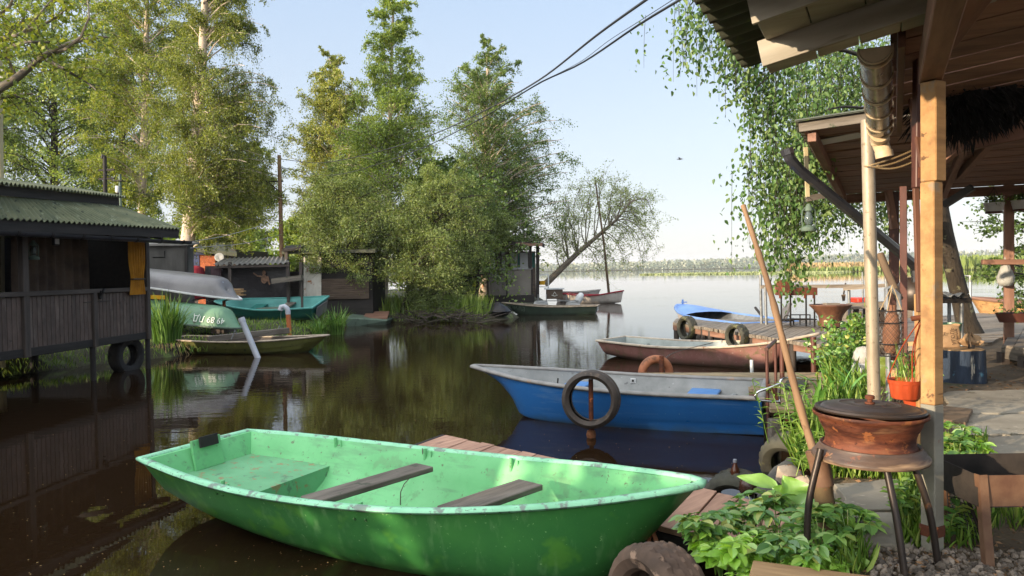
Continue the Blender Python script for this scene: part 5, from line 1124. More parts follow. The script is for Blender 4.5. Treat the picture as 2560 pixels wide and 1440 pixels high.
# reeds and dark undergrowth on the point shore
n = 5200; x = RNG.uniform(955, 1215, n); P_ = np.array([list(W(a, 806 - 10 * abs(random.random()), 0)) for a in x]); P_[:, 1] += RNG.uniform(.1, 1.4, n)
o = leafmesh('shore_grass', P_, np.column_stack([RNG.normal(0, .2, n), RNG.normal(0, .2, n), np.ones(n)]), RNG.uniform(.3, 1.0, n), LF['back_leaf'], asp=.05); tag(o, 'dark grasses along the shore of the wooded point', 'grass', kind='stuff')
# glazed cabin on the water
cd = 31.0; t = thing('glazed_cabin', 'small glazed waterside cabin with dark roof and clear lower panels', 'cabin', D(1280, 765, cd))
def CB(x, y, dd=0): return D(x, y, cd + dd)
m = MB(); a_, c_ = CB(1212, 742), CB(1336, 742); m.box(((a_.x + c_.x) / 2, cd + 1.2, a_.z - .1), (c_.x - a_.x, 2.6, .3)); m.build('base', MT['black_wood'], t)
for x0_, x1_ in ((1219, 1266), (1268, 1328)):
    m = MB(); p0, p1 = CB(x0_, 676), CB(x1_, 738); m.box(((p0.x + p1.x) / 2, cd, (p0.z + p1.z) / 2), (p1.x - p0.x, .02, p0.z - p1.z)); m.build('clear_panel', MT['plexi'], t)
m = MB(); m.beam(CB(1216, 673), CB(1331, 671), .12, .08); m.build('rail', MT['grey_metal'], t)
for x, y0_, y1_, dd, w_ in ((1220, 605, 740, 0, .06), (1325, 605, 672, 0, .14), (1344, 610, 745, .5, .14), (1330, 672, 742, 0, .06), (1267, 672, 740, 0, .05), (1240, 612, 672, 1.0, .05), (1252, 612, 672, 0, .04), (1222, 620, 672, 1.5, .05)):
    m = MB(); m.beam(CB(x, y1_, dd), CB(x, y0_, dd), w_, w_, up=(0, -1, 0)); m.build('post', MT['black_wood'], t)
m = MB(); m.plate([CB(1205, 600, -.3), CB(1352, 606, -.3), CB(1362, 612, .5), CB(1358, 606, 2.8), CB(1205, 600, 2.8)], .14); m.build('roof', MT['black_wood'], t)
m = MB(); m.beam(CB(1290, 610, -.32), CB(1356, 612, -.32), .05, .12); m.build('fascia', MT['brown_wood'], t)
m = MB(); p0, p1 = CB(1215, 630, 2.2), CB(1340, 742, 2.2); m.box(((p0.x + p1.x) / 2, cd + 2.2, (p0.z + p1.z) / 2), (p1.x - p0.x, .05, p0.z - p1.z)); m.build('back_wall', MT['siding'], t)
for x0_, x1_, dd, mt in ((1226, 1238, 1.8, 'white_paint'), (1254, 1262, 1.8, 'white_paint'), (1276, 1294, 1.9, 'white_paint'), (1300, 1320, 1.2, 'white_paint'), (1295, 1299, 1.1, 'teal_frame'), (1330, 1337, 1.1, 'teal_frame')):
    m = MB(); p0, p1 = CB(x0_, 632, dd), CB(x1_, 669, dd); m.box(((p0.x + p1.x) / 2, cd + dd, (p0.z + p1.z) / 2), (p1.x - p0.x, .04, p0.z - p1.z)); m.build('window_frame' if mt == 'teal_frame' else 'curtain', MT[mt], t)
m = MB(); p0, p1 = CB(1226, 706, .7), CB(1306, 736, .7); m.box(((p0.x + p1.x) / 2, cd + .7, (p0.z + p1.z) / 2), (p1.x - p0.x, .5, p0.z - p1.z)); ds = m.build('brown_chest', MT['cabinet'], None); tag(ds, 'long brown chest behind the clear panels of the cabin', 'chest')
m = MB(); m.box((CB(1313, 710, .6).x, cd + .55, CB(1313, 718, .6).z), (.3, .05, .75)); tag(m.build('white_board', MT['white_paint']), 'white upright board at the right end inside the cabin panels', 'board')
m = MB(); p0 = CB(1226, 700, .6); p1 = CB(1292, 700, .6)
def bt(u, v): return (p0.x + (p1.x - p0.x) * u, cd + .45 + .5 * v, p0.z + .12 * math.sin(u * 5) * (1 - v * .3) + .05 * math.sin(u * 17 + v * 4) + .05)
m.grid(bt, 24, 5); tag(m.build('blue_sheet', pmat('blue_sheet', '#6f92a8', '#557a92', scale=5, rough=.6, bump=.3), smooth=70), 'crumpled pale blue sheet over the chest in the cabin', 'sheet')
m = MB(); m.beam(CB(1345, 688, .7), CB(1372, 686, .7), .06, .05); m.beam(CB(1371, 720, .7), CB(1371, 686, .7), .05, .05, up=(0, -1, 0)); m.beam(CB(1346, 720, .7), CB(1346, 686, .7), .05, .05, up=(0, -1, 0)); m.beam(CB(1345, 717, .7), CB(1372, 717, .7), .5, .03); tag(m.build('white_shelf', MT['white_paint']), 'white open shelf frame right of the cabin', 'shelf')
m = MB(); c = CB(1355, 712, .7); m.lathe([(0, 0), (.12, 0), (.16, .16), (.18, .17), (.155, .165), (.115, .015), (0, .015)], 18, Matrix.Translation(c)); tag(m.build('yellow_basin', MT['yellow_plastic'], smooth=40), 'yellow plastic basin on the white shelf by the cabin', 'basin')
m = MB(); a_, c_ = CB(1366, 724, -.3), CB(1407, 747, -.3); bx = ((a_.x + c_.x) / 2, cd - .1, (a_.z + c_.z) / 2); t = thing('brown_cabinet', 'brown box with white lid and pale triangle emblem on the float', 'cabinet', (bx[0], bx[1], c_.z)); m.box(bx, (c_.x - a_.x, .5, a_.z - c_.z)); m.build('body', MT['cabinet'], t, bevel=.01)
m = MB(); m.box((bx[0], bx[1], a_.z + .03), (c_.x - a_.x + .14, .6, .05)); m.build('lid', MT['white_paint'], t); m = MB(); e = V((bx[0], bx[1] - .255, bx[2]))
tri = [e + V((.1 * math.sin(a), 0, .1 * math.cos(a))) for a in (0, 2.094, 4.188, 0)]; m.tube(tri, .008, 4); m.tube([e + V((-.13, 0, -.03)), e + V((0, 0, -.085)), e + V((.13, 0, -.03))], .008, 4); m.build('emblem', MT['paint_mark'], t)
t = thing('float_platform', 'aluminium slatted float platform on white buoys before the cabin', 'float', CB(1395, 762, -.6)); m = MB()
for i in range(12):
    u = i / 11; m.beam(CB(1340, 752, 1 - u * 2.0), CB(1446, 752, 1 - u * 2.0), .12, .03)
m.build('deck_slats', MT['grey_metal'], t)
for x, y in ((1352, 760), (1432, 760), (1447, 748)):
    m = MB(); c = CB(x, y, -.8); m.lathe([(0, -.3), (.1, -.26), (.15, -.1), (.15, .1), (.1, .26), (0, .3)], 14, Matrix.Translation(c) @ Matrix.Rotation(PI / 2 if x < 1445 else .5, 4, 'Y')); m.build('buoy', MT['white_paint'], t, smooth=60)
for x in (1345, 1366, 1416, 1424, 1440):
    m = MB(); m.tube([CB(x, 755, -.5), CB(x, 736, -.5)], .018, 6); m.build('stanchion', MT['grey_metal'], t)
m = MB(); m.plate([W(1214, 776, .25), W(1256, 772, .25), W(1262, 766, .25), W(1218, 769, .25)], .1); tag(m.build('landing_board', MT['old_plank']), 'short landing board jutting over the water under the cabin', 'landing')
tyre('car_tyre', 'dark tyre hanging at the landing board by the brush pile', W(1213, 789, .12), (.5, -1, .1), .3, .18, .17, 'rubber', tread='')
m = MB(); c = W(1245, 778, .3); m.lathe([(0, -.2), (.3, -.15), (.42, 0), (.3, .16), (.08, .3), (0, .32)], 14, Matrix.Translation(c), fn=lambda i, j, a: .05 * math.sin(j * 2 + i)); tag(m.build('dark_tarp_bundle', MT['tarp'], smooth=60), 'black tarpaulin bundle at the left end of the flat boat', 'bundle')
# overhead cables
def cable(name, label, pts, r, mat='cable', n=60, group='overhead cables'):
    m = MB(); p_ = spline(pts, n); m.tube(p_, r, 6); tag(m.build(name, MT[mat], smooth=60), label, 'cable', group)
ev = D(700, 400, 26)
cable('overhead_cable', 'thick upper black cable sweeping from top right to the wooden pole', [D(1640, -18, 5.2), D(1500, 82, 7), D(1340, 205, 10), D(1180, 292, 14), D(1050, 348, 18), D(900, 390, 22), D(800, 407, 24), D(702, 398, 26)], .011)
cable('overhead_cable', 'thick lower black cable hanging just under the upper one', [D(1722, -14, 5.2), D(1600, 60, 6.3), D(1450, 160, 8.5), D(1350, 207, 10), D(1200, 298, 14), D(1060, 368, 18), D(930, 415, 22), D(820, 438, 24.5), D(700, 418, 26)], .010)
for pts, r, lab in [([D(470, 606, 13.4), D(560, 590, 17), D(640, 568, 22), D(704, 548, 26)], .008, 'pale thin wire running from boathouse gutter to the pole'), ([D(476, 620, 13.6), D(600, 610, 18), D(665, 596, 24), D(704, 586, 26)], .008, 'second pale thin wire just below the first'), ([D(300, 470, 19), D(420, 500, 21), D(560, 540, 24), D(704, 552, 26)], .009, 'dark wire from the lamp pole to the wooden pole')]:
    cable('thin_wire', lab, pts, r, 'cable_pale' if 'pale' in lab else 'cable', 40)
for x0_, lab in ((1342, 'thin wire beside the lower cable'),):
    cable('thin_wire', 'thin slack wire looping beside the lower black cable', [D(1715, -22, 5.25), D(1600, 52, 6.3), D(1520, 103, 7.6), D(1450, 155, 8.5), D(1345, 208, 10)], .003)
# ---------------------------------------------------------------- right bank: shelters
AX = V((.45, .893, 0)).normalized(); BX = V((.893, -.45, 0)).normalized()
K = D(1890, 175, 3.95)
def RA(s, t, dz=0): return K + BX * s - AX * t + ZU * (.2 * s + dz)
t = thing('near_shelter', 'open wooden shelter nearest the camera with board soffit, corrugated roof edge and tan post', 'shelter', (1.85, 3.2, GZ))
m = MB()
def board(m, s0, s1, t0, t1, dz, th=.025):
    m.plate([RA(s0, t0, dz), RA(s1, t0, dz), RA(s1, t1, dz), RA(s0, t1, dz)], th)
def rowb(t0, t1, dz, lens):
    s = .15 + random.uniform(0, .02)
    for l in lens: board(m, s, s + l - .006, t0 + .003, t1 - .003, dz + random.uniform(-.003, .003)); s += l
rowb(.69, .825, -.23, [.2, .16, .15, .17, .16, .15, .17, .5, .5, .8])
rowb(.845, 1.09, -.13, [.18, .2, .19, .2, .2, .2, .5, 1]); rowb(1.11, 1.36, -.03, [1.1, 1.7]); rowb(1.36, 1.6, -.026, [.2, .2, .2, .2, .6, 1.4])
for i in range(10): rowb(1.6 + .3 * i, 1.9 + .3 * i, -.03 - .006 * (i % 2), [2.8])
m.build('soffit', MT['soffit_board'], t, bevel=.002)
for t_, zb_, h_, s1_ in ((.835, -.232, .11, 2.9), (1.1, -.132, .11, 2.9)):
    m = MB(); m.beam(RA(.14, t_, zb_ + h_ / 2), RA(s1_, t_, zb_ + h_ / 2), .022, h_); m.build('lap_board', MT['soffit_board'], t, bevel=.002)
m = MB(); corr(m, RA(-.06, .02, .03), RA(-.06, 4.6, .03), RA(.16, .02, .03) + BX * 3.0 + ZU * .6, RA(3.2, 4.6, .03), .13, .02, 4, .008); m.build('roof', MT['roof_moss'], t, smooth=60)
PB = V((1.815, 3.2, GZ)); ptop = D(2338, 206, 3.2).z
rotp = Matrix.Rotation(math.radians(28), 3, 'Z')
jz = D(2338, 455, 3.2).z
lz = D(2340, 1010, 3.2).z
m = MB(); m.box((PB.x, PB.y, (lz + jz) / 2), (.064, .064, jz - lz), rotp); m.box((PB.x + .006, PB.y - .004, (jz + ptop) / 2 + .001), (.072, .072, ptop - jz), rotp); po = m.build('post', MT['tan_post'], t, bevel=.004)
m = MB(); m.box((PB.x, PB.y, (GZ + lz) / 2 - .05), (.066, .066, lz - GZ + .1), rotp); m.build('post_shaded_end', MT['shade_grey_post'], po, bevel=.004)  # lower post greyed from the level where its shade begins
q = D(2335, 1333, 3.16); m = MB(); m.box((PB.x + .0, PB.y - .0, q.z), (.074, .074, .05), rotp); m.build('post_band', MT['rust'], po, bevel=.003)
m = MB(); m.beam(V((PB.x, PB.y, ptop + .07)) + AX * .05, V((PB.x, PB.y, ptop + .07)) - AX * 3.2, .09, .13); m.build('beam', MT['brown_wood'], t, bevel=.005)
m = MB(); m.beam(V((PB.x + .06, PB.y + .02, ptop + .2)) + AX * .0, V((PB.x + .5, PB.y, ptop + .3)) - AX * 3.2, .1, .12); m.build('beam', MT['brown_wood'], t, bevel=.005)
m = MB(); m.beam(D(2299, 470, 3.6), D(2304, -60, 3.6), .06, .045, up=(0, -1, 0)); m.build('stud', MT['brown_paint'], t, bevel=.004)
for (a_, c_, w_) in [((2400, 60, 3.9), (2700, 0, 3.5), .12), ((2320, 215, 4.4), (2720, 130, 4.0), .1), ((2400, 360, 4.6), (2700, 300, 4.3), .1)]:
    m = MB(); m.beam(D(*a_), D(*c_), .05, w_); m.build('cross_beam', MT['red_wood'], t, bevel=.004)
# middle roof whose eave carries the gutter
g0, g1 = D(2188, 118, 3.2), D(2200, 322, 4.4)
m = MB()
def MRf(u, s, dz=0): return g0.lerp(g1, u) + BX * s + ZU * (.13 * s + dz)
for i in range(9):
    u0, u1 = -.3 + i * .155, -.3 + (i + 1) * .155 - .012
    m.plate([MRf(u0, .06, .08), MRf(u1, .06, .08), MRf(u1, 3.4, .08), MRf(u0, 3.4, .08)], .02)
m.build('roof_boards', MT['brown_wood'], t)
m = MB(); m.beam(MRf(-.05, .1, .03), MRf(1.05, .1, .03), .03, .17); m.build('eave_board', MT['red_wood'], t, bevel=.003)
gsec = [(.066 * math.cos(a), .066 * math.sin(a)) for a in np.linspace(PI, 2 * PI, 13)] + [(.062 * math.cos(a), .062 * math.sin(a)) for a in np.linspace(2 * PI, PI, 13)]
m = MB(); m.sweep([g0.lerp(g1, i / 10) for i in range(11)], gsec); gt_ = m.build('gutter', MT['gutter_clear'], t, smooth=50)
m = MB(); gd = (g1 - g0).normalized(); sd_ = V((gd.y, -gd.x, 0)).normalized()
m.plate([g0 + sd_ * .07 * math.cos(a) + ZU * .07 * math.sin(a) for a in np.linspace(PI, 2 * PI, 15)], .012); m.build('end_cap', MT['gutter_cream'], gt_)
for u in (.04, .26, .46, .66, .86, .98):
    m = MB(); c = g0.lerp(g1, u); s2 = [(.073 * math.cos(a), .073 * math.sin(a)) for a in np.linspace(PI * .9, 2.1 * PI, 13)] + [(.067 * math.cos(a), .067 * math.sin(a)) for a in np.linspace(2.1 * PI, PI * .9, 13)]
    m.sweep([c - gd * .011, c + gd * .011], s2); m.build('bracket', MT['gutter_cream'], gt_, smooth=50)
e = g1 + gd * .02
m = MB(); m.tube([e - gd * .06 + V((0, 0, -.04)), e + V((.003, .015, -.055)), e + V((.015, .02, -.09)), e + V((.03, .02, -.13)), e + V((.036, .02, -.155))], [.052, .05, .046, .045, .045], 14); m.tube([e + V((.03, .02, -.125)), e + V((.037, .02, -.16))], .05, 14); m.build('elbow', MT['gutter_cream'], gt_, smooth=50)
m = MB(); m.tube([e + V((.004, .015, -.05)), e + V((.012, .018, -.075))], .053, 14); m.build('elbow_collar', MT['gutter_cream'], gt_, smooth=50)
# black shaggy mass and warm boards under the roof
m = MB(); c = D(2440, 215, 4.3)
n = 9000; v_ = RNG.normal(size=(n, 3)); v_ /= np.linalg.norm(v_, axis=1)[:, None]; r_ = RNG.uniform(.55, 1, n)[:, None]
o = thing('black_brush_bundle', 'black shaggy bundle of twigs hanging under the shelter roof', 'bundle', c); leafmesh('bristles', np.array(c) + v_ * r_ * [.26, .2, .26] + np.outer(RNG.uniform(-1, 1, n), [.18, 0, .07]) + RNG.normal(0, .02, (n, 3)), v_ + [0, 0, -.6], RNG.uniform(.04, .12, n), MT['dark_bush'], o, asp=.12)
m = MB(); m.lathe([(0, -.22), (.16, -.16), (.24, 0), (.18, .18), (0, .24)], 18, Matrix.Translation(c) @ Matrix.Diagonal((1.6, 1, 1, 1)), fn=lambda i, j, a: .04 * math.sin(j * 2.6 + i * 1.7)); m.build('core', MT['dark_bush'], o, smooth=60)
# laths beside the post
t2 = thing('brown_lath', 'thin red brown laths leaning crosswise beside the tan post', 'lath', D(2300, 780, 3.5)); m = MB()
m.beam(D(2279, 250, 3.75), D(2310, 432, 3.45), .028, .018, up=(0, -1, 0)); m.build('lath', MT['red_wood'], t2, bevel=.002)
m = MB(); m.beam(D(2283, 255, 3.78), D(2299, 780, 3.6), .026, .02, up=(0, -1, 0)); m.build('lath', MT['red_wood'], t2, bevel=.002)
m = MB(); m.box(D(2305, 432, 3.43), (.03, .015, .05)); m.build('clamp', MT['rust'], t2)
m = MB(); m.beam(D(2299, 735, 3.75), D(2306, 1110, 3.7), .045, .03, up=(0, -1, 0)); tag(m.build('tan_plank', MT['tan_post'], bevel=.003), 'narrow upright tan plank just left of the tan post', 'plank')
# steel post with chain
t = thing('steel_post', 'round grey steel pole standing left of the tan post', 'post', W(2190, 1132, GZ)); q = W(2190, 1128, GZ)
m = MB(); m.tube([q - ZU * .2, D(2168, 300, q.y - .05)], .04, 16); m.build('pole', MT['steel'], t, smooth=60)
m = MB()
for (x0, y0, x1, y1, sag) in [(2178, 412, 2302, 366, .01), (2178, 418, 2302, 376, .02), (2182, 417, 2300, 396, .03)]:
    a_, c_ = D(x0, y0, 4.86), D(x1, y1, 3.9); k = int((c_ - a_).length / .017)
    for i in range(k):
        p = a_.lerp(c_, i / k) - ZU * sag * math.sin(PI * i / k); d_ = (c_ - a_).normalized(); s_ = d_.cross(ZU).normalized() if i % 2 else ZU
        m.tube([p + d_ * (.010 * math.cos(a)) + s_ * (.005 * math.sin(a)) for a in np.linspace(0, 2 * PI, 9)], .0012, 4, cap=False)
m.tube([D(2180, 415, 4.86) + V((.046 * math.cos(a), .046 * math.sin(a), .004 * math.sin(3 * a))) for a in np.linspace(0, 2 * PI, 20)], .004, 5)
ch = m.build('chain', MT['chain'], smooth=60); tag(ch, 'pale chain strands tied from steel pole to the laths', 'chain')
# far shelter
NBp, FBp = D(2005, 322, 6.5), D(2096, 487, 11.0)
def RB(u, s, dz=0): return NBp.lerp(FBp, u) + BX * s + ZU * ((.14 * (1 - u)) * min(s, 3.0) + dz)
t = thing('far_shelter', 'dark boarded lean-to roof on brown posts behind the steel pole', 'shelter', D(2260, 900, 8)); m = MB()
for i in range(11):
    u0, u1 = i / 11, (i + 1) / 11 - .007
    if i == 2: u1 -= .012
    m.plate([RB(u0, .0), RB(u1, .0), RB(u1, 7.5), RB(u0, 7.5)], .025)
m.build('roof_boards', MT['brown_wood'], t)
m = MB()
for u0, u1, s0, s1 in ((.10, .15, .1, 1.2), (.03, .055, 1.6, 3.2)): m.plate([RB(u0, s0, -.034), RB(u1, s0, -.034), RB(u1, s1, -.034), RB(u0, s1, -.034)], .006)
m.build('white_batten', MT['white_paint'], t)
m = MB(); corr(m, RB(-.02, -.05, .06), RB(1.02, -.05, .06), RB(-.02, 7.6, .06), RB(1.02, 7.6, .06), .15, .02, 3, .01); m.build('roof', MT['roof_moss'], t, smooth=60)
m = MB(); m.beam(RB(-.008, -.02, .01), RB(-.008, 7.5, .01), .035, .09); m.build('fascia', MT['old_plank'], t, bevel=.004)
m = MB(); m.beam(RB(1.01, -.05, -.06), RB(1.01, 7.5, -.06), .08, .13); m.build('eave_beam', MT['brown_wood'], t, bevel=.004)
for s in (.08, 1.35, 2.7, 4.2):
    m = MB(); m.beam(RB(0, s, -.08), RB(1, s, -.08), .07, .1); m.build('rafter', MT['brown_wood'], t, bevel=.004)
for s_, e_, in (((2300, 330, 5.8), (2420, 210, 5.6)), ((2330, 420, 7), (2480, 300, 6.4)), ((2400, 440, 9), (2560, 260, 6))):
    m = MB(); m.beam(D(*s_), D(*e_), .07, .09); m.build('brace', MT['brown_wood'], t, bevel=.004)
def vpost(px, y0, y1, d, w_, mat, nm='post'):
    m = MB(); a_ = D(px, y1, d); z0 = min(a_.z, GZ); m.beam(V((a_.x, d, z0 - .05)), V((a_.x, d, D(px, y0, d).z)), w_, w_, up=AX); return m.build(nm, MT[mat], t, bevel=.004)
vpost(2236, 480, 900, 9.6, .12, 'brown_paint'); vpost(2260, 466, 985, 7.1, .062, 'brown_paint'); vpost(2522, 455, 820, 10.2, .115, 'brown_wood')
m = MB(); m.beam(D(2220, 475, 9.5), D(2236, 572, 9.5), .06, .08); m.build('bracket', MT['brown_wood'], t)
m = MB(); m.beam(D(2455, 655, 10.1), D(2620, 655, 9.9), .1, .07); m.build('side_rail', MT['brown_wood'], t, bevel=.004)
m = MB(); m.beam(D(2360, 513, 8.2), D(2432, 468, 8), .09, .07); m.build('eave_spout', MT['black_iron'], t)
m = MB(); m.beam(D(2016, 497, 7.6), D(2085, 484, 7.6), .05, .06); m.build('lookout', MT['old_plank'], t)
m = MB(); dp = [D(1966, 372, 6.9), D(1974, 396, 6.9), D(2000, 425, 6.95), D(2140, 540, 7.4), D(2278, 655, 7.9), D(2290, 672, 7.95), D(2292, 705, 7.95)]
m.tube(dp, [.056, .054, .05, .052, .052, .05, .05], 8); m.tube([dp[0], dp[0].lerp(dp[1], .6)], .063, 8); m.build('downpipe', MT['gutter_black'], t, smooth=30)
m = MB(); m.beam(D(2014, 368, 7.1), D(2019, 492, 7.1), .035, .02, up=(0, -1, 0)); m.build('hanging_lath', MT['pale_pole'], t)
m = MB(); q = D(2022, 578, 7.1); m.tube([D(2019, 490, 7.1), q + ZU * .4], .004, 4); hl = hurricane_lamp('hanging_lantern', 'pale green lantern hanging before the birch leaves', q, .78, MT['dull_green'], MT['glass'], 'hanging lanterns'); m.build('hanger', MT['cable'], hl)
# hanging planters and bag at the far right
for i, (x, y) in enumerate(((2485, 532), (2554, 526))):
    t_ = thing('hanging_planter', ['white ribbed hanging basket left of the right brown post', 'white ribbed hanging basket at the right frame edge'][i], 'planter', D(x, y, 10), group='hanging planters'); c = D(x, y, 10)
    m = MB(); m.lathe([(0, 0), (.085, 0), (.1, .02), (.125, .13), (.13, .135), (.118, .13), (.09, .02), (0, .02)], 24, Matrix.Translation(c), fn=lambda i, j, a: (-.006 if j % 4 == 0 and 0 < i < 4 else 0)); m.build('basket', MT['white_paint'], t_, smooth=40)
    m = MB(); m.lathe([(0, -.01), (.1, -.008), (.108, .012), (.1, .016)], 20, Matrix.Translation(c)); m.build('saucer', MT['brown_paint'], t_)
    m = MB(); 
    for a in (0, 2.1, 4.2): m.tube([c + V((.12 * math.cos(a), .12 * math.sin(a), .13)), c + V((0, 0, .34))], .003, 4)
    m.build('hanger', MT['cable'], t_)
    k = 160; leafmesh('plant', np.array(c) + RNG.normal(0, 1, (k, 3)) * [.06, .06, .03] + [0, 0, .17], RNG.normal(size=(k, 3)), RNG.uniform(.03, .06, k), LF['poplar_leaf'], t_)
q = D(2514, 716, 10.05); t_ = thing('plastic_bag', 'translucent white carrier bag hanging from the right brown post', 'bag', q)
m = MB(); m.lathe([(0, 0), (.07, .012), (.1, .06), (.1, .13), (.075, .2), (.05, .27), (.03, .33)], 26, Matrix.Translation(q), fn=lambda i, j, a: .012 * math.sin(j * 1.9 + i * 2.1) * min(1, i)); m.build('bag', MT['clear_bag'], t_, smooth=70)
m = MB(); m.tube([q + V((-.02, 0, .32)), q + V((0, .02, .4)), q + V((.02, 0, .32))], .006, 5); m.build('handles', MT['clear_bag'], t_)
# ---------------------------------------------------------------- docks
def planks(mb, a0, a1, b0, b1, n, th=.045, gap=.06, jit=.012):
    a0, a1, b0, b1 = map(V, (a0, a1, b0, b1))
    for i in range(n):
        u0, u1 = (i + gap / 2) / n, (i + 1 - gap / 2) / n; j0, j1 = random.uniform(-jit, jit), random.uniform(-jit, jit); dz = ZU * random.uniform(-.004, .004)
        p = [a0.lerp(a1, u0), a0.lerp(a1, u1), b0.lerp(b1, u1), b0.lerp(b1, u0)]; e_ = (p[3] - p[0]).normalized()
        p = [p[0] - e_ * j0 + dz, p[1] - e_ * j0 + dz, p[2] + e_ * j1 + dz, p[3] + e_ * j1 + dz]; base = len(mb.v)
        mb.plate(p if (p[1] - p[0]).cross(p[3] - p[0]).z > 0 else p[::-1], th)
        # grain along the plank
        L_ = (b0 - a0).length; o_ = random.uniform(-20, 20); sd__ = (p[1] - p[0]).normalized()
        for k in range(base, len(mb.v)):
            r_ = V(mb.v[k]) - p[0]; mb.g[k] = (r_.dot(e_) + o_, r_.dot(sd__), r_.z)
def posts(parent, pts, r, mat, z0=-.7, nm='post'):
    for p in pts:
        m = MB(); m.tube([V((p[0], p[1], z0)), V((p[0], p[1], p[2]))], r, 10); m.build(nm, MT[mat], parent, smooth=50)
# low dock beside the green boat
DZ = .2; p1 = W(1112, 1087, DZ); p2 = W(2035, 1280, DZ); nd = (W(1040, 1113, DZ) - p1).normalized() * .86
t = thing('low_dock', 'low dock of pinkish brown boards between green boat and dark water', 'dock', (p1 + p2) / 2)
m = MB(); planks(m, p1, p2, p1 + nd, p2 + nd, 21, .035, .05); m.build('deck_boards', MT['dock_wood'], t, bevel=.003)
for k in (.06, .94):
    m = MB(); o_ = nd * k - ZU * .085; m.beam(p1 + o_ , p2 + o_, .07, .09); m.build('joist', MT['black_wood'], t)
m = MB(); m.beam(p1 - ZU * .05 - (p2 - p1).normalized() * .02, p1 + nd - ZU * .05 - (p2 - p1).normalized() * .02, .03, .1); m.build('end_board', MT['black_wood'], t)
posts(t, [(*(p1.lerp(p2, u) + nd * k).xy, .1) for u in (.05, .5, .9) for k in (.12, .9)], .05, 'black_wood')
# pier behind the blue boat
PZ = .34; t = thing('wooden_pier', 'grey brown plank pier between the blue and pink boats', 'pier', (3, 8.7, 0)); m = MB()
a0, a1 = W(1505, 932, PZ), V((4.7, 9.35, PZ)); b0, b1 = V((.95, 9.45, PZ)), V((4.2, 8.25, PZ)); planks(m, a0, b0, a1, b1, 8, .04, .05, .05); m.build('deck_boards', MT['pier_wood'], t, bevel=.003)
m = MB(); c0, c1 = W(1925, 1022, PZ), W(1938, 978, PZ); d0 = V((4.1, 6.6, PZ)); d1 = V((4.3, 8.2, PZ)); c1 = V((2.75, 8.68, PZ)); planks(m, c0, c1, d0, d1, 11, .04, .05, .03); m.build('landing_boards', MT['pier_wood'], t, bevel=.003)
m = MB(); m.beam(W(1925, 1022, PZ - .1), d0 - ZU * .1, .06, .13); m.build('joist', MT['brown_wood'], t); m = MB(); m.beam(W(1925, 1022, PZ - .1), c1 - ZU * .1, .06, .13); m.build('joist', MT['brown_wood'], t)
q = W(1940, 1118, 0); m = MB(); m.box((q.x, q.y + .04, 0), (.1, .1, .52)); m.build('corner_post', MT['old_plank'], t, bevel=.008)
posts(t, [(1.3, 9.6, .3), (2.2, 9.9, .3), (3.1, 8.8, .3), (3.6, 9.4, .3)], .05, 'dark_wood')
m = MB(); m.plate([W(1968, 952, PZ + .03), W(2020, 952, PZ + .03), W(2012, 976, PZ + .03), W(1955, 972, PZ + .03)], .012)
md = pmat('mat_green', '#3c4038', '#2a2e28', scale=2, stretch=(60, 1, 1), rough=.95, bump=.3); tag(m.build('door_mat', md), 'small dark ribbed mat on the pier landing', 'mat')
t = thing('pier_handrail', 'thin rusty pipe handrail frame at the pier corner', 'handrail', W(1930, 1000, PZ))
b0_, b1_ = W(1920, 1018, PZ), W(1941, 990, PZ); h0, h1 = D(1917, 872, b0_.y), D(1938, 852, b1_.y)
for a_, c_ in ((b0_, h0), (b1_, h1)):
    m = MB(); m.tube([a_ - ZU * .3, c_], .016, 8); m.build('upright', MT['brown_paint'], t, smooth=50)
m = MB(); m.tube([h0 - (h1 - h0) * .06, h1 + (h1 - h0) * .02], .019, 8); m.build('top_bar', MT['brown_paint'], t, smooth=50)
m = MB(); m.beam(D(1922, 962, 7.1), D(1946, 1000, 7.1), .03, .03); m.build('brace', MT['rust'], t)
for i, (x, y0, y1, r, lab) in enumerate([(1957, 858, 946, .028, 'rusty upright pipe on the pier right of the handrail'), (2036, 842, 928, .036, 'thick brown pipe post in front of the pink boat bow')]):
    q = W(x, y1, PZ); m = MB(); m.tube([q - ZU * .5, D(x - 3, y0, q.y)], r, 10); tag(m.build('mooring_post', MT['brown_paint'], smooth=50), lab, 'post', 'pier posts')
q = W(1880, 924, PZ); m = MB(); m.tube([q - ZU * .1, D(1879, 900, q.y)], .024, 10); tag(m.build('white_peg', MT['white_paint'], smooth=50), 'short white plastic peg standing on the pier', 'peg')
q = W(1652, 931, PZ); t = thing('mooring_post', 'rusty stub post with cord, inside the orange ring on the pier', 'post', q, group='pier posts'); m = MB(); m.tube([q - ZU * .4, D(1654, 890, q.y)], .03, 10); m.build('stub', MT['rust'], t, smooth=50)
m = MB(); m.tube(spline([D(1656, 900, q.y), D(1690, 880, q.y + 1.5), pk.t.location + V((1.6, -1.35, .36))], 12), .006, 5); m.build('mooring_cord', MT['old_plank'], t)
m = MB(); c = W(1644, 932, PZ) + V((0, .12, -.02)); m.tube([c + V((.185 * math.cos(a), .03 * math.cos(a), .185 * math.sin(a))) for a in np.linspace(-.1, PI + .1, 22)], .055, 14); tag(m.build('ring_buoy', MT['orange_buoy'], smooth=60), 'faded orange life ring standing half hidden on the pier', 'life ring')
t = thing('boarding_handle', 'bent chrome tube handle at the stern of the blue boat', 'handle', D(1949, 1005, 6.95)); hd = 6.95
m = MB(); m.tube(spline([D(1950, 1004, hd), D(1920, 1003, hd), D(1895, 999, hd), D(1888, 990, hd), D(1895, 980, hd), D(1920, 971, hd), D(1948, 959, hd + .02)], 24), .012, 8); m.build('loop', MT['chrome'], t, smooth=60)
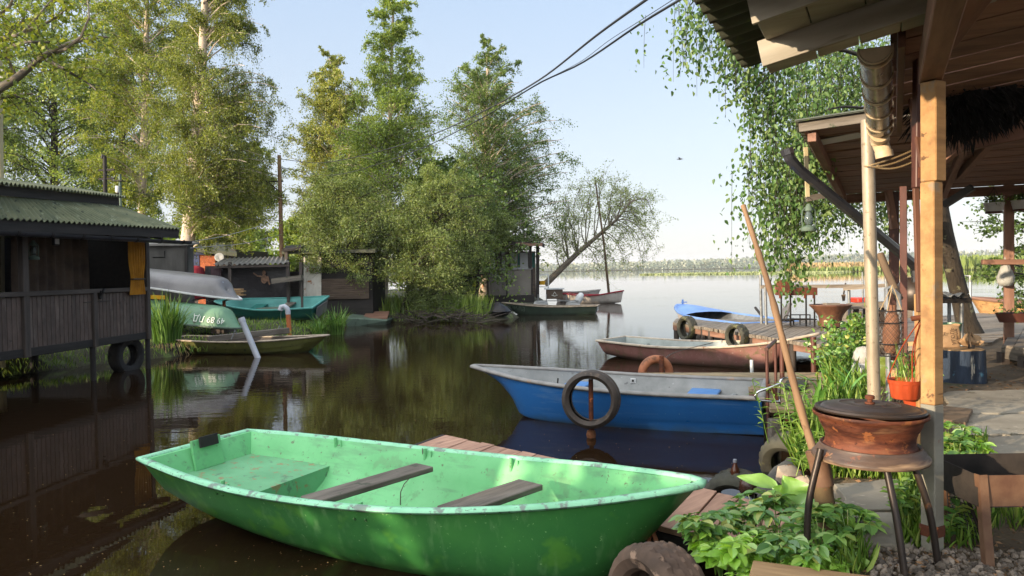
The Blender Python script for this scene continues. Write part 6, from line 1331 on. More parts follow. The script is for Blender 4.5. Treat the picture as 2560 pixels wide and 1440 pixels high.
m = MB(); m.tube(spline([D(1950, 1012, hd + .03), D(1949, 975, hd + .03), D(1951, 952, hd + .03), D(1960, 946, hd + .05), D(2000, 947, hd + .3), D(2050, 952, hd + .6)], 24), .012, 8); m.build('rail', MT['chrome'], t, smooth=60)
# fender tyre on its post
q = W(1478, 1094, 0); t = thing('tyre_post', 'iron pole standing in the water through the large fender tyre', 'post', q); m = MB(); m.tube([q - ZU * .5, D(1477, 948, q.y + .02)], .024, 10); m.build('pole', MT['rust'], t, smooth=50)
m = MB(); m.lathe([(0, -.03), (.045, -.03), (.05, 0), (.04, .04), (0, .045)], 10, Matrix.Translation(D(1478, 1086, q.y))); m.build('knot', MT['rope'], t)
tyre('car_tyre', 'large worn brown black tyre standing as fender against the blue boat', D(1478, 998, q.y - .06), (-.3, -1, .06), .29, .23, .21, 'rubber_worn', tread='rib')
# far dock
FZ = .5; t = thing('plank_dock', 'long weathered grey plank dock with tyres, reaching towards the lake', 'dock', (6, 14, 0)); m = MB()
a0, a1, b0, b1 = W(1682, 806, FZ), W(2062, 864, FZ), W(1690, 796, FZ), W(2165, 803, FZ); planks(m, a0, a1, b0, b1, 52, .06, .1, .03); m.build('deck_boards', MT['grey_wood'], t)
m = MB(); a2, b2 = W(2480, 856, FZ), W(2640, 768, FZ); planks(m, a1, b1, a2, b2, 34, .05, .1, .03); m.build('platform_boards', MT['grey_wood'], t)
dn = ZU * .11; inn = (b0 - a0).normalized() * .1
m = MB(); m.beam(a0 + (a1 - a0) * .01 - dn + inn, a1 - dn + inn * 2, .06, .12); m.build('edge_beam', MT['brown_wood'], t)
m = MB(); m.beam(b0 - dn, b1 - dn, .06, .12); m.build('edge_beam', MT['brown_wood'], t)
posts(t, [(*(a0.lerp(a1, u) + inn * 1.6).xy, .45) for u in (.03, .27, .33, .62, .85)] + [(*(b0.lerp(b1, u)).xy, .45) for u in (.1, .5, .9)] + [(*(a1.lerp(a2, u)).xy, .45) for u in (.1, .4, .7)], .06, 'dark_wood')
tyre('car_tyre', 'dark tyre hanging at the left tip of the plank dock', D(1718, 821, 15.6), (-.92, -.38, 0), .27, .2, .17, 'rubber_mossy', n=48)
tyre('car_tyre', 'mossy tyre hanging on the middle of the plank dock edge', D(1843, 841, 13.4), (-.85, -.5, 0), .24, .2, .15, 'rubber_mossy', n=48)
t = thing('dock_railing', 'plain wooden railing bar on thin posts along the far side of the dock', 'railing', W(2000, 808, FZ)); m = MB(); m.beam(D(1901, 717, 15.4), D(2160, 715, 14.8), .09, .07); m.build('top_bar', MT['grey_wood'], t)
m = MB(); m.beam(D(2110, 722, 14.9), D(2240, 711, 14.2), .09, .07); m.build('top_bar', MT['grey_wood'], t)
for x, y0, y1, d_ in ((1901, 686, 800, 15.6), (1913, 718, 810, 15.3), (2122, 718, 800, 14.9), (2215, 690, 800, 14.3), (2156, 680, 770, 16)):
    m = MB(); m.tube([V((D(x + 3, y1, d_).x, d_, .4)), D(x, y0, d_)], .03 if x != 2156 else .02, 8); m.build('post', MT['grey_metal'], t, smooth=50)
# brazier on the dock
def DK(x, y, d=14.6): return D(x, y, d)
t = thing('dock_brazier', 'rusty brown brazier box with upright end box on thin legs on the dock', 'brazier', W(1990, 812, FZ))
m = MB(); p0, p1 = DK(1944, 720), DK(2036, 737); m.box(((p0.x + p1.x) / 2, 14.6, (p0.z + p1.z) / 2), (p1.x - p0.x, .3, p0.z - p1.z)); m.build('trough', MT['rust'], t, bevel=.004)
m = MB(); p0, p1 = DK(1944, 700), DK(1968, 736); m.box(((p0.x + p1.x) / 2, 14.57, (p0.z + p1.z) / 2), (p1.x - p0.x, .34, p0.z - p1.z)); m.build('end_box', MT['rust'], t, bevel=.004)
for x, dd in ((1953, -.14), (1976, .14), (2015, .14), (2036, -.14)):
    m = MB(); q = DK(x, 735, 14.6 + dd); m.tube([q, V((q.x, q.y, FZ))], .018, 6); m.build('leg', MT['black_iron'], t)
for x in (1950, 1968, 2012, 2034):
    m = MB(); m.beam(DK(x, 736, 14.45), DK(x, 746, 14.45), .03, .03, up=(0, -1, 0)); m.build('lug', MT['rust'], t)
m = MB(); m.beam(DK(1945, 799), DK(2036, 798), .25, .02); m.build('shelf', MT['black_iron'], t)
t = thing('garden_chair', 'grey chair with leaning slab back behind the dock brazier', 'chair', W(1962, 812, FZ)); m = MB(); m.beam(DK(1956, 802, 15), DK(1969, 763, 15.1), .4, .06, up=(1, 0, 0)); m.build('backrest', MT['hull_grey'], t, bevel=.01)
m = MB(); m.beam(DK(1952, 800, 15), DK(1985, 799, 14.9), .4, .05); m.build('seat', MT['hull_grey'], t, bevel=.01)
for x in (1954, 1984):
    m = MB(); q = DK(x, 800, 15); m.tube([q, V((q.x, q.y, FZ))], .015, 6); m.build('leg', MT['black_iron'], t)
t = thing('iron_stand', 'low dark iron frame stand under the dock brazier', 'stand', W(2000, 812, FZ)); m = MB()
for y in (787, 797): m.tube([DK(1975, y, 14.3), DK(2025, y, 14.3)], .012, 6)
for x in (1975, 2000, 2025): m.tube([DK(x, 786, 14.3), DK(x, 812, 14.3)], .012, 6)
m.tube([DK(1968, 796, 14.3) + V((.06 * math.cos(a), 0, .06 * math.sin(a))) for a in np.linspace(0, 5.5, 14)], .01, 5); m.build('frame', MT['black_iron'], t)
q = W(2076, 806, FZ); t = thing('wooden_tub', 'wide flared brown wooden tub standing on the dock', 'tub', q); m = MB(); M_ = Matrix.Translation(D(2076, 800, 14.2)); M_.translation.z = FZ + .04
m.lathe([(0, 0), (.21, 0), (.205, .03), (.2, .1), (.22, .2), (.29, .3), (.385, .4), (.38, .415), (.33, .4), (0, .36)], 28, M_); m.build('body', MT['tub_wood'], t, smooth=40)
m = MB(); m.box(M_.translation + V((0, -.05, .43)), (.25, .2, .03)); m.build('lid_board', MT['grey_wood'], t)
for a in (.6, 2.2, 3.8, 5.4):
    m = MB(); m.lathe([(0, -.04), (.03, -.04), (.03, .01), (0, .01)], 8, Matrix.Translation(M_.translation + V((.15 * math.cos(a), .15 * math.sin(a), 0)))); m.build('foot', MT['black_iron'], t)
t = thing('spade', 'worn spade leaning on the dock railing right of the tub', 'spade', DK(2108, 750)); m = MB(); m.tube([DK(2114, 708, 15.2), DK(2109, 735, 15.1)], .018, 6); m.build('handle', MT['dark_wood'], t); m = MB(); m.plate([DK(2103, 737, 15.1), DK(2114, 736, 15.1), DK(2112, 752, 15.05), DK(2106, 753, 15.05)], .01); m.build('blade', MT['pole_wood'], t)
t = thing('plank_bench', 'rough plank bench and boards right of the wooden tub', 'bench', W(2150, 800, FZ))
for y, d_ in ((762, 14.6), (770, 14.4)):
    m = MB(); m.beam(D(2122, y, d_), D(2222, y - 6, d_), .2, .05); m.build('seat_board', MT['grey_wood'], t)
for x in (2140, 2165, 2205):
    m = MB(); q = D(x, 766, 14.5); m.beam(V((q.x, q.y, FZ)), q, .08, .08, up=(0, -1, 0)); m.build('leg', MT['dark_wood'], t)
t = thing('red_boat_seat', 'bright red plastic tray boat seen beyond the dock bench', 'boat', D(2158, 752, 18)); m = MB(); q = D(2158, 750, 18); m.box(q, (.5, .5, .12)); m.build('tray', MT['red_plastic'], t, bevel=.02); m = MB(); m.box(q + V((-.05, -.26, 0)), (.12, .03, .07)); m.box(q + V((.13, -.26, 0)), (.08, .03, .07)); m.build('grip', MT['red_plastic'], t, bevel=.01)
m = MB(); m.box(V((q.x + .3, 18.2, .3)), (1.6, .8, .6)); m.build('hull', MT['grey_wood'], t)
Boat('rowing_boat', 'red brown wooden boat moored beyond the deck at the right edge', 'boat', D(2660, 772, 17).xy, D(2426, 762, 18.2).xy, [(0, .6), (.5, .65), (.9, .25), (1, .05)], [(0, .7), (1, .86)], [(0, -.05), (1, .2)], (MT['tan_post'], MT['red_wood'], MT['brown_wood']), rim=(.06, .06))
t = thing('pipe_frame', 'thin grey pipe frame by the lake right of the leaning birch', 'frame', D(2420, 760, 16)); m = MB(); m.tube([D(2372, 689, 16.4), D(2425, 690, 16), V((D(2426, 750, 16).x, 16, .45))], .03, 8); m.build('pipe', MT['grey_metal'], t, smooth=40)
# table with cloth by the leaning birch
t = thing('garden_table', 'dark narrow table beside the leaning birch trunk', 'table', W(2385, 850, .5)); m = MB(); p0, p1 = D(2345, 752, 10), D(2410, 748, 10); m.box(((p0.x + p1.x) / 2, 10.2, p0.z), (p1.x - p0.x + .1, .6, .06)); m.build('table_top', MT['black_wood'], t, bevel=.005)
for x, d_ in ((2350, 9.95), (2404, 9.95), (2373, 10.45)):
    m = MB(); q = D(x, 755, d_); m.tube([q, V((q.x, q.y, GZ))], .025, 8); m.build('leg', MT['grey_metal'], t, smooth=50)
q = D(2382, 738, 10.1); m = MB()
def ctf(u, v): return (q.x - .14 + .28 * u, q.y - .2 + .4 * v, q.z - .02 + .05 * math.sin(u * 4.5 + v * 2) * math.sin(v * 3.1) + .07 * u * (1 - v) + .02 * math.sin(u * 14))
m.grid(ctf, 18, 14); tag(m.build('grey_cloth', MT['pale_sack'], smooth=70), 'crumpled pale cloth lying on the dark table', 'cloth')
q = D(2288, 735, 8.6); t = thing('smoker_drum', 'dark brown round metal smoker drum behind the tan post', 'smoker', (q.x, q.y, GZ)); m = MB(); m.lathe([(0, -.2), (.12, -.18), (.2, -.08), (.21, .02), (.18, .12), (.1, .19), (0, .2)], 24, Matrix.Translation(q)); m.build('drum', MT['lid_iron'], t, smooth=60)
for a in (.5, 2.6, 4.7):
    m = MB(); e = q + V((.14 * math.cos(a), .14 * math.sin(a), -.12)); m.tube([e, V((e.x + .05 * math.cos(a), e.y + .05 * math.sin(a), GZ))], .02, 6); m.build('leg', MT['old_plank'], t)
# ---------------------------------------------------------------- right bank: ground level
m = MB()
for pts in ([(2095, 1224), (2330, 1196), (2332, 1284), (2118, 1292)], [(2122, 1297), (2330, 1289), (2280, 1378), (2150, 1374)], [(2362, 985), (2640, 980), (2650, 1036), (2372, 1042)], [(2376, 1047), (2660, 1041), (2680, 1088), (2385, 1097)], [(2396, 1102), (2690, 1093), (2720, 1140), (2430, 1146)]):
    P_ = []
    for i in range(4):
        a_, c_ = W(*pts[i], GZ), W(*pts[(i + 1) % 4], GZ)
        for k in range(7): p = a_.lerp(c_, k / 7); P_.append((p.x + random.gauss(0, .012), p.y + random.gauss(0, .012)))
    m.slab(P_, GZ - .1, GZ + .022 + random.uniform(0, .008))
o = m.build('concrete_path', MT['concrete'], bevel=.008); o['kind'] = 'structure'
# wheel rim burner
bc = V((1.535, 3.18, 0)); bt_ = Matrix.Translation(bc)
t = thing('wheel_rim_burner', 'rusty wheel rim fire bowl with iron lid on three pipe legs', 'fire bowl', (bc.x, bc.y, GZ))
m = MB(); m.lathe([(.17, .95), (.165, .99), (.19, 1.04), (.212, 1.062), (.216, 1.066), (.228, 1.07), (.231, 1.064), (.228, 1.055), (.212, 1.045), (.206, 1.035), (.203, 1.02), (.195, 1.005), (.184, .985), (.179, .965), (.178, .95), (.181, .93), (.19, .92)], 64, bt_); m.build('rim_well', MT['rust_rim'], t, smooth=50)
m = MB(); m.lathe([(.19, .921), (.199, .93), (.203, .928), (.206, .915), (.216, .908), (.218, .9), (.226, .893), (.234, .885), (.236, .876), (.232, .868), (.2, .862), (.12, .868), (.1, .85), (.06, .828), (0, .826)], 64, bt_); m.build('lower_flange', MT['burnt_rim'], t, smooth=50)
lm = bt_ @ Matrix.Translation((0, 0, 1.075)) @ Matrix.Rotation(math.radians(1.5), 4, 'Y') @ Matrix.Rotation(math.radians(-1), 4, 'X')
m = MB(); m.lathe([(.2, -.006), (.217, -.004), (.222, .004), (.217, .012), (.208, .013), (.2, .008), (.19, .016), (.18, .021), (.13, .024), (.122, .028), (.115, .025), (.07, .026), (.064, .03), (.057, .027), (0, .028)], 64, lm); ld = m.build('lid', MT['lid_iron'], t, smooth=45)
m = MB(); m.lathe([(0, .026), (.02, .026), (.02, .034), (.011, .036), (.011, .046), (.019, .048), (.02, .06), (.016, .064), (0, .064)], 12, lm); m.build('knob', MT['rust'], ld, smooth=40)
for (x0, y0, d0, x1, y1) in ((2052, 1134, 3.13, 2020, 1402), (2211, 1158, 3.04, 2268, 1452), (2272, 1140, 3.12, 2350, 1410)):
    a_ = D(x0, y0, d0); f_ = W(x1, y1, GZ); m = MB(); md_ = a_.lerp(f_, .5) + V(((a_ - bc).x * .12, (a_ - bc).y * .1, 0)); m.tube(spline([a_ + ZU * .02, md_, f_ - ZU * .06], 10), .0145, 12); m.build('leg', MT['leg_iron'], t, smooth=60)
# leaning stick in its rusty pipe
q = W(2088, 1352, GZ); tp_ = D(2050, 1165, q.y + .05); t = thing('rusty_pipe', 'short leaning rusty pipe with flared mouth holding the long stick', 'pipe', q); m = MB(); m.tube([q - ZU * .2, tp_], [.045, .042], 16); m.build('pipe', MT['pipe_rust'], t, smooth=60)
d_ = (tp_ - q).normalized(); m = MB(); m.tube([tp_ - d_ * .09, tp_ + d_ * .02, tp_ + d_ * .07, tp_ + d_ * .075, tp_ + d_ * .02], [.044, .047, .052, .045, .04], 16, cap=False); m.build('mouth', MT['rust_light'], t, smooth=40)
t = thing('wooden_pole', 'long peeled crooked stick leaning up to the left from the rusty pipe', 'pole', tp_); b_ = tp_ - d_ * .04
pts = spline([b_, D(2022, 1090, 3.62), D(1990, 980, 3.72), D(1962, 870, 3.82), D(1926, 730, 3.95), D(1893, 622, 4.08), D(1872, 556, 4.15), D(1858, 514, 4.2)], 26)
m = MB(); m.tube(pts, [.0205 - .0065 * i / 25 + .0015 * math.sin(i * 2.3) + (.003 if i in (7, 15, 20) else 0) for i in range(26)], 12); m.build('stick', MT['stick'], t, smooth=60)
m = MB(); e = pts[2]; m.tube([e + V((.02, -.012, .03)), e + V((.026, -.016, -.03)), e + V((.03, -.01, -.11))], .009, 6); m.build('hook', MT['black_iron'], t)
# brazier at the right edge
t = thing('sheet_brazier', 'rusty open sheet metal brazier on angle legs at the right edge', 'brazier', W(2475, 1415, GZ)); x0, y0, y1, zt, zb = 1.925, 3.05, 3.4, .82, .69
for nm, c, sz in (('front_sheet', (x0 + .5, y0, (zt + zb) / 2), (1.0, .004, zt - zb)), ('back_sheet', (x0 + .5, y1, (zt + zb) / 2), (1.0, .004, zt - zb)), ('bottom_sheet', (x0 + .5, (y0 + y1) / 2, zb - .003), (1.0, y1 - y0, .004)), ('end_sheet', (x0 - .003, (y0 + y1) / 2, (zt + zb) / 2), (.004, y1 - y0, zt - zb))):
    m = MB(); m.box(c, sz); m.build(nm, MT['rust_light'] if nm == 'front_sheet' else MT['charred'], t)
def aleg(a_, c_):
    m = MB(); m.beam(a_, c_, .035, .004, up=(0, -1, 0)); m.beam(a_ + V((-.017, .015, 0)), c_ + V((-.017, .015, 0)), .004, .03, up=(0, -1, 0)); m.build('leg', MT['rust_light'], t)
aleg(V((x0 + .012, y0 - .006, zt + .004)), W(2478, 1418, GZ) - ZU * .03); aleg(V((x0 + .06, y1 + .006, zb)), V((x0 + .1, y1 + .02, GZ - .03)))
n = 220; P_ = np.column_stack([RNG.uniform(x0 + .02, x0 + .9, n), RNG.uniform(y0 + .02, y1 - .02, n), np.full(n, zb + .006)])
m = MB()
def pebbles(m, P_, s0, s1, sub=7):
    for p in P_:
        r = random.uniform(s0, s1) * random.choice((.6, .8, 1, 1.3)); ax = [random.uniform(.7, 1.2) for _ in range(3)]; o_ = V([random.uniform(-50, 50) for _ in range(3)]); rt = Matrix.Rotation(random.uniform(0, 6), 3, V((random.random(), random.random(), random.random() + .1)))
        vs = [(0, 0, 1)] + [(math.cos(a + k * .5) * math.sqrt(1 - h * h), math.sin(a + k * .5) * math.sqrt(1 - h * h), h) for k, h in enumerate((.45, -.4)) for a in np.linspace(0, 2 * PI, sub)[:-1]] + [(0, 0, -1)]
        k = sub - 1; vs = [rt @ V((x * ax[0], y * ax[1], z * ax[2] * .75)) * r * random.uniform(.85, 1.1) for x, y, z in vs]
        fs = [(0, 1 + i, 1 + (i + 1) % k) for i in range(k)] + [(1 + i, 1 + k + i, 1 + k + (i + 1) % k, 1 + (i + 1) % k) for i in range(k)] + [(1 + k + i, 2 * k + 1, 1 + k + (i + 1) % k) for i in range(k)]
        m.add([V(p) + v for v in vs], fs, [v + o_ for v in vs])
pebbles(m, P_, .006, .016); m.build('ash', MT['charred'], t)
# grate leaning between the post and the brazier
t = thing('wire_grate', 'black wire grill grate leaning behind the tan post foot', 'grate', W(2440, 1350, GZ)); c00, c01, c10, c11 = D(2364, 1190, 3.42), D(2374, 1310, 3.3), D(2384, 1178, 3.5), D(2464, 1352, 3.22); m = MB()
for i in range(15): u = i / 14; m.tube([c00.lerp(c01, u), c10.lerp(c11, u)], .0022, 4, cap=False)
for i in range(6): u = i / 5; m.tube([c00.lerp(c10, u), c01.lerp(c11, u)], .0022, 4, cap=False)
m.build('wires', MT['black_iron'], t); m = MB(); m.tube([c10 + ZU * .04, c11 - ZU * .02], .009, 6); m.tube([c10 + V((.03, 0, .02)), c11 + V((.03, 0, -.01))], .007, 6); m.build('frame_rod', MT['leg_iron'], t)
# gravel
n = 950; px = RNG.uniform(2170, 2640, n); py = 1368 + RNG.uniform(0, 1, n) * 130 + np.abs(px - 2330) * .04; P_ = [W(a, b_, GZ + .004) for a, b_ in zip(px, py)]
m = MB(); pebbles(m, P_, .007, .019); o = m.build('gravel', MT['stone']); tag(o, 'grey brown gravel scattered round the feet of the fire bowl', 'gravel', kind='stuff')
# board on the slabs, foreground plank
m = MB(); m.plate([W(2340, 1012, GZ + .06), W(2432, 1022, GZ + .06), W(2414, 1056, GZ + .06), W(2340, 1046, GZ + .06)][::-1], .03); tag(m.build('loose_board', MT['pole_wood'], bevel=.004), 'loose brown board lying on the slabs right of the tan post', 'board')
m = MB(); m.beam(W(1878, 1436, GZ + .0), W(2190, 1480, GZ + .0), .16, .06); tag(m.build('edging_plank', MT['pale_board'], bevel=.004), 'pale weathered plank edging at the bottom of the photo', 'plank')
# chopping block
q = W(2432, 962, GZ); q.y += .26; t = thing('chopping_block', 'thick tree stump painted dark blue with bare sawn top', 'stump', q)
m = MB(); m.lathe([(.27, -.02), (.264, .05), (.258, .2), (.254, .33), (.248, .345)], 56, Matrix.Translation(q), fn=lambda i, j, a: .006 * math.sin(a * 5) + .004 * math.sin(a * 11 + 1)); m.build('bark', MT['stump_blue'], t, smooth=50)
m = MB(); m.lathe([(.249, .338), (.238, .352), (.1, .356), (0, .356)], 56, Matrix.Translation(q), fn=lambda i, j, a: (.006 * math.sin(a * 5) + .004 * math.sin(a * 11 + 1)) * (i < 2)); m.build('sawn_top', MT['stump_top'], t, smooth=50)
zt = q.z + .357
t = thing('paper_bag', 'crumpled brown paper charcoal bag standing on the blue stump', 'bag', (q.x - .08, q.y + .1, zt)); m = MB(); c = V((q.x - .07, q.y + .12, zt))
def bagf(u, v):
    a = u * 2 * PI; k = 1 - .12 * v; sx, sy = .15 * k, (.07 - .045 * v * v); x = sx * (abs(math.cos(a)) ** .5) * (1 if math.cos(a) > 0 else -1); y = sy * (abs(math.sin(a)) ** .6) * (1 if math.sin(a) > 0 else -1)
    return c + V((x + .03 * v + .008 * math.sin(a * 5 + v * 7), y + .008 * math.sin(v * 11 + a * 3), .235 * v + .012 * math.sin(a * 2) * v))
m.grid(bagf, 40, 12); m.build('sack', MT['kraft'], t, smooth=50)
textmesh('bag_print', 'УГОЛЬ', .055, c + V((.045, -.084, .12)) - WM[t.name].translation, V((-.15, 0, 1)), V((-1, 0, -.15)), MT['ink'], t); textmesh('bag_print', 'древесный', .03, c + V((.09, -.085, .115)) - WM[t.name].translation, V((-.15, 0, 1)), V((-1, 0, -.15)), MT['ink'], t)
textmesh('bag_mark', '5 кг', .06, c + V((-.085, -.085, .15)) - WM[t.name].translation, V((1, 0, -.1)), V((.1, 0, 1)), MT['ink'], t)
m = MB(); c = V((q.x + .17, q.y + .05, zt)); 
def crf(u, v): a = u * 2 * PI; r = .1 * math.sin(PI * (v * .9 + .05)); return c + V((r * math.cos(a) * 1.3 + .012 * math.sin(a * 6 + v * 9), r * math.sin(a) * .8, .015 + .13 * v * (.75 + .3 * math.sin(a * 2)) + .012 * math.sin(a * 9)))
m.grid(crf, 36, 9); tag(m.build('crumpled_paper', MT['kraft'], smooth=40), 'crumpled brown paper hanging over the right rim of the stump', 'paper')
t = thing('hatchet', 'hatchet with upright dark handle stuck in the blue stump', 'hatchet', (q.x + .06, q.y - .1, zt)); m = MB(); c = V((q.x + .055, q.y - .1, zt)); m.tube([c + V((.02, 0, .02)), c + V((.005, 0, .12)), c + V((.0, 0, .24))], [.013, .011, .014], 8); m.build('handle', MT['pole_wood'], t, smooth=60); m = MB(); m.beam(c + V((.0, 0, .02)), c + V((.06, 0, .01)), .02, .05); m.build('blade', MT['black_iron'], t)
q2 = W(2372, 962, GZ); q2.y += .8; m = MB(); m.lathe([(0, 0), (.12, 0), (.15, .3), (.156, .3), (.15, .29), (.115, .01), (0, .01)], 24, Matrix.Translation(D(2368, 872, 8.6))); tag(m.build('green_bucket', pmat('bucket_green', '#3f6a52', '#335944', scale=4, rough=.35), smooth=40), 'ribbed green bucket behind the blue stump', 'bucket')
n = 420; P_ = np.array([list(W(a, b_, GZ + .012)) for a, b_ in zip(RNG.uniform(2300, 2640, n), RNG.uniform(905, 1010, n))]); o = leafmesh('leaf_litter', P_, RNG.normal(size=(n, 3)) * [1, 1, .15], RNG.uniform(.015, .06, n), LF['litter'], asp=.5, flat=4); tag(o, 'dry leaves and wood chips scattered round the stump', 'leaf litter', kind='stuff')
n = 900; P_ = np.array([list(W(a, b_, GZ + .012)) for a, b_ in zip(RNG.uniform(1960, 2640, n), RNG.uniform(1150, 1440, n))]); o = leafmesh('ground_litter', P_, RNG.normal(size=(n, 3)) * [1, 1, .2], RNG.uniform(.01, .035, n), LF['litter'], asp=.5, flat=3); tag(o, 'fine dead leaf litter on the soil round the fire bowl', 'leaf litter', kind='stuff')
# deck ramp at the right edge
t = thing('deck_ramp', 'raised grey plank platform at the right edge behind the stump', 'platform', W(2560, 900, GZ)); m = MB(); a0, b0, a1, b1 = W(2508, 862, .68), W(2536, 808, .68), W(2760, 905, .68), W(2790, 808, .68); planks(m, a0, a1, b0, b1, 8, .04, .04, .01); m.build('deck_boards', MT['grey_wood'], t, bevel=.003)
m = MB(); m.beam(a0 - ZU * .1 + V((0, .01, 0)), a1 - ZU * .1 + V((0, .01, 0)), .03, .13); m.build('front_board', MT['old_plank'], t); m = MB(); m.beam(a0 - ZU * .1, b0 - ZU * .1, .03, .13); m.build('side_board', MT['old_plank'], t)
for u in (.05, .3): m = MB(); p = a0.lerp(a1, u); m.box((p.x, p.y + .08, GZ + .05), (.1, .1, .18)); m.build('leg', MT['dark_wood'], t)
t = thing('flower_trough', 'red brown flower trough with dark soil before the right brown post', 'planter', D(2535, 800, 9.7)); m = MB(); q = D(2540, 792, 9.7); m.lathe([(0, -.07), (.15, -.07), (.19, .05), (.2, .055), (.18, .045), (0, .04)], 20, Matrix.Translation(q) @ Matrix.Diagonal((1.4, .7, 1, 1)), fn=None); m.build('trough', MT['brown_paint'], t, smooth=40)
k = 60; leafmesh('seedlings', np.array(q) + RNG.normal(0, 1, (k, 3)) * [.14, .06, .015] + [0, 0, .06], RNG.normal(size=(k, 3)) + [0, 0, 1], RNG.uniform(.02, .05, k), LF['poplar_leaf'], t)
# hanging pot on the post
q = D(2264, 996, 3.75); t = thing('hanging_pot', 'orange ribbed plastic pot hanging on strings from the tan post', 'pot', q); m = MB()
m.lathe([(0, 0), (.062, 0), (.068, .008), (.08, .075), (.082, .078), (.084, .095), (.086, .098), (.08, .097), (.074, .075), (.06, .01), (0, .01)], 48, Matrix.Translation(q), fn=lambda i, j, a: -.003 if 0 < i < 4 and j % 4 < 2 else 0); m.build('pot', MT['orange_plastic'], t, smooth=40)
hk = D(2306, 792, 3.35)
for a in (.4, 2.6, 4.6): m = MB(); m.tube(spline([q + V((.083 * math.cos(a), .083 * math.sin(a), .095)), (q + V((.05 * math.cos(a), .05 * math.sin(a), .2))).lerp(hk, .25), hk], 8), .003, 5); m.build('string', MT['orange_plastic'], t)
m = MB(); m.tube([hk + V((-.04, .02, -.01)), hk + V((.02, 0, 0))], .012, 8); m.tube([hk + V((.015, 0, .05)), hk + V((.01, 0, -.04))], .006, 6); m.build('hook', MT['rust'], t)
k = 40; leafmesh('dry_grass', np.array(q) + RNG.normal(0, .025, (k, 3)) * [1, 1, .3] + [0, 0, .07], np.column_stack([RNG.normal(.1, .3, k), RNG.normal(0, .3, k), np.ones(k)]), RNG.uniform(.08, .24, k), LF['grass_blade'], t, asp=.03)
m = MB(); c = D(2292, 1030, 3.8); m.lathe([(0, 0), (.05, 0), (.07, .09), (.072, .095), (.065, .09), (.045, .01), (0, .01)], 24, Matrix.Translation(c)); tag(m.build('plant_pot', MT['orange_plastic'], smooth=40), 'darker orange pot tucked behind the tan post under the hanging pot', 'pot')
# net basket, jar, sack
q = D(2226, 888, 6.3); t = thing('net_basket', 'hanging cylinder of dark wire netting behind the steel pole', 'basket', q); m = MB(); R_ = .1; H_ = .38
for k in range(14):
    for sg in (-1, 1): m.tube([q + V((R_ * math.cos(2 * PI * k / 14 + sg * u * 3), R_ * math.sin(2 * PI * k / 14 + sg * u * 3), H_ * u)) for u in np.linspace(0, 1, 12)], .0022, 3, cap=False)
m.build('netting', MT['net'], t); m = MB()
for z in (0, .1, .28, H_): m = MB(); m.tube([q + V((R_ * math.cos(a), R_ * math.sin(a), z)) for a in np.linspace(0, 2 * PI, 20)], .005, 5, cap=False); m.build('hoop', MT['black_iron'], t)
m = MB()
for a in (0, 2, 4): m.tube([q + V((R_ * math.cos(a), R_ * math.sin(a), H_)), q + V((.02, 0, .6))], .004, 4)
m.build('hanger', MT['rope_pale'], t)
m = MB(); m.lathe([(0, .02), (.04, .02), (.065, .1), (.07, .2), (.05, .33), (.025, .4), (.03, .43), (0, .43)], 20, Matrix.Translation(q) @ Matrix.Rotation(.05, 4, 'Y')); tag(m.build('clay_amphora', MT['clay'], smooth=60), 'orange clay jug standing inside the wire net basket', 'jug')
t = thing('grey_pipe_stand', 'bent grey pipe stand with rope behind the net basket', 'stand', D(2235, 900, 6.7)); m = MB(); m.tube([V((D(2222, 900, 6.7).x, 6.7, GZ)), D(2216, 722, 6.7), D(2224, 718, 6.7), D(2246, 738, 6.7), D(2248, 760, 6.7), V((D(2249, 900, 6.7).x, 6.7, GZ))], .022, 8); m.build('pipe', MT['grey_metal'], t, smooth=40)
m = MB(); m.tube(spline([D(2200, 635, 7.0), D(2222, 690, 6.9), D(2248, 748, 6.75)], 8), .035, 8); m.build('pale_brace', MT['pole_wood'], t, smooth=60)
q = W(2223, 968, GZ); q.y += .14; t = thing('glass_jar', 'big ribbed greenish glass jar on the ground under the net basket', 'jar', q); m = MB(); m.lathe([(0, 0), (.11, 0), (.125, .02), (.122, .06), (.126, .08), (.122, .12), (.126, .14), (.122, .18), (.124, .2), (.09, .25), (.07, .26), (.07, .29), (.06, .29)], 28, Matrix.Translation(q)); m.build('jar', pmat('jar_glass', '#8b9a4c', '#76863c', scale=3, rough=.15, trans=.5, bump=0), t, smooth=40)
q = W(2158, 945, GZ); t = thing('white_sack', 'lumpy pale sack slumped on a box left of the steel pole', 'sack', q); m = MB(); c = D(2160, 892, q.y + .1); m.lathe([(0, -.1), (.08, -.09), (.12, -.03), (.11, .05), (.07, .1), (0, .12)], 24, Matrix.Translation(c) @ Matrix.Diagonal((.95, 1, 1, 1)), fn=lambda i, j, a: .014 * math.sin(j * 1.7 + i * 2)); m.build('sack', MT['pale_sack'], t, smooth=60)
m = MB(); m.box((c.x + .02, c.y, (GZ + c.z - .09) / 2 + .01), (.24, .22, c.z - .09 - GZ + .03)); tag(m.build('pale_box', MT['white_paint'], bevel=.01), 'pale box under the slumped sack', 'box')
q = W(2268, 955, GZ); q.y += .5; m = MB(); m.lathe([(0, 0), (.08, 0), (.1, .16), (.105, .165), (.095, .16), (.075, .01), (0, .01)], 20, Matrix.Translation(q)); tag(m.build('white_pot', MT['white_paint'], smooth=40), 'white plant pot on the ground behind the orange hanging pot', 'pot')
q = D(2272, 905, 7); m = MB(); m.lathe([(0, 0), (.07, 0), (.09, .14), (.095, .145), (.085, .14), (0, .12)], 20, Matrix.Translation((q.x, q.y, GZ + .25))); tag(m.build('clay_pot', MT['clay'], smooth=40), 'pinkish clay pot above the white pot behind the tan plank', 'pot')
m = MB(); m.box((q.x, q.y, GZ + .125), (.3, .3, .25)); tag(m.build('wooden_crate', MT['pale_board'], bevel=.006), 'low wooden crate under the clay pot', 'crate')
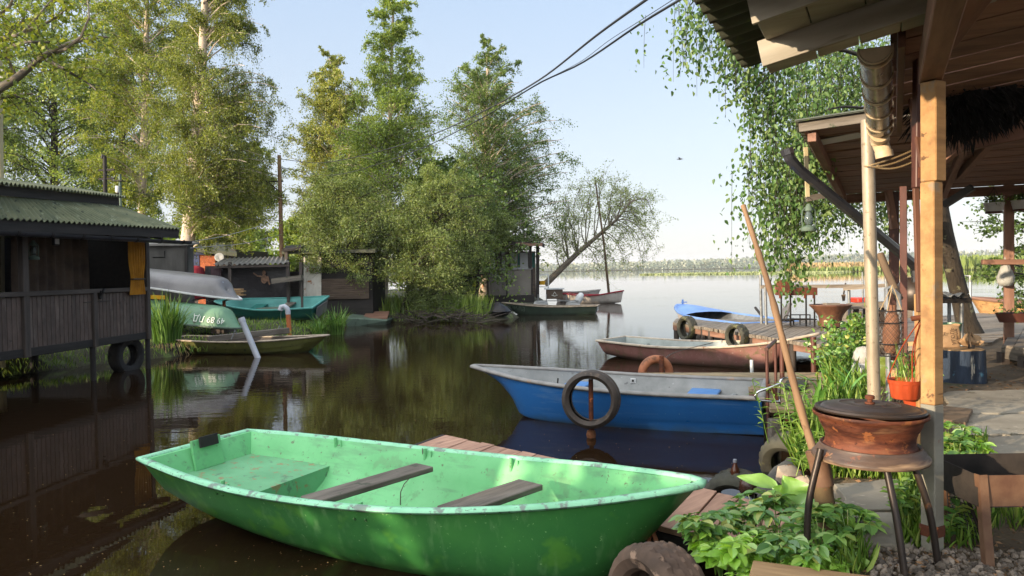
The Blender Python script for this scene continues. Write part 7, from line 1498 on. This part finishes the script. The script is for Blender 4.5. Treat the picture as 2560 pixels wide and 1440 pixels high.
for y, lab in ((862, 'yellowish offcut board stacked behind the tan post'), (872, 'grey offcut board under the yellowish one')):
    m = MB(); m.beam(D(2240, y, 7.6), D(2300, y - 3, 7.4), .12, .05); tag(m.build('offcut_board', MT['pale_board'] if y < 870 else MT['grey_wood']), lab, 'board')
# tyres, stones and rubbish at the low dock
tyre('car_tyre', 'dusty brown tyre at the bottom edge in front of the green bow', D(1646, 1530, 3.1), (-.88, -.42, .1), .285, .21, .17, 'rubber_dusty', n=84)
tq = D(1852, 1272, 5.25); tyre('car_tyre', 'half sunk mossy tyre with a brown bottle on top beside the low dock', tq, (.62, .75, .2), .285, .2, .18, 'rubber_mossy')
tyre('car_tyre', 'dull tyre leaning in the shade behind the concrete lump', D(1990, 1170, 5.7), (.75, .55, .35), .29, .19, .18, 'rubber_mossy')
t = thing('plastic_bottle', 'brown plastic bottle with grey cap standing on the mossy tyre', 'bottle', D(1838, 1200, 5.2)); c = D(1838, 1198, 5.22); M_ = Matrix.Translation(c - ZU * .03); m = MB(); m.lathe([(0, 0), (.03, 0), (.034, .01), (.033, .05), (.034, .08), (.026, .11), (.014, .135), (.012, .155), (0, .155)], 20, M_); m.build('body', MT['bottle_brown'], t, smooth=60); m = MB(); m.lathe([(0, .172), (.013, .172), (.0145, .165), (.0145, .15), (0, .15)], 14, M_); m.build('cap', MT['cap_grey'], t)
m = MB(); c = D(1873, 1218, 5.0); m.lathe([(0, -.06), (.05, -.05), (.066, -.01), (.06, .03), (.035, .055), (0, .06)], 26, Matrix.Translation(c), fn=lambda i, j, a: .009 * math.sin(j * 2.1 + i * 3)); tag(m.build('brown_bag', MT['brown_bag'], smooth=50), 'shiny crumpled brown plastic lump beside the bottle tyre', 'bag')
m = MB()
def lump(a_, c_, w_, h_, nu=14):
    def fn(u, v):
        p = V(a_).lerp(V(c_), u); an = v * 2 * PI; k = math.sin(PI * (u * .92 + .04)) ** .4
        return p + V((0, math.cos(an) * w_ * k, math.sin(an) * h_ * k)) + V((random.gauss(0, .006), random.gauss(0, .006), random.gauss(0, .006)))
    m.grid(fn, nu, 12)
lump(D(1888, 1246, 4.85), D(1998, 1150, 5.3), .13, .07); tag(m.build('concrete_lump', MT['dark_stone'], smooth=40), 'rough grey concrete lump running up the bank from the low dock', 'rock')
for i, (x, y, s, lab) in enumerate([(1935, 1240, .07, 'reddish rough stone at the end of the low dock'), (1975, 1190, .08, 'grey stone resting on the concrete lump'), (2010, 1215, .06, 'small grey stone above the burdock leaf')]):
    m = MB(); pebbles(m, [W(x, y, .38)], s, s, 9); tag(m.build('bank_stone', MT['stone'] if i else MT['clay'], smooth=50), lab, 'stone', 'bank stones')
# ---------------------------------------------------------------- plants
def leaflet(m, p, d, l, w, nrm, fold=.18, droop=.15, n=4):
    d = V(d).normalized(); s = d.cross(nrm)
    if s.length < 1e-3: s = d.cross(V((.3, 1, .2)))
    s.normalize(); u = s.cross(d); vs = []; prof = (.0, .72, 1, .78, .0) if n == 4 else (0, .8, .9, 0)
    for i in range(n + 1):
        k = i / n; c = p + d * (l * k) - u * (droop * l * k * k); ww = w * prof[i] * .5 + .0006
        vs += [c - s * ww + u * (ww * fold * 2), c, c + s * ww + u * (ww * fold * 2)]
    fs = []
    for i in range(n): b_ = 3 * i; fs += [(b_, b_ + 1, b_ + 4, b_ + 3), (b_ + 1, b_ + 2, b_ + 5, b_ + 4)]
    m.add(vs, fs)
def goutweed(h, nst, lf, lab, name='goutweed'):
    t_ = thing(name, lab, 'weed', (0, 0, 0), group='goutweed plants in the foreground'); m = MB(); ms = MB()
    for i in range(nst):
        a = random.uniform(0, 2 * PI); tip = V((math.cos(a) * h * random.uniform(.1, .6), math.sin(a) * h * random.uniform(.1, .6), h * random.uniform(.6, 1.1))); ms.tube([V((0, 0, -.05)), tip * .5 + V((0, 0, h * .12)), tip], [.0032, .0026, .002], 4, cap=False)
        hd = V((tip.x, tip.y, 0)).normalized() if tip.xy.length > 1e-4 else V((1, 0, 0)); sdv = V((-hd.y, hd.x, 0))
        for br in (hd, (hd * .3 + sdv).normalized(), (hd * .3 - sdv).normalized()):
            l = random.uniform(.045, .082); q = tip + br * l * .5 + V((0, 0, random.uniform(-.008, .012))); ms.tube([tip, q], .0015, 3, cap=False)
            bs_ = V((-br.y, br.x, 0)); up_ = V((random.gauss(0, .3), random.gauss(0, .3), 1)).normalized()
            for d_, k in ((br, 1.15), ((br * .5 + bs_).normalized(), .95), ((br * .5 - bs_).normalized(), .95)): leaflet(m, q, d_ + V((0, 0, random.uniform(-.25, .15))), l * k, l * .58 * k, up_)
    m.build('leaves', LF[lf], t_, local=True, smooth=30); ms.build('stems', LF[lf], t_, local=True); return t_
PR = [goutweed(.17, 7, 'weed_leaf', 'leafy dark green goutweed among its like below the low dock'), goutweed(.14, 6, 'weed_leaf', 'leafy dark green goutweed among its like below the low dock'), goutweed(.11, 6, 'weed_young', 'young bright yellow green goutweed at the bottom of the photo'), goutweed(.2, 8, 'weed_leaf', 'leafy dark green goutweed among its like below the low dock')]
used = set(); spots_ = []
for i in range(46):
    x = random.uniform(1700, 2140); y = random.uniform(1330, 1495)
    if y < 1400 - (x - 1700) * .25: continue
    if x > 2030 and y < 1370: continue
    if x < 1760 and y > 1400 and random.random() < .7: continue
    spots_.append((x, y))
for (x, y) in spots_:
    k = 2 if y > 1395 and random.random() < .75 else random.choice((0, 1, 3)); q = W(x, y, .34); q.z = .3 if x < 1760 else .38; o = PR[k]; sc_ = random.uniform(.55, 1.05); rt = Matrix.Rotation(random.uniform(0, 6.28), 3, 'Z') @ Matrix.Rotation(random.uniform(-.25, .25), 3, 'X') @ Matrix.Diagonal((sc_, sc_, sc_ * random.uniform(.8, 1.2))); 
    if k in used: dup(o, q, rt)
    else:
        o.matrix_world = Matrix.Translation(q) @ rt.to_4x4(); WM[o.name] = o.matrix_world.copy(); used.add(k)
for k in set(range(4)) - used:
    q = W(1900 + 40 * k, 1420, .38); PR[k].matrix_world = Matrix.Translation(q); WM[PR[k].name] = PR[k].matrix_world.copy()
for x, y, lab in ((2052, 1392, 'young pale green seedling left of the rusty pipe foot'), (2140, 1335, 'small leafy seedling right of the rusty pipe foot'), (2120, 1370, 'low seedling between rusty pipe and front leg of the fire bowl'), (2400, 1125, 'leafy herb growing right of the tan post'), (2425, 1150, 'leafy herb beside the sheet brazier'), (2330, 1110, 'leafy herb behind the fire bowl'), (2390, 1175, 'leafy herb by the wire grate')):
    o = dup(PR[random.choice((0, 1, 2))], W(x, y, GZ), Matrix.Rotation(random.uniform(0, 6.28), 3, 'Z'), lab)
# burdock with big cupped leaves
q = W(2035, 1340, GZ); t = thing('burdock', 'burdock with two very large pale leaves above the goutweed', 'weed', q); m = MB()
def bigleaf(p, d, up, l, w, cup, wave, twist=0, nu=14, nv=9):
    d = V(d).normalized(); s = d.cross(V(up)).normalized(); u_ = s.cross(d)
    def fn(u, v):
        k = math.sin(PI * min(1, u ** .75 * .97 + .03)) ** .75 * (1.1 - .35 * u) + .0; x = (v - .5) * 2; ww = w * .5 * k; a = twist * u
        sx = s * math.cos(a) + u_ * math.sin(a); ux = u_ * math.cos(a) - s * math.sin(a)
        return p + d * (l * u) + sx * (x * ww) + ux * (cup * x * x * ww + wave * math.sin(u * 13 + x * 2) * abs(x) * w * .12 - .35 * l * u * u * .5 + .012 * math.sin(abs(x) * 9 - u * 14) * l)
    m.grid(fn, nu, nv)
c = D(1992, 1238, 3.75); bigleaf(D(1992, 1262, 3.72), (-.3, .08, .9), (.1, -1, .2), .15, .2, .4, .6); bigleaf(D(1990, 1255, 3.74), (-.75, .05, .6), (0, -1, .5), .13, .13, .5, .6, -.4); c2 = D(1950, 1215, 3.85); bigleaf(D(1945, 1222, 3.85), (-1, .1, .38), (0, -.3, 1), .21, .1, .5, .3, .7)
bigleaf(D(2000, 1265, 3.7), (.3, -.5, .1), (0, -.5, 1), .1, .1, .4, .4)
m.build('leaves', LF['burdock_leaf'], t, smooth=60); m = MB(); m.tube(spline([q, D(2012, 1300, 3.7), c], 8), [.009] * 8, 6); m.tube(spline([q, D(2000, 1290, 3.75), D(1945, 1222, 3.85)], 8), [.007] * 8, 6); m.build('stems', LF['burdock_leaf'], t, smooth=60)
# grass and tall herbs on the bank
def grass(name, label, polys, h, leaf, asp=.035, lean=.3, z=GZ):
    xs, ys = [], []
    for (x0, x1, y0, y1, n) in polys: xs.append(RNG.uniform(x0, x1, n)); ys.append(RNG.uniform(y0, y1, n))
    xs = np.concatenate(xs); ys = np.concatenate(ys); P_ = np.array([list(W(a, b_, z)) for a, b_ in zip(xs, ys)]); n = len(P_)
    o = leafmesh(name, P_, np.column_stack([RNG.normal(0, lean, n), RNG.normal(0, lean, n), np.ones(n)]), RNG.uniform(h[0], h[1], n), LF[leaf], asp=asp, kind=1); return tag(o, label, 'grass', kind='stuff')
grass('bank_grass', 'fresh green grass behind the legs of the fire bowl', [(2070, 2290, 1150, 1200, 1500), (2250, 2330, 1200, 1375, 620), (2290, 2340, 1080, 1170, 360), (2365, 2470, 1110, 1190, 420), (2470, 2640, 1230, 1330, 300), (2090, 2170, 1375, 1440, 120), (2360, 2470, 1290, 1380, 200)], (.04, .15), 'grass_blade', .02)
grass('tall_grass', 'tall thin grasses along the bank beside the pier landing', [(2050, 2180, 985, 1060, 260), (2080, 2170, 900, 990, 260), (2060, 2110, 890, 940, 130), (1990, 2060, 1090, 1180, 200)], (.1, .3), 'grass_blade', .014)
def iris(name, lab, x, y, n, L_, z=GZ, w=.035, sp=.45):
    q = W(x, y, z); return arc_blades(name, lab, (q.x, q.y, z - .02), n, L_, 'iris_blade', w, sp, .09, None, 'iris clumps', seg=7)
iris('iris_clump', 'iris clump with broad blades between pier landing and steel pole', 2085, 1020, 8, .6, w=.045, sp=.75); iris('iris_clump', 'iris clump with long blades close to the steel pole', 2140, 1000, 8, .55, w=.04, sp=.7); iris('iris_clump', 'iris clump leaning over the pier landing boards', 2030, 1040, 6, .5, w=.05, sp=.8)
def herb(name, lab, x, y, h, n, z=GZ, leaf='grass_blade', ll=.09, lw=.018, group='tall bank herbs'):
    q = W(x, y, z); t_ = thing(name, lab, 'weed', q, group=group); m = MB(); ms = MB()
    for i in range(n):
        a = random.uniform(0, 6.28); b0 = q + V((random.gauss(0, .05), random.gauss(0, .05), 0)); tip = b0 + V((math.cos(a) * h * .25, math.sin(a) * h * .25, h * random.uniform(.6, 1.1))); mid = b0.lerp(tip, .5) + V((0, 0, h * .08)); ps = spline([b0, mid, tip], 10); ms.tube(ps, [.003] * 10, 4, cap=False)
        for j in range(2, 10):
            for sg in range(3):
                aa = random.uniform(0, 6.28); leaflet(m, ps[j], V((math.cos(aa), math.sin(aa), random.uniform(-.1, .6))), ll * random.uniform(.6, 1.1), lw * random.uniform(.8, 1.3), ZU, n=3)
    m.build('leaves', LF[leaf], t_); ms.build('stems', LF[leaf], t_); return t_
for i, (x, y, h, n, lab) in enumerate([(1975, 1110, .42, 4, 'narrow leaved herb beside the pier corner post'), (2005, 1140, .42, 4, 'narrow leaved herb behind the long stick'), (1998, 1195, .34, 4, 'narrow leaved herb above the concrete lump'), (2030, 1080, .36, 3, 'narrow leaved herb right of the chrome handle')]): herb('bank_herb', lab, x, y, h, n)
for i, (x, y, h, n, lab) in enumerate([(2300, 1060, .4, 5, 'broad leaved herb between fire bowl and tan post'), (2085, 1175, .2, 5, 'low herb beside the rusty pipe mouth'), (2330, 1330, .22, 5, 'low herb at the foot of the tan post')]): herb('bank_herb', lab, x, y, h, n, leaf='weed_leaf', ll=.07, lw=.04)
# leafy shrub at the shore by the far dock
def shrub(name, lab, c, rx, rz, n, leaf, size, parent_cat='shrub'):
    t_ = thing(name, lab, parent_cat, (c[0], c[1], GZ - .1)); ms = MB(); P = []; DR = []
    for i in range(26):
        a = random.uniform(0, 6.28); r = rx * math.sqrt(random.random()); tip = V((c[0] + math.cos(a) * r, c[1] + math.sin(a) * r, c[2] + random.uniform(-.5, 1) * rz)); b0 = V((c[0] + random.gauss(0, .1), c[1] + random.gauss(0, .1), .2)); ps = spline([b0, b0.lerp(tip, .6) + V((0, 0, .1)), tip], 8); ms.tube(ps, [.008 - .0008 * k for k in range(8)], 4, cap=False)
        k = n // 26; u = RNG.uniform(.35, 1, k) * 6.99; j = u.astype(int); A = np.array([list(p) for p in ps]); P.append(A[j] + (A[j + 1] - A[j]) * (u - j)[:, None] + RNG.normal(0, .05, (k, 3))); DR.append(RNG.normal(size=(k, 3)) + [0, 0, .2])
    ms.build('stems', MT['twig'], t_); P = np.concatenate(P); leafmesh('leaves', P, np.concatenate(DR), RNG.uniform(.7, 1.3, len(P)) * size, LF[leaf], t_, asp=.7, kind=1); return t_
c = D(2110, 835, 9.6); shrub('bramble_shrub', 'green bramble shrub between pink boat bow and the far dock', (c.x, c.y, c.z), .38, .34, 1500, 'weed_leaf', .065)
c = D(2095, 905, 8.6); shrub('bramble_shrub', 'lower bramble shrub at the pier end behind the irises', (c.x, c.y, c.z), .4, .22, 900, 'weed_leaf', .06)
c = D(2270, 905, 6.6); shrub('potted_plant', 'leafy plant growing behind the hanging orange pot', (c.x, c.y, c.z), .1, .18, 160, 'weed_leaf', .04, 'plant')
# gulls
def gull(lab, x, y, d, sz, ang):
    t_ = thing('gull', lab, 'bird', D(x, y, d), group='flying gulls'); M_ = Matrix.Rotation(ang, 4, 'Z'); m = MB(); c = WM[t_.name].translation
    f = lambda v: c + (M_ @ V(v)) * sz
    m.tube([f((-.5, 0, .02)), f((-.3, 0, 0)), f((0, 0, -.02)), f((.28, 0, .03)), f((.42, 0, .06)), f((.52, 0, .05))], [.015 * sz, .07 * sz, .1 * sz, .08 * sz, .06 * sz, .01 * sz], 8); m.build('body', MT['gull'], t_, smooth=60)
    for sg in (-1, 1):
        m = MB(); m.plate([f((.12, 0, .04)), f((.16, sg * .45, .24)), f((.0, sg * .95, .1)), f((-.14, sg * .5, .2)), f((-.14, 0, .03))], .01 * sz); m.build('wing', MT['gull'], t_)
gull('grey gull flying above the lake in the open sky', 1700, 398, 40, .36, 2.6); gull('grey gull flying just beside the hanging birch leaves', 1857, 245, 30, .22, .4)
# unseen sheds and shrubs, added to throw long evening shade and dapples
t = thing('unseen_shade_boathouse', 'unseen long boathouse added behind the camera to shade the creek', 'boathouse', (-9, 1, .3)); HB = 2.95
m = MB(); m.box((-9.2, 2.6, HB / 2), (3.6, 5.0, HB - .3)); m.build('wall', MT['dark_wood'], t); m = MB(); m.plate([(-6.9, -.1, HB - .1), (-6.9, 5.4, HB - .1), (-9.2, 5.4, HB + .35), (-9.2, -.1, HB + .35)], .06); m.plate([(-9.2, -.1, HB + .35), (-9.2, 5.4, HB + .35), (-11.5, 5.4, HB - .1), (-11.5, -.1, HB - .1)], .06); m.build('roof', MT['roof_green'], t)
t = thing('added_shade_shed', 'unseen shed added behind the boathouse roof to shade the left bank boats', 'shed', (-12.8, 18, .3)); m = MB(); m.box((-13, 17.6, 1.7), (3.2, 6.8, 3.0)); m.build('wall', MT['dark_wood'], t); m = MB(); m.plate([(-11.2, 14, 3.2), (-11.2, 21.2, 3.2), (-14.8, 21.2, 3.6), (-14.8, 14, 3.6)], .08); m.build('roof', MT['roof_moss'], t)  # added out of view to keep the sun off the left bank boats
t = thing('unseen_shade_shed', 'unseen smaller shed added behind the camera to cast shade', 'shed', (-9, -7, .3)); m = MB(); m.box((-9.2, -7.4, HB / 2), (3.6, 8.0, HB)); m.build('wall', MT['dark_wood'], t); m = MB(); m.plate([(-7, -11.6, HB + .02), (-7, -3.2, HB + .02), (-11.4, -3.2, HB + .3), (-11.4, -11.6, HB + .3)], .08); m.build('roof', MT['roof_green'], t)  # added out of view as a second sun blocker
c = (-8.2, -2.6, 1.3); shrub('unseen_dapple_shrub', 'unseen shrub added between two sheds behind the camera to dapple the sun', c, .55, 1.1, 2600, 'weed_leaf', .09)  # foliage added in the gap to break the sun into dapples
c = (-8.1, -1.0, 1.6); shrub('unseen_dapple_shrub', 'unseen taller shrub added behind the camera to dapple the green boat', c, .85, 1.35, 5200, 'weed_leaf', .1)  # more added foliage, dapples the light on the green boat
# specks of leaves and pollen drifting on the still water
n = 650; x = RNG.uniform(0, 1900, n); y = 830 + RNG.uniform(0, 1, n) ** .7 * 640; P_ = np.array([list(W(a, b_, .004)) for a, b_ in zip(x, y)])
o = leafmesh('floating_specks', P_, RNG.normal(size=(n, 3)) * [1, 1, .02], RNG.uniform(.004, .018, n), LF['dry_blade'], asp=.6, flat=30); tag(o, 'tiny leaf specks floating on the dark creek water', 'leaf litter', kind='stuff')
# the evening haze over the lake
m = MB(); m.box((0, 1850, 24), (5400, 4600, 52)); hm = bpy.data.materials.new('haze'); hm.use_nodes = True; nt = hm.node_tree
for n in list(nt.nodes): nt.nodes.remove(n)
o_ = nt.nodes.new('ShaderNodeOutputMaterial'); v_ = nt.nodes.new('ShaderNodeVolumePrincipled'); v_.inputs['Color'].default_value = (.93, .95, 1, 1); v_.inputs['Density'].default_value = .00022; v_.inputs['Anisotropy'].default_value = .2
nt.links.new(v_.outputs[0], o_.inputs['Volume'])
o = m.build('haze', hm, base=V((0, 0, 0))); tag(o, 'thin pale evening haze over lake and creek', 'haze', kind='stuff')
